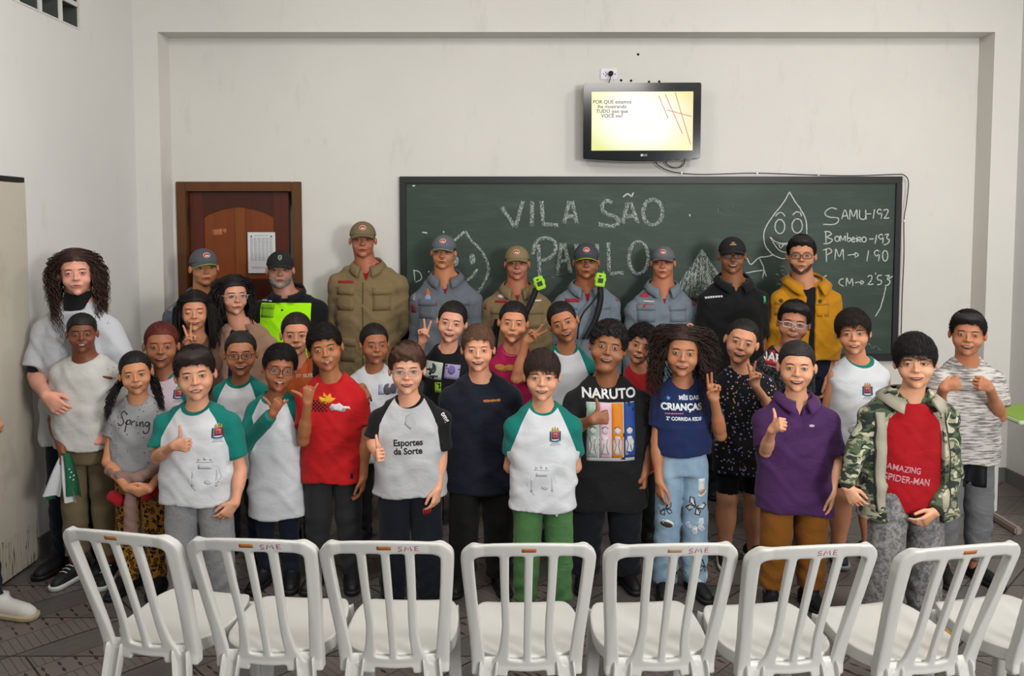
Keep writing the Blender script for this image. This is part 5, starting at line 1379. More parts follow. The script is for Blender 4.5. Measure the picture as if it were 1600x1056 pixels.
def crest(info, px, py, k=1.0):
    a = prt(info, 'crest', sh_rect(11 * k, 12 * k, 4, 4), px, py, P_('crest_red', '8c2638'), .0012)
    if a is None: return
    pl = lambda n, S, c, o: prt(info, n, S, px, py, P_(n, c), o, 'tgt', a)
    pl('crest_side', sh_join(sh_rect(3 * k, 15 * k, 1, 4, -7.5 * k, -1 * k), sh_rect(3 * k, 15 * k, 1, 4, 7.5 * k, -1 * k)), '2f4650', .0014)
    pl('crest_crown', sh_join(sh_rect(12 * k, 2.5 * k, 4, 1, 0, 8 * k), sh_rect(2 * k, 3 * k, 1, 1, -4 * k, 10.5 * k), sh_rect(2 * k, 4 * k, 1, 1, 0, 11 * k), sh_rect(2 * k, 3 * k, 1, 1, 4 * k, 10.5 * k)), 'a08a3a', .0014)
    pl('crest_field', sh_rect(6.5 * k, 7 * k, 2, 2, 0, .5 * k), 'b9757a', .002)
    pl('crest_emblem', sh_join(sh_rect(1.2 * k, 5 * k, 1, 2, 0, .5 * k), sh_rect(5 * k, 1.2 * k, 2, 1, 0, 1 * k)), '6e1c2c', .0028)
    pl('crest_ribbon', sh_line([(-8 * k, -7 * k), (-4 * k, -9 * k), (0, -9.5 * k), (4 * k, -9 * k), (8 * k, -7 * k)], 2.4 * k), '2b5f74', .0024)
    pl('crest_words', sh_join(*[sh_rect(w, .9 * k, 4, 1, 0, -12.5 * k - i * 2.3 * k) for i, w in enumerate((13 * k, 17 * k))]), '8b929c', .0012)
def faint_print(info, px, py, k=1, rot=0):
    m = P_('faded_print', 'afb1b5')
    S = [sh_rect(26 * k, 2 * k, 6, 1, 0, 20 * k), sh_rect(20 * k, 7 * k, 5, 2, 0, 12 * k), sh_rect(4 * k, 26 * k, 1, 5, -17 * k, -8 * k), sh_rect(3 * k, 26 * k, 1, 5, 19 * k, -6 * k), sh_ell(6 * k, 4 * k, 6 * k, -12 * k, 14, 2), sh_line([(-22 * k, 6 * k), (-26 * k, -6 * k), (-18 * k, -20 * k), (-12 * k, -26 * k)], 2 * k), sh_line([(22 * k, 8 * k), (26 * k, -4 * k), (20 * k, -14 * k)], 2 * k), sh_rect(4 * k, 4 * k, 1, 1, -9 * k, 24 * k), sh_rect(4 * k, 5 * k, 1, 1, 0, 25 * k), sh_rect(4 * k, 4 * k, 1, 1, 9 * k, 24 * k)]
    prt(info, 'faded_print', sh_join(*S), px, py, m, .0008, rot=rot)
OPEN_V = ([-.60, -.060, -.01, .05], [-.02, -.003, .022, .050], [0, 0, 0, 0])
def officer(name, label, cx, top, chin, sh, skin_, mat, cap, rl=0, hem=640, yaw=0, roll=0, mouth='closed', tape=None, extra=None, s=232, **k):
    sp = dict(kid=False, s=s, head=(cx, top, chin), sh=sh, skin=skin_, hair='under', cap=cap, mouth=mouth, label=label, group='uniformed adults in front of the chalkboard', jw=1.12, fw=1.0, open=.85, brow=.020,
              yaw=yaw, roll=roll, top=dict(mat=RED_T, hem=hem - 90, sleeve='none', neck='round', infl=.003, name='undershirt', w=(.7, .7, .7), nk=.82), jacket=dict(mat=mat, hem=hem, sleeve='long', open=OPEN_V, infl=.016, name='uniform_shirt', w=(.76, .70, .74), wr=.007, nk=1.05),
              bottom=dict(mat=mat, waist=hem - 10), shoes=dict(col='121212', sole='0d0d0d', turn=10), fine=.0048, coarse=.02, zcr=.80, H=1.75)
    sp.update(k); sp['sh'] = (sh[0], sh[1], sh[2] + 9); i = person(name, sp); collar(i, mat, 22, .002, .044, .024, .024); return i
# ================================================================ the adults at the back
TE_CAP = lambda trim, col='4d4f56', lx=0: dict(col=col, logo='fire', trim=trim, lx=lx)
i2 = officer('person', 'man in grey uniform and lime-trimmed grey cap before the wooden door', 319, 387, 446, (252, 378, 476), 'a8714e', GREY_U, TE_CAP('93b83c', lx=.04), hem=640, roll=-2, yaw=10, s=238)
prt(i2, 'flag_patch', sh_rect(9, 11, 2, 2), 257, 484, P_('patch_grey', '8f8f94'), .003, 'jt')
i6 = officer('person', 'tall man in khaki uniform shirt and khaki cap beside the chalkboard', 567, 345, 402, (511, 637, 424), '9c6147', KHAKI, dict(col='6f6145', logo='fire', lx=0), hem=618, s=232, L='back', R='back')
for sx in (-1, 1):
    pocket(i6, KHAKI, 567 + sx * 28 - (1 if sx < 0 else -1), 468, 28, 36)
    pocket(i6, KHAKI, 567 + sx * 24, 548, 24, 36, True)
prt(i6, 'name_tape', sh_rect(25, 4, 5, 1), 538, 441, P_('tape_red', '8f1c28'), .003, 'jt')
prt(i6, 'placket', sh_rect(2.2, 150, 1, 24), 567, 505, P_('zip', '4b4030'), .002, 'jt')
for sx in (-1, 1): prt(i6, 'shoulder_strap', sh_rect(26, 7, 5, 2, 0, 0, -sx * .35), 567 + sx * 36, 412, KHAKI, .004, 'jt', th=.004)
prt(i6, 'flag_patch', sh_rect(5, 11, 1, 3), 631, 434, P_('patch_pale', 'a5b3a5'), .002, 'jt')
i7 = officer('person', 'man with moustache in dark grey uniform and grey cap, in front of chalk drop face', 693, 366, 420, (640, 753, 450), 'a8714f', GREY_U, TE_CAP('8f9b72', '5a5d64'), hem=640, roll=2, yaw=-6, stache='1a110d')
for sx in (-1, 1): pocket(i7, GREY_U, 693 + sx * 27, 484, 26, 30)
prt(i7, 'name_tape', sh_rect(26, 5, 5, 1), 669, 475, P_('tape_red', '9a1f2b'), .009, 'jt')
prt(i7, 'badge_orange', sh_star([(-5, -5), (5, -5), (0, 6)], 2), 667, 457, P_('badge_orange', 'c06a34'), .003, 'jt'); prt(i7, 'badge_blue', sh_ell(5, 5), 667, 466, P_('badge_blue', '7f9bc0'), .003, 'jt')
prt(i7, 'arm_patch', sh_rect(8, 13, 2, 3), 644, 484, P_('patch_red', '6c2c34'), .003, 'jt'); prt(i7, 'flag_patch', sh_rect(7, 11, 2, 3), 643, 466, P_('patch_grey', '84868c'), .003, 'jt'); prt(i7, 'round_patch', sh_ell(4, 7), 751, 459, P_('patch_red2', '8b2f36'), .003, 'jt')
i8 = officer('person', 'smiling man in khaki uniform and khaki cap with lime radio microphone', 808, 383, 437, (752, 864, 462), 'a0664e', KHAKI, dict(col='7c6c4c', logo='fire', lx=-.02), hem=640, mouth='smile', yaw=0)
for sx in (-1, 1): pocket(i8, KHAKI, 808 + sx * 28, 498, 26, 32)
prt(i8, 'name_tape', sh_rect(20, 4, 4, 1), 783, 472, P_('tape_red', '8f1c28'), .003, 'jt'); prt(i8, 'badge_wings', sh_ell(7, 2.5), 784, 464, P_('patch_pale2', 'c9c3bd'), .003, 'jt'); prt(i8, 'badge_round', sh_ell(3.6, 3.6), 783, 457, P_('badge_rust', '8c4630'), .003, 'jt')
prt(i8, 'arm_patch', sh_rect(8, 12, 2, 3), 756, 479, P_('patch_red', '6c2c34'), .003, 'jt'); prt(i8, 'flag_patch', sh_rect(7, 10, 2, 3), 861, 461, P_('patch_green', '3f9a6a'), .003, 'jt'); prt(i8, 'pale_tape', sh_rect(11, 2.5, 3, 1), 841, 471, P_('patch_pale2', 'c9c3bd'), .003, 'jt')
i9 = officer('person', 'man in grey uniform, dark grey cap with lime edge and black shoulder strap', 916, 379, 435, (863, 970, 458), '8a5538', GREY_U2, TE_CAP('93c83c', '3c3e46'), hem=640, yaw=0)
for sx in (-1, 1): pocket(i9, GREY_U2, 916 + sx * 27, 490, 26, 30)
prt(i9, 'name_tape', sh_rect(22, 5, 5, 1), 895, 470, P_('tape_red', '9a1f2b'), .009, 'jt'); prt(i9, 'round_patch', sh_ell(4, 7), 968, 466, P_('patch_red2', '8b2f36'), .003, 'jt')
i10 = officer('person', 'man in light grey uniform and grey cap with red brim edge', 1036, 383, 435, (977, 1094, 466), 'a96e52', GREY_U2, TE_CAP('6a2a34', '5a5c62'), hem=640, yaw=-3)
for sx in (-1, 1): pocket(i10, GREY_U2, 1036 + sx * 25, 491, 27, 26)
prt(i10, 'name_tape', sh_rect(27, 5, 5, 1), 1011, 479, P_('tape_red', '9a1f2b'), .009, 'jt'); prt(i10, 'badge_red', sh_ell(9, 4), 1009, 462, P_('badge_red2', 'a8323c'), .003, 'jt'); prt(i10, 'badge_wings', sh_rect(17, 2.5, 4, 1), 1016, 472, P_('patch_pale2', 'c9c3bd'), .003, 'jt'); prt(i10, 'pale_tape', sh_rect(17, 3, 4, 1), 1062, 479, P_('patch_pale3', '8e9294'), .003, 'jt')
prt(i10, 'arm_patch', sh_rect(8, 13, 2, 3), 980, 492, P_('patch_red', '6c2c34'), .003, 'jt'); prt(i10, 'flag_patch', sh_rect(8, 12, 2, 3), 981, 471, P_('patch_grey', '84868c'), .003, 'jt'); prt(i10, 'round_patch', sh_ell(4, 7), 1089, 473, P_('patch_red2', '8b2f36'), .003, 'jt')
def radio(info, px, py, rot, pts):
    LIME = P_('radio_lime', '9bd01c', .4); d = info['d'] - info['tb'] - .055; q = np.array(W(px, py, d)) - info['base']; sc = d / FPX
    m = empty('radio_microphone', q); m.parent = info['par']; m.rotation_euler = (0, rot, 0)
    w_, h_ = 7.6 * sc, 10.5 * sc
    MB().box((-w_, -.016, -h_), (w_, .016, h_)).box((-w_ * 1.15, -.012, -h_ * .3), (w_ * 1.15, .012, h_ * .5)).box((w_ * .2, -.008, h_), (w_ * .7, .008, h_ * 1.3)).build('casing', LIME, m, bevel=.006)
    MB().box((-w_ * .55, -.019, -h_ * .45), (w_ * .55, -.015, h_ * .25)).build('speaker_slots', P_('radio_slots', '232a12', .5), m, bevel=.001)
    MB().box((-w_ * .4, -.0185, h_ * .45), (w_ * .1, -.015, h_ * .7)).build('radio_label', P_('radio_label', '3a4520', .5), m)
    P = [(np.array(W(a, b, info['d'] - info['tb'] - .045)) - info['base']) for a, b in pts]
    Q = spline(P, 6); V = []
    for p in Q: V += [tuple(p + np.array((-.020, 0, .003))), tuple(p + np.array((.020, 0, -.003))), tuple(p + np.array((.020, .006, 0))), tuple(p + np.array((-.020, .006, 0)))]
    F = [(i * 4 + j, i * 4 + (j + 1) % 4, i * 4 + 4 + (j + 1) % 4, i * 4 + 4 + j) for i in range(len(Q) - 1) for j in range(4)]
    link('strap', V, F, P_('strap_black', '0f1012', .6), info['par'])
radio(i8, 843, 442, -.35, [(838, 450), (834, 462), (828, 476), (818, 498), (812, 520)])
radio(i9, 938, 437, .12, [(938, 448), (938, 470), (930, 500), (914, 530)])
cv = spline([np.array(W(a, b, i9['d'] - i9['tb'] - .05)) - i9['base'] for a, b in ((937, 452), (932, 462), (924, 474), (912, 488), (905, 505), (902, 530))], 6)
v, f = tube(cv, .006, 6); link('coiled_cord', v, f, P_('strap_black', '0f1012', .6), i9['par'])
# man with the grey beard and hi-vis uniform
HV = cloth('hi_vis_shirt', '0f1114', [('hv', 0, '9fe60a')], bumps=.3)
i5 = person('person', dict(kid=False, s=238, head=(438, 391, 449), sh=(388, 512, 474), skin='a07260', cap=dict(col='17181b', logo='shield'), hair='under', beard='8f8a85', mouth='closed', open=.7, jw=1.15, brow=.022, fat=1.06, label='bearded man in black cap and black shirt with lime green chest', group='uniformed adults in front of the chalkboard',
     top=dict(mat=HV, hem=640, sleeve='long', neck='round', nk=.8, name='uniform_shirt', wr=.006, infl=.016), bottom=dict(mat=BLACK, waist=630), fine=.0048, coarse=.02, zcr=.8, H=1.75))
me = i5['shirt'].data; vs = np.empty(len(me.vertices) * 3, dtype=np.float32); me.vertices.foreach_get('co', vs); vs = vs.reshape(-1, 3)
zc_ = W(438, 474, i5['d'] - .12).z; at = me.attributes.new('hv', 'FLOAT', 'POINT'); at.data.foreach_set('value', np.minimum(zc_ - vs[:, 2] - .03 * np.abs(vs[:, 0] - i5['mx']), .165 - np.abs(vs[:, 0] - i5['mx'])).astype(np.float32))
collar(i5, BLACK, 12, .004, .060, .012, .0, lift=.012); prt(i5, 'button', sh_ell(1.6, 1.6), 439, 485, BLACK, .003); prt(i5, 'name_text', sh_join(sh_rect(14, 2, 4, 1, -8, 0), sh_rect(7, 2, 2, 1, 5, -.6)), 412, 471, P_('text_white', 'c9ccd0'), .002)
pocket(i5, HV, 415, 487, 22, 20, True, 'tgt')
# man in black polo
i11 = person('person', dict(kid=False, s=238, head=(1144, 369, 427), sh=(1092, 1202, 458), skin='7e5138', cap=dict(col='131315', logo='gold'), hair='under', glasses=dict(col='151515', h=.06, e=3.5, r=.009), mouth='grin', stache='140e0b', label='smiling man in black polo shirt, black cap and glasses beside the filled chalk drop', group='adults without uniform at the back',
     top=dict(mat=BLACK, hem=620, sleeve='short', slt=.78, neck='open', vw=.35, vz=.08, name='polo_shirt', infl=.014, wr=.006), bottom=dict(mat=BLACK, waist=610), fine=.0048, coarse=.02, zcr=.8, H=1.75, yaw=3))
collar(i11, BLACK, 20, .004, .055, .030, .02); prt(i11, 'button', sh_ell(1.2, 1.2), 1143, 457, CHAR, .003); prt(i11, 'chest_text', sh_join(*[sh_rect(3.2, 3, 1, 1, -11 + 3.9 * q, 0 + q * .25) for q in range(7)]), 1118, 466, P_('text_white', 'c9ccd0'), .002, rot=.05)
prt(i11, 'sleeve_flag', sh_rect(4, 12, 1, 3), 1200, 470, P_('patch_green2', '3aa56c'), .003)
# man in yellow jacket
YEL = cloth('yellow_denim', 'b57c10', bumps=.35)
i12 = person('person', dict(kid=False, s=238, head=(1252, 366, 428), sh=(1205, 1316, 460), skin='ad7a5c', hair='short', hc='120e0d', hairp=dict(t=.03, top=.05, hl=.25, flow=(.6, -.3, .3)), glasses=dict(col='191718', h=.068, e=3.2, r=.010), mouth='soft', beard=('5a4036', .006), open=.8, label='man in mustard yellow jacket and glasses beside the chalk phone numbers', group='adults without uniform at the back',
     top=dict(mat=BLACK, hem=560, sleeve='none', neck='round', infl=.004, name='t_shirt', w=(.7, .7, .7)), jacket=dict(mat=YEL, hem=560, sleeve='long', infl=.020, open=([-.60, -.12, -.02, .05], [.012, .020, .040, .070], [0, 0, 0, 0]), wr=.006, name='jacket', w=(.85, .84, .86)),
     bottom=dict(mat=NAVY, waist=552), fine=.0048, coarse=.02, zcr=.80, H=1.75, R=dict(e=(1308, 525, .03), w=(1292, 588, -.05), pose='relax', f=(-.1, -.2, -1), n=(-1, .2, 0))))
collar(i12, YEL, 26, .012, .058, .045, .035)
for sx in (-1, 1):
    pocket(i12, YEL, 1250 + sx * 30 + 4, 482, 28, 26); prt(i12, 'button', sh_ell(3, 3), 1250 + sx * 29 + 4, 471, P_('dark_button', '2a2118', .4), .012, 'jt')
prt(i12, 'lanyard', sh_line([(-9, 36), (-11, 10), (-8, -18)], 3), 1247, 470, P_('lanyard', '3f4c50'), .006); prt(i12, 'lanyard', sh_line([(16, 36), (6, 16), (-6, -18)], 3), 1247, 470, P_('lanyard', '3f4c50'), .006)
prt(i12, 'yellow_print', sh_ell(9, 6), 1246, 472, P_('print_yellow', 'c79a2a'), .002)
# women
i1 = person('person', dict(kid=False, fem=True, s=306, head=(119, 387, 461), sh=(50, 186, 502), skin='c38c78', hair='long', hc='2a1711', hairp=dict(t=.05, hl=.27), mouth='soft', roll=-3, open=.8, fat=1.12, cheek=1.1, label='woman with long curly dark hair in white t-shirt by the left wall', group='women among the children',
     mane=dict(n=560, L=1.80, vol=.16, gap=.26, hl=.25, curl=.035, turns=7, r=.0019, front=1.1),
     top=dict(mat=cloth('white_t_shirt', 'b6b8bd'), hem=690, sleeve='short', slt=.80, neck='round', w=(.84, .78, .84), wr=.005, slf=1.3, nk=.92), bottom=dict(mat=NAVY, waist=660), H=1.66, nz=.02, fine=.0042, coarse=.018, zcr=.78,
     L=dict(e=(56, 588, -.04), w=(72, 618, -.26), pose='relax', f=(.75, -.1, -.65), n=(.1, .9, -.1)), R=dict(e=(202, 600, .0), w=(178, 684, -.22), pose='relax', f=(-1, -.1, .1), n=(0, .8, -.3))))
prt(i1, 'turtleneck', sh_rect(1, 1), 0, 0, BLACK); F_ = Field((i1['mx'] - .12, -.12, i1['zs'] - .05), (i1['mx'] + .12, .16, i1['zs'] + .16), .007, .007)
nt1 = i1['hc'] + i1['R'] @ np.array((0, .10, -.46)) * i1['h']; F_.cap((i1['mx'], .02, i1['zs'] - .02), nt1, i1['rn'] * 1.18, i1['rn'] * 1.05, .01); v, q = F_.mesh(); link('turtleneck', v, q, BLACK, i1['par'])
prt(i1, 'chest_text', sh_rect(18, 4, 4, 1), 163, 507, P_('text_grey', '9b9ea4'), .002)
for sd in 'LR':
    S_, E_, W_, _ = i1['arms'][sd]; F_ = Field(np.minimum(S_, E_) - .1, np.maximum(S_, E_) + .1, .008, .008); e_ = S_ + (E_ - S_) * .93; F_.cap(S_ + (E_ - S_) * .5, e_, i1['ru'] * 1.12, i1['ru'] * 1.02, 0)
    dd = (E_ - S_) / np.linalg.norm(E_ - S_); Xg, Yg, Zg = np.meshgrid(*F_.ax, indexing='ij', sparse=True); F_.F = np.maximum(F_.F, (Xg - e_[0]) * dd[0] + (Yg - e_[1]) * dd[1] + (Zg - e_[2]) * dd[2]); v, q = F_.mesh(); link('undershirt_sleeve', v, q, BLACK, i1['par'])
i3 = person('person', dict(kid=False, fem=True, s=262, head=(304, 452, 516), sh=(262, 345, 556), skin='bd8465', hair='long', hc='120c0a', hairp=dict(t=.04, hl=.25), eyes='shut', mouth='smile', H=1.55, zcr=.66, label='woman with straight dark hair, eyes closed, making a peace sign', group='women among the children',
     mane=dict(n=420, L=2.0, vol=.05, curl=.006, turns=2, r=.0022, front=.9),
     top=dict(mat=cloth('brown_blouse', '6b4a3c'), hem=660, sleeve='long', neck='round'), bottom=dict(mat=NAVY, waist=655), fine=.0040, coarse=.02, L='back',
     R=dict(e=(322, 600, -.05), w=(301, 546, -.13), pose='v', f=(-.05, 0, 1), n=(0, -1, 0), sleeve='long')))
CARD = cloth('beige_cardigan', 'a07e6a'); 
i4 = person('person', dict(kid=False, fem=True, s=251, head=(365, 428, 491), sh=(322, 432, 530), skin='c08a70', hair='long', hc='130c0a', hairp=dict(t=.05, hl=.25), glasses=dict(col='b8b0ac', h=.062, e=3.5, r=.007), mouth='closed', lip='9b4a4e', yaw=16, cheek=1.15, fat=1.08, H=1.55, zcr=.66, label='woman with wavy dark hair, clear glasses and beige cardigan', group='women among the children',
     mane=dict(n=420, L=1.5, vol=.14, curl=.03, turns=2.5, r=.0022, front=.8),
     top=dict(mat=cloth('navy_blouse', '16193a'), hem=650, sleeve='none', neck='round', infl=.004, w=(.72, .72, .72)), jacket=dict(mat=CARD, hem=655, sleeve='long', infl=.020, open=([-.6, -.10, 0, .05], [.05, .055, .06, .07], [0, 0, 0, 0]), name='cardigan'), bottom=dict(mat=NAVY, waist=650), fine=.0042, coarse=.02))
# ================================================================ children, third row
G3, G2, G1 = 'children in the back row', 'children in the middle row', 'children in the front row'
def kid(label, s, head, sh, skin_, **k):
    sp = dict(label=label, s=s, head=head, sh=sh, skin=skin_, kid=True); sp.update(k); return person('person', sp)
i13 = kid('girl in orange t-shirt with small white lettering, dark braid over her shoulder', 285, (463, 486, 553), (432, 496, 588), 'bd8467', hair='tied', hc='17100d', group=G3, mouth='smile', mx=.015, top=dict(mat=cloth('orange_t_shirt', 'b4532a'), hem=700, sleeve='short'), bottom=dict(mat=NAVY), L='back', R='back',
     locks=[('b', [(478, 520, .03), (489, 535, -.02), (493, 560, -.08), (492, 600, -.10)], 60, .0025, (.015, .018, .014, .008), .006, 5)])
prt(i13, 'lettering', sh_text('ST SLEEP', 7.5, 0, 0, 'CENTER', .02, maxe=3), 474, 590, P_('print_white', 'c9c4be'), .0015)
i14 = kid('small boy with dark glasses in green and white school shirt behind the front row', 295, (376, 516, 585), (330, 418, 606), '9a6546', hair='buzz', hc='100c0b', hairp=dict(t=.02), group=G3, mouth='grin', glasses=dict(col='15151a', h=.066, e=2.6, r=.008), top=dict(mat=UNI, hem=745, sleeve='short'), bottom=dict(mat=NAVY), fw=1.03)
i15 = kid('girl with reddish hair in pink-white school shirt with green collar', 292, (252, 500, 573), (212, 300, 606), '8f5b40', hair='tied', hc='4a1712', hairp=dict(t=.03), group=G3, mouth='smile', roll=2, top=dict(mat=cloth('school_shirt_pinkish', 'bfb0b8', [('rag', 0, TEAL), ('nk', .004, TEAL)]), hem=745, sleeve='short'), bottom=dict(mat=NAVY), R='back')
crest(i15, 274, 617, .85)
i16 = kid('girl with pulled back dark hair in white t-shirt under khaki officer', 283, (585, 503, 567), (540, 628, 592), '8e593d', hair='tied', hc='0f0b0a', hairp=dict(t=.03), group=G3, mouth='soft', yaw=12, cheek=1.15, top=dict(mat=cloth('white_print_t_shirt', 'bfc1c6'), hem=720, sleeve='short'), bottom=dict(mat=BLACK))
prt(i16, 'shirt_print', sh_rect(30, 16, 6, 3), 605, 610, P_('print_bluegrey', '9aa0b2'), .0012); prt(i16, 'print_figure', sh_join(sh_ell(6, 9, -3, 0), sh_ell(5, 8, 6, 1)), 607, 610, P_('print_dark', '4a464e'), .002)
i17 = kid('girl in black t-shirt with printed panels making a peace sign', 270, (706, 468, 534), (655, 742, 562), 'c48f77', hair='tied', hc='120d0c', group=G3, mouth='grin', roll=9, yaw=-4, top=dict(mat=BLACK, hem=705, sleeve='short'), bottom=dict(mat=BLACK), L=dict(e=(642, 590, -.03), w=(660, 534, -.12), pose='v', f=(.12, -.1, 1), n=(0, -1, 0)),)
pA = prt(i17, 'printed_panel', sh_rect(27, 27, 5, 5), 677, 580, P_('panel_pale', 'b9c0bb'), .0015, rot=-.12); prt(i17, 'printed_panel', sh_rect(24, 23, 5, 5), 706, 582, P_('panel_lilac', '9a90b4'), .0015, rot=-.12)
prt(i17, 'panel_shape', sh_join(sh_ell(6, 8, -3, 3), sh_rect(11, 3, 3, 1, 0, -9)), 678, 580, P_('panel_ink', '2d3a33'), .0025); prt(i17, 'panel_shape', sh_join(sh_ell(6, 7, 0, 2)), 705, 581, P_('panel_purple', '6a5c92'), .0025); prt(i17, 'panel_lime', sh_rect(10, 16, 2, 3), 684, 606, P_('panel_lime', '8fc32a'), .0015)
i18 = kid('girl in magenta t-shirt and thin necklace between two peace signs', 272, (802, 468, 534), (762, 842, 562), 'b97f5f', hair='tied', hc='100c0b', group=G3, mouth='soft', roll=4, cheek=1.2, fat=1.15, fw=1.04, hairp=dict(t=.03), top=dict(mat=cloth('magenta_t_shirt', '9c1146'), hem=700, sleeve='short'), bottom=dict(mat=BLACK), L='back',
     locks=[('s', [(778, 500, .04), (772, 530, .03), (770, 560, .02)], 60, .002, (.02, .025, .02))])
prt(i18, 'shirt_print', sh_join(sh_ell(9, 5, -7, 0), sh_ell(9, 5, 8, 0), sh_rect(20, 4, 4, 1, 0, -4)), 788, 576, P_('print_gold', 'a06a2c'), .0015)
v, f = tube(spline([np.array(W(a, b, i18['d'] - c)) - i18['base'] for a, b, c in ((784, 545, .03), (790, 553, .075), (800, 556, .085), (810, 553, .075), (816, 545, .03))], 5), .0015, 5); link('necklace', v, f, plain('silver', 'b8b8b8', .3, .8), i18['par'])
i19 = kid('tilted girl in green and white school shirt with peace sign beside her face', 275, (880, 468, 534), (838, 932, 566), 'a36c4b', hair='tied', hc='110c0b', group=G3, mouth='grin', roll=-18, hairp=dict(t=.03), top=dict(mat=UNI, hem=705, sleeve='short'), bottom=dict(mat=NAVY), R='back',
     L=dict(e=(806, 592, -.10), w=(822, 533, -.13), pose='v', f=(.62, -.1, .62), n=(.2, -.9, .2), S=(846, 574, -.01)))
i20 = kid('boy with tilted head and dark fluffy hair in red t-shirt', 290, (1001, 505, 567), (968, 1034, 592), 'b27c5e', hair='fluffy', hc='100c0b', hairp=dict(t=.06), group=G3, mouth='teeth', roll=16, top=dict(mat=cloth('red_t_shirt_back', '9a1a1e'), hem=730, sleeve='short'), bottom=dict(mat=BLACK))
i21 = kid('boy with clear glasses in black patterned t-shirt with red and white letter box', 275, (1240, 468, 536), (1178, 1275, 566), 'a26d52', hair='short', hc='0f0b0b', hairp=dict(t=.05, top=.03), group=G3, mouth='smile', roll=6, cheek=1.25, fw=1.06, fat=1.15, glasses=dict(col='b9b9c0', h=.062, e=3.4, r=.008), dbl=1, top=dict(mat=cloth('comic_print_t_shirt', '141416', pattern=pt_marvel), hem=720, sleeve='short'), bottom=dict(mat=NAVY), R='back')
pm = prt(i21, 'letter_box', sh_rect(54, 28, 8, 4), 1222, 564, P_('box_white', 'd5d0d0'), .0015, rot=-.22); prt(i21, 'letter_box_field', sh_rect(50, 24, 8, 4), 1222, 564, P_('box_red', 'a81f30'), .0022, rot=-.22, parent=pm); prt(i21, 'lettering', sh_text('MARVEL', 19, 0, 0, 'CENTER', .03, sx=.78, maxe=4), 1222, 564, P_('box_white', 'd5d0d0'), .0035, rot=-.22, parent=pm)
# ================================================================ children, middle row
i25 = kid('boy in long-sleeved teal and white shirt with glasses, mouth wide open, making hang-loose sign', 322, (437, 536, 609), (384, 472, 632), '90593a', hair='short', hc='0e0a09', hairp=dict(t=.05, hl=.23), group=G2, mouth='tongue', roll=8, yaw=6, glasses=dict(col='26282e', h=.076, e=2.8, r=.009), cx=430, top=dict(mat=UNI, hem=806, sleeve='long', w=(.86, .86, .95), slf=1.25, wr=.005), bottom=dict(mat=NAVY),
     L=dict(e=(382, 694, -.07), w=(427, 646, -.17), pose='shaka', f=(.35, -.1, .75), n=(.35, .85, .1), sleeve='long'), R=dict(e=(520, 652, .13), w=(566, 604, .02), pose='relax', f=(.35, -.35, -.85), n=(-.1, .7, -.5), sleeve='long'))
i26 = kid('boy in red racing car t-shirt sticking out his tongue', 322, (508, 503, 578), (461, 574, 610), '9a6441', hair='short', hc='0e0a09', hairp=dict(t=.05, hl=.21), group=G2, mouth='tongueout', roll=-10, cx=516, open=.8, top=dict(mat=cloth('red_t_shirt', 'b3171a', bumps=.25), hem=750, sleeve='short', slt=.70, w=(.84, .80, .82)), bottom=dict(mat=CHAR, wide=1.05),
     L=dict(e=(474, 688, -.08), w=(481, 630, -.16), pose='shaka', f=(.1, -.1, 1), n=(.3, .9, .1), sleeve='short'), R=dict(e=(571, 682, .0), w=(568, 745, -.03), pose='relax', f=(-.1, -.1, -1), n=(-1, .1, 0)))
ck = [sh_rect(3, 3, 1, 1, -34 + 3 * a, 6 - 3 * b) for a in range(10) for b in range(6) if (a + b) % 2 == 0]
prt(i26, 'checkered_print', sh_join(*ck), 516, 634, P_('print_black', '1a0c10'), .0013)
prt(i26, 'flame_print', sh_star([(-14, -3), (-17, 6), (-10, 4), (-9, 12), (-3, 6), (2, 11), (4, 4), (11, 3), (4, -3), (-4, -6)], 2), 512, 627, P_('print_flame', 'd6971c'), .0018)
cr = prt(i26, 'car_print', sh_star([(-14, -1), (-10, 5), (-4, 4), (2, 6), (8, 1), (17, 0), (19, -4), (8, -8), (-6, -5), (-12, -5)], 2), 527, 637, P_('print_car', 'c9c4c6'), .0022); prt(i26, 'car_wheel', sh_join(sh_ell(3, 3, -9, -3), sh_ell(3, 3, 9, -5)), 527, 637, P_('print_wheel', '8d8589'), .003, parent=cr)
prt(i26, 'hem_label', sh_rect(4, 8, 1, 2), 548, 746, BLACK, .0015)
i28 = kid('boy with short light brown hair in navy t-shirt with orange lettering', 325, (747, 506, 578), (688, 814, 610), 'c68f71', hair='short', hc='5b4130', hairp=dict(t=.05, hl=.23), group=G2, mouth='grin', iris='5a4a34', browc='6b4d38', cheek=1.1, fat=1.06, top=dict(mat=cloth('navy_t_shirt', '141825', bumps=.25), hem=766, sleeve='short', slt=.85, slf=1.3, w=(.84, .82, .84), wr=.005), bottom=dict(mat=cloth('black_sweatpants', '131312'), wide=1.15), L='back', R='back')
prt(i28, 'lettering', sh_join(*[sh_rect(2.3, 4 if q % 3 else 3, 1, 1, -12 + 3.05 * q, 0) for q in range(9)]), 768, 628, P_('print_orange', 'b8763e'), .0015)
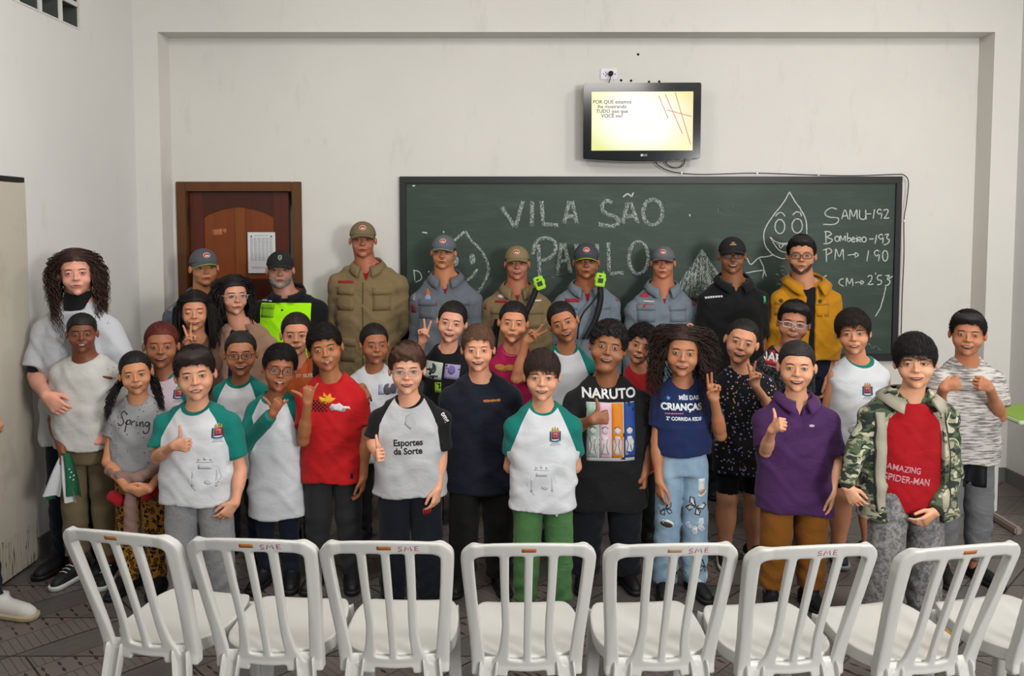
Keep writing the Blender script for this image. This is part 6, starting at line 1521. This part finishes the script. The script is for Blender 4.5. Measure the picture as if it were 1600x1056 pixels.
i30 = kid('boy in black t-shirt with white lettering over four coloured panels', 322, (950, 500, 578), (880, 1018, 618), '87573b', hair='afro', hc='0d0909', hairp=dict(t=.075), group=G2, mouth='smile', roll=10, nod=-6, cheek=1.3, fw=1.08, fat=1.28, dbl=1, top=dict(mat=cloth('black_t_shirt', '151618', bumps=.28), hem=790, sleeve='short', slt=.9, slf=1.25, w=(.88, .86, .90), wr=.005), bottom=dict(mat=cloth('dark_jeans', '14171d'), wide=1.1),
     L=dict(e=(888, 672, -.05), w=(926, 656, -.19), pose='thumb', f=(.95, -.1, .2), n=(.15, .9, .0)), R=dict(e=(1010, 692, .02), w=(1008, 738, -.05), pose='fist', f=(-.05, -.1, -1), n=(-.9, .3, 0)))
prt(i30, 'lettering', sh_text('NARUTO', 21, 0, 0, 'CENTER', .03, sx=1.0, maxe=4), 954, 619, P_('print_white', 'd2d2d4'), .0015)
pw_ = 19.0
pb = prt(i30, 'print_backing', sh_rect(77, 92, 12, 12), 955, 676, P_('panel_white', 'c6c6c8'), .0012)
for q, c in enumerate(('8fa898', 'c9a5b5', 'cc7a16', '1d3f86')):
    pp = prt(i30, 'colour_panel', sh_rect(18.2, 86, 3, 12), 926.5 + q * 19.3, 674, P_('panel_%s' % ['green', 'pink', 'orange', 'blue'][q], c), .0022, parent=pb)
    prt(i30, 'panel_drawing', sh_join(sh_star([(-7, -36), (-7, -14), (-3, -6), (3, -6), (7, -14), (7, -36)], 3), sh_ell(5, 6, 0, 3, 14, 2)), 926.5 + q * 19.3, 676, P_('panel_pale_shape', 'b9b6b6'), .003, parent=pb)
    prt(i30, 'panel_lines', sh_join(sh_line([(-5, -8), (-2, -20), (-5, -34)], 1), sh_line([(4, -10), (2, -22), (5, -34)], 1), sh_line([(-5, 6), (0, 9), (5, 6)], 1.6)), 926.5 + q * 19.3, 676, P_('panel_ink%d' % q, ['2f4438', '8a6a78', 'a04a10', '162b5c'][q]), .0038, parent=pb)
i31 = kid('girl with big curly hair in navy t-shirt and light ripped butterfly jeans', 330, (1067, 506, 586), (1018, 1118, 616), 'a06c4d', hair='curly', hc='22130e', hairp=dict(t=.05, hl=.26), group=G2, mouth='smile', roll=3, top=dict(mat=cloth('navy_crop_t_shirt', '1a2850', bumps=.25), hem=708, sleeve='short', w=(.86, .80, .84)), bottom=dict(mat=cloth('light_jeans', '86a0b6', pattern=pt_jeans, bumps=.3), wide=1.15, flare=1.15, hip=1.02),
     mane=dict(n=640, L=1.45, vol=.30, curl=.035, turns=8, r=.0016, front=.6),
     L=dict(e=(1026, 690, .0), w=(1030, 752, -.05), pose='relax', f=(.05, -.1, -1), n=(.9, .4, 0)), R=dict(e=(1126, 680, -.05), w=(1116, 624, -.15), pose='two', f=(-.1, -.1, 1), n=(0, -1, 0), S=(1106, 630, .01)))
v, f = tube([np.array(W(1078, 509, i31['d'] - .03)) - i31['base'] + np.array((math.cos(q), 0, math.sin(q) * .7)) * .012 for q in np.linspace(0, 2 * PI, 14, endpoint=False)], .005, 6, True); link('hair_tie', v, f, P_('hair_tie_pink', 'b9766c'), i31['par'])
for txt, sz, x, y, c, r in (('MÊS DAS', 9, 1079, 624, 'c5cbd6', .0), ('CRIANÇAS', 14.5, 1067, 638, 'd2d6dc', -.0), ('2ª CORRIDA KIDS', 7.6, 1070, 656, 'c5cbd6', 0)):
    prt(i31, 'lettering', sh_text(txt, sz, 0, 0, 'CENTER', .05, sx=.92, maxe=3), x, y, P_('print_' + c, c), .0018, rot=r)
prt(i31, 'lettering', sh_join(*[sh_rect(2.4, 2.4, 1, 1, -14 + 3.2 * q, 0) for q in range(9)]), 1056, 648, P_('print_rose', 'b0708c'), .0016, rot=.05)
star = lambda r: sh_star([(r * (1 if q % 2 == 0 else .45) * math.sin(q * PI / 5), r * (1 if q % 2 == 0 else .45) * math.cos(q * PI / 5)) for q in range(10)], 1)
for x, y, c in ((1047, 625, '5a8fd0'), (1096, 655, '5a8fd0')): prt(i31, 'star_print', star(4), x, y, P_('print_star', c), .0016)
def butterfly(info, px, py, k, rot, col, edge):
    W1 = [(1, 1), (10, 12), (15, 10), (12, 2), (2, 0)]; W2 = [(1, 0), (10, -2), (11, -9), (5, -11)]
    S, T = [], []
    for sx in (-1, 1):
        for w_ in (W1, W2):
            P = [(sx * a * k, b * k) for a, b in w_]; S.append(sh_star(P, 2)); T.append(sh_line(P + [P[0]], 1.5 * k)); T.append(sh_line([P[0], ((P[1][0] + P[2][0]) / 2, (P[1][1] + P[2][1]) / 2)], .9 * k))
    a = prt(info, 'butterfly_patch', sh_join(*S), px, py, P_('butterfly', col), .0015, 'tt', rot=rot)
    if a: prt(info, 'butterfly_lines', sh_join(*T), px, py, P_('butterfly_edge' + edge, edge), .0025, 'tt', a, rot=rot)
butterfly(i31, 1090, 796, 1.0, -.5, 'c9c8c4', '15171a'); butterfly(i31, 1092, 828, .95, .4, 'b9c2cb', 'd6dade'); butterfly(i31, 1042, 800, .8, .3, '8fa6b8', '1c2228'); butterfly(i31, 1106, 893, .8, -.4, '7e99b0', '15171a'); butterfly(i31, 1066, 903, .8, .5, 'c9c8c4', '15171a'); butterfly(i31, 1105, 918, .8, .3, 'c3ccd4', 'd6dade')
sk_ = skin('a06c4d')
prt(i31, 'jeans_tear', sh_ell(8, 4, 0, 0, 12, 2, .5), 1101, 776, P_('thread_white', 'c7ccd0'), .0012, 'tt'); prt(i31, 'jeans_tear', sh_ell(6, 3, 0, 0, 12, 2, .6), 1101, 773, sk_, .002, 'tt'); prt(i31, 'jeans_tear', sh_rect(11, 22, 3, 4), 1099, 762, P_('thread_white', 'c7ccd0'), .0012, 'tt')
prt(i31, 'jeans_tear', sh_ell(12, 7, 0, 0, 12, 2, -.2), 1044, 823, P_('thread_white', 'c7ccd0'), .0012, 'tt'); prt(i31, 'jeans_tear', sh_ell(10, 4.5, 0, 0, 12, 2, -.2), 1044, 824, P_('shadow_cloth', '3a2f2c'), .002, 'tt')
i32 = kid('girl in black t-shirt with tiny hearts and black shorts, making a peace sign', 302, (1159, 494, 566), (1112, 1212, 594), 'b98466', hair='tied', hc='15100e', group=G2, mouth='grin', roll=13, hairp=dict(t=.012), cx=1160, top=dict(mat=cloth('hearts_t_shirt', '101113', pattern=pt_hearts), hem=738, sleeve='short', slt=.8, slf=1.3, w=(.84, .82, .84)), bottom=dict(mat=cloth('black_shorts', '0d0e14'), cut=.37),
     L='back', R=dict(e=(1212, 650, -.04), w=(1180, 603, -.15), pose='v', f=(-.08, -.1, 1), n=(0, -1, 0)), shoes=dict(col='17181a', sole='cfcdc6', lace='d5d2cb', hi=.12))
# ================================================================ children, front row
i22 = kid('boy in plain white t-shirt and beige trousers in front of the curly haired woman', 318, (128, 487, 549), (76, 186, 572), '6a3e28', hair='buzz', hc='0a0807', hairp=dict(t=.025, hl=.22), group=G1, mouth='teeth', fat=1.18, cheek=1.15, iris='120a08', top=dict(mat=cloth('cream_t_shirt', 'bdbbb6', bumps=.28), hem=697, sleeve='short', slt=.8, slf=1.25, w=(.86, .86, .84), belly=1.08, wr=.005), bottom=dict(mat=cloth('beige_trousers', '6d5f47'), wide=1.0, cut=.13),
     L=dict(e=(86, 656, .03), w=(97, 700, -.10), pose='fist', f=(.05, -.2, -1), n=(.8, .4, 0)), R='back', shoes=dict(col='17191d', sole='c9c9c6', lace='b9b9b4'), hs=.98)
prt(i22, 'shirt_print', sh_join(sh_ell(9, 2.2, 0, 0, 14, 2, -.35), sh_line([(4, 9), (8, 12), (12, 8)], 1.2), sh_line([(8, -8), (13, -11), (10, -4)], 1.2)), 160, 594, P_('print_rust', '6e3a22'), .0014); prt(i22, 'shirt_print', sh_join(sh_line([(-2, 12), (4, 14), (9, 10), (14, 14)], 1.6), sh_line([(10, 2), (16, 0), (17, -8)], 2)), 159, 593, P_('print_black', '1a0c10'), .0014)
for sg in (0,): pass
i23 = kid('girl in grey Spring t-shirt and leopard print trousers with a pink sweatshirt at her waist', 328, (212, 546, 614), (164, 262, 644), 'b07a5a', hair='tied', hc='100c0b', hairp=dict(t=.028), group=G1, mouth='smile', roll=-6, cheek=1.1, top=dict(mat=cloth('grey_spring_t_shirt', '8e9092', pattern=pt_spring), hem=736, sleeve='short', slt=.42, w=(.82, .80, .84)), bottom=dict(mat=cloth('leopard_trousers', 'a8772c', pattern=pt_leopard), waist=740),
     locks=[('b', [(196, 590, .06), (178, 612, .03), (172, 628, -.05), (166, 645, -.07)], 90, .0022, (.02, .022, .020, .008), .006, 4), ('b', [(236, 580, .06), (246, 610, .05), (254, 635, .0)], 70, .0022, (.02, .02, .012), .006, 4)],
     L=dict(e=(168, 722, -.02), w=(198, 762, -.17), pose='cup', f=(.9, -.1, -.3), n=(.1, .8, .4)), R=dict(e=(264, 724, -.02), w=(234, 764, -.17), pose='cup', f=(-.9, -.1, -.2), n=(-.1, .8, .4)))
spr = [[(12, 12), (6, 16), (1, 12), (5, 6), (9, 0), (4, -5), (-1, -2)], [(12, -2), (14, 4), (13, -14)], [(13, 2), (18, 5), (19, -1), (13, -2)], [(21, 4), (22, -3)], [(22, 1), (25, 4), (27, 3)], [(29, 4), (30, -3), (32, -1)], [(29.5, 7), (30.2, 8)], [(34, 4), (35, -3)], [(35, 0), (38, 4), (40, 0), (41, -4)], [(48, 3), (44, 4), (43, -1), (47, -2), (49, 3), (49, -10), (44, -14), (41, -10)]]
prt(i23, 'lettering', sh_join(*[sh_line(spline([np.array(p) for p in q], 5) if len(q) > 2 else q, 1.5) for q in spr]), 181, 661, P_('print_ink', '17171a'), .0016, rot=-.1)
PINK = cloth('pink_sweatshirt', '83685f', bumps=.35)
def solid(info, name, mat, caps, k=.012, vox=.007, wob=.003, flat=None):
    P = np.array([q for c in caps for q in c[:2]]); r = max(max(c[2], c[3]) for c in caps) + .03
    F = Field(P.min(0) - r, P.max(0) + r, vox, vox)
    for c in caps: F.cap(c[0], c[1], c[2], c[3], k)
    X, Y, Z = np.meshgrid(*F.ax, indexing='ij', sparse=True); F.F += (wob * np.sin(X * 90 + Z * 60) * np.sin(Z * 70 + Y * 50)).astype(np.float32)
    v, q = F.mesh(); return link(name, v, q, mat, info['par'] if info else None)
L_ = lambda info, px, py, dy: np.array(W(px, py, info['d'] + dy)) - info['base']
tie = [(L_(i23, 170, 735, -.07), L_(i23, 190, 745, -.115), .022, .024), (L_(i23, 190, 745, -.115), L_(i23, 214, 748, -.12), .024, .028), (L_(i23, 214, 748, -.12), L_(i23, 240, 735, -.10), .026, .026), (L_(i23, 240, 735, -.10), L_(i23, 258, 728, -.06), .024, .022)]
solid(i23, 'tied_sweatshirt', PINK, tie); solid(i23, 'sweatshirt_sleeve', PINK, [(L_(i23, 205, 750, -.125), L_(i23, 203, 790, -.135), .022, .026), (L_(i23, 203, 790, -.135), L_(i23, 205, 835, -.13), .026, .032)])
REDB = cloth('red_cloth', '8f0f1c', bumps=.3); solid(i23, 'red_hip_bundle', REDB, [(L_(i23, 178, 776, -.10), L_(i23, 188, 782, -.11), .030, .028)]); solid(i23, 'red_hip_bundle', REDB, [(L_(i23, 228, 776, -.10), L_(i23, 262, 762, -.07), .022, .026)])
i24 = kid('boy in green and white school shirt and grey sweatpants giving a thumbs up', 348, (305, 539, 623), (240, 372, 652), 'bd8a6e', hair='short', hc='1b120e', hairp=dict(t=.055, hl=.22, top=.03), group=G1, mouth='teeth', roll=-5, fat=1.05, open=1.15, top=dict(mat=UNI, hem=784, sleeve='short', slt=.72, slf=1.25, w=(.84, .84, .86), belly=1.02, wr=.005), bottom=dict(mat=cloth('grey_sweatpants', '707073', pattern=pt_heather, bumps=.3), wide=1.1),
     L=dict(e=(246, 714, -.02), w=(272, 696, -.17), pose='thumb', f=(.85, -.25, .05), n=(.1, .9, .0)), R=dict(e=(376, 735, .0), w=(368, 786, -.06), pose='relax', f=(-.6, -.3, -.7), n=(-.3, .8, .3)))
crest(i24, 336, 678, 1.0); faint_print(i24, 318, 742, 1.0, -.05)
i27 = kid('boy with clear glasses in white and black football shirt giving a thumbs up', 345, (636, 535, 613), (577, 702, 646), 'c79377', hair='short', hc='3a2418', hairp=dict(t=.06, hl=.22, top=.07, wob=.012, flow=(.3, -.6, .4)), group=G1, mouth='smile', glasses=dict(col='8f8f92', h=.070, e=2.6, r=.0075), top=dict(mat=cloth('football_shirt', 'b2b3b6', [('slv', .0, '141417'), ('rag', .012, '141417'), ('nk', .006, '141417')], bumps=.25), hem=772, sleeve='short', slt=.85, slf=1.3, w=(.84, .82, .86), wr=.005), bottom=dict(mat=cloth('dark_navy_trousers', '11151f'), wide=1.1),
     L=dict(e=(582, 690, -.0), w=(590, 712, -.16), pose='thumb', f=(.15, -.8, .25), n=(.9, .2, .1)), R=dict(e=(690, 706, .01), w=(685, 762, -.04), pose='relax', f=(-.2, -.2, -1), n=(-.8, .5, 0)))
for txt, x, y in (('Esportes', 637, 693), ('da Sorte', 637, 706)): prt(i27, 'lettering', sh_text(txt, 14.5, 0, 0, 'CENTER', .03, sx=.92, maxe=4), x, y, P_('print_black2', '17171a'), .0016, rot=.03)
prt(i27, 'faint_crest', sh_star([(-8, 8), (0, 13), (8, 8), (9, -4), (0, -12), (-9, -4)], 3), 640, 661, P_('crest_pale', 'a4a6aa'), .0012); prt(i27, 'sleeve_text', sh_text('bmg', 10, 0, 0, 'CENTER', .02, maxe=4), 694, 657, P_('print_white', 'd2d2d4'), .002, rot=-1.0)
prt(i27, 'trouser_text', sh_join(*[sh_rect(2.2, 9, 1, 2, -7 + 3.6 * q, .3 * q, -.1) for q in range(4)]), 668, 801, P_('print_red', 'b01c22'), .002, 'tt', rot=.1)
i29 = kid('boy with dark fringe in green and white school shirt and green sweatpants, arms behind', 352, (847, 544, 623), (790, 908, 656), 'bf8d70', hair='fringe', hc='2a1b14', hairp=dict(t=.05, hl=.20), group=G1, mouth='smile', top=dict(mat=UNI, hem=794, sleeve='short', slt=.68, slf=1.22, w=(.82, .80, .84), wr=.006), bottom=dict(mat=cloth('green_sweatpants', '4a7444', bumps=.35), wide=1.05, cut=.07), L='back', R='back')
crest(i29, 868, 682, 1.0); faint_print(i29, 846, 752, .9, .0)
prt(i29, 'trouser_print', sh_join(sh_line([(-14, 6), (-4, 2), (6, 3), (16, 10)], 4), sh_line([(-12, -2), (0, -5), (14, 0)], 3), sh_ell(4, 4, 2, -11)), 868, 797, P_('print_dark2', '2a3a2c'), .002, 'tt'); prt(i29, 'trouser_print', sh_ell(2.6, 2.6, 0, 0), 870, 808, P_('print_white', 'd2d2d4'), .004, 'tt')
i33 = kid('boy in purple polo shirt and mustard trousers giving a thumbs up', 345, (1245, 531, 609), (1180, 1312, 648), 'c08c6d', hair='buzz', hc='14100e', hairp=dict(t=.025, hl=.24), group=G1, mouth='grin', top=dict(mat=cloth('purple_polo', '42234f', bumps=.28), hem=798, sleeve='short', slt=.85, slf=1.3, neck='open', vw=.32, vz=.10, w=(.84, .84, .88), tilt=-.10, name='polo_shirt', wr=.005), bottom=dict(mat=cloth('mustard_trousers', '7d4d14', bumps=.3), wide=1.05, cut=.10),
     L=dict(e=(1196, 705, -.03), w=(1206, 672, -.17), pose='thumb', f=(.30, -.6, .55), n=(.85, .3, -.3)), R=dict(e=(1306, 715, .01), w=(1300, 770, -.03), pose='relax', f=(-.15, -.15, -1), n=(-.9, .4, 0)))
PUR = cloth('purple_collar', '4a2858'); collar(i33, PUR, 20, .004, .045, .040, .030); 
for y in (632, 645): prt(i33, 'button', sh_ell(2.4, 2.4), 1245, y, P_('button_pale', 'c4b9c4', .4), .003)
prt(i33, 'small_emblem', sh_ell(4.5, 2), 1271, 667, P_('emblem_pale', 'a596a8'), .0016)
i34 = kid('boy with wavy dark hair in white sleeveless school shirt with green trim', 300, (1333, 482, 552), (1292, 1398, 578), 'b98161', hair='mop', hc='1d130f', hairp=dict(t=.07, hl=.20), group=G2, mouth='teeth', roll=-5, top=dict(mat=SLEEVELESS, hem=698, sleeve='none', w=(.80, .80, .84), infl=.012), bottom=dict(mat=BLACK, cut=.40), L=dict(e=(1290, 650, .05), w=(1296, 700, .02), pose='relax'), R='down', shoes=dict(col='232a3c', sole='8f8f8c'))
crest(i34, 1357, 610, .9); prt(i34, 'faded_print', sh_ell(14, 10), 1340, 672, P_('faded_print', 'afb1b5'), .0008)
CAMO = cloth('camouflage_fleece', '3c4a38', pattern=pt_camo, bumps=.35); LIN = cloth('fleece_lining', 'a39d8c')
i35 = kid('smiling boy in camouflage jacket over red superhero t-shirt', 362, (1430, 520, 604), (1352, 1496, 642), 'c49273', hair='mop', hc='100c0b', hairp=dict(t=.07, hl=.17), group=G1, mouth='smile', roll=-5, top=dict(mat=cloth('red_spider_t_shirt', '9c0c16', bumps=.3), hem=796, sleeve='none', infl=.006, w=(.74, .74, .78), wr=.004), jacket=dict(mat=CAMO, hem=806, sleeve='long', infl=.030, open=([-.7, -.10, 0, .05], [.122, .122, .104, .10], [-.012, -.012, 0, 0]), slf=1.35, name='jacket', w=(.86, .86, .92), wr=.006),
     bottom=dict(mat=cloth('grey_mottled_trousers', '7a7979', pattern=pt_mottle), wide=1.15, waist=790), L=dict(e=(1338, 700, .0), w=(1322, 762, -.07), pose='relax', f=(.55, -.2, -.8), n=(.4, .8, .2)), R=dict(e=(1488, 738, .0), w=(1462, 800, -.10), pose='relax', f=(-.8, -.2, -.5), n=(-.3, .8, .3)), shoes=dict(col='8a6a2a', sole='b9ad96'), footL=(-.05, -.10))
for txt, sz, x, y in (('AMAZING', 14, 1416, 735), ('SPIDER-MAN', 15.5, 1421, 752)): prt(i35, 'lettering', sh_text(txt, sz, 0, 0, 'CENTER', .02, sx=.80, maxe=4), x, y, P_('print_pink', 'b9848c'), .0016, rot=-.13)
for sx in (-1, 1):
    prt(i35, 'jacket_lining', sh_line(spline([(sx * 46 - 2, 66), (sx * 48, 20), (sx * 50, -40), (sx * 47, -92)], 8), 13), 1428, 712, LIN, .006, 'jt', th=.006)
    prt(i35, 'zip', sh_line(spline([(sx * 54 - 2, 66), (sx * 56, 20), (sx * 57, -40), (sx * 54, -92)], 8), 2), 1428, 712, P_('zip_dark', '22261f'), .007, 'jt', th=.006)
collar(i35, LIN, 34, .030, .030, .045, .030, 'jacket_collar')
for sd in 'LR':
    S_, E_, W_, _ = i35['arms'][sd]; dd = (W_ - E_) / np.linalg.norm(W_ - E_); solid(i35, 'jacket_cuff', cloth('dark_rib', '262b20'), [(W_ - dd * .045, W_ - dd * .012, .030, .027)], wob=0)
i36 = kid('boy in mottled grey t-shirt holding both hands before his chest', 318, (1512, 483, 554), (1456, 1573, 586), 'a56f50', hair='short', hc='0f0c0b', hairp=dict(t=.045, hl=.24, top=.02), group=G2, mouth='grin', roll=2, cheek=1.1, fat=1.05, top=dict(mat=cloth('melange_t_shirt', 'b0aca8', pattern=pt_melange), hem=720, sleeve='short', slt=.75, slf=1.3, w=(.84, .82, .84)), bottom=dict(mat=cloth('grey_jeans', '67686b', bumps=.35), wide=1.0, cut=.10),
     L=dict(e=(1464, 640, -.03), w=(1474, 606, -.17), pose='fist', f=(.75, -.3, .35), n=(.1, .9, -.1)), R=dict(e=(1562, 650, -.03), w=(1546, 606, -.17), pose='fist', f=(-.75, -.3, .35), n=(-.1, .9, -.1)), shoes=dict(col='121214', sole='121214', hi=.13))
prt(i36, 'pocket_patch', sh_rect(34, 42, 5, 6), 1531, 745, plain('black_leather', '16161a', .4), .008, 'tt', th=.008)
# flag held by the boy at the left
fl_ = empty('cloth_flag', i22['base'], 'small white and green cloth flag hanging from the hand of the boy in beige trousers', 'flag')
def drape(name, pts, wd, mat):
    V = []; P = spline([L_(i22, *p) for p in pts], 6); n = len(P)
    for i, p in enumerate(P):
        w_ = np.interp(i, [0, n - 1], wd)
        for j in range(9): a = j / 8 - .5; V.append(p + np.array((a * w_, .010 * math.sin(a * 7 + i * .1) * (i / n + .3), -.0 - abs(a) * .0)))
    N = len(V); V += [v + np.array((0, .003, 0)) for v in V]; F = []
    for i in range(n - 1):
        for j in range(8): q = i * 9 + j; F += [(q, q + 1, q + 10, q + 9), (q + N, q + 9 + N, q + 10 + N, q + 1 + N)]
    return link(name, V, F, mat, fl_)
drape('white_cloth', [(98, 712, -.13), (90, 740, -.14), (82, 775, -.14)], (.03, .085), cloth('flag_white', 'c3c6c8')); drape('white_cloth', [(100, 712, -.14), (104, 750, -.15), (112, 785, -.15)], (.03, .06), cloth('flag_white', 'c3c6c8'))
drape('green_cloth', [(104, 708, -.15), (112, 740, -.16), (117, 775, -.155)], (.04, .075), cloth('flag_green', '1e5a3c')); drape('green_cloth', [(84, 750, -.12), (80, 780, -.12)], (.03, .05), cloth('flag_green', '1e5a3c'))
v, f = sh_join(*[sh_rect(3, 1.6, 1, 1, a, b, .6) for a, b in ((0, 0), (4, -5), (-2, -8), (3, -12), (-3, 5))]); q = L_(i22, 111, 738, -.178); lay('flag_print', (v, f), P_('print_white', 'd2d2d4'), fl_, None, q, (.003, 0, 0), (0, 0, .003), .001, .001)
# person standing mostly outside the frame on the left
iX = person('person', dict(kid=False, s=352, fat=.8, head=(-50, 340, 412), sh=(-80, -25, 450), skin='a8765c', hair='short', mouth='closed', label='person cut off by the left frame edge, only a white sneaker showing', group='adults without uniform at the back', top=dict(mat=CHAR, hem=640, sleeve='short'), bottom=dict(mat=NAVY, waist=630), zcr=.8, H=1.7, coarse=.02, fine=.006,
     footR=(.03, .0), shoes=dict(col='c9c7c2', sole='a89b7e', yawR=62), R=dict(e=(-32, 590, .0), w=(-16, 640, -.05), pose='relax', f=(.4, -.1, -1), n=(-.8, .2, 0))))
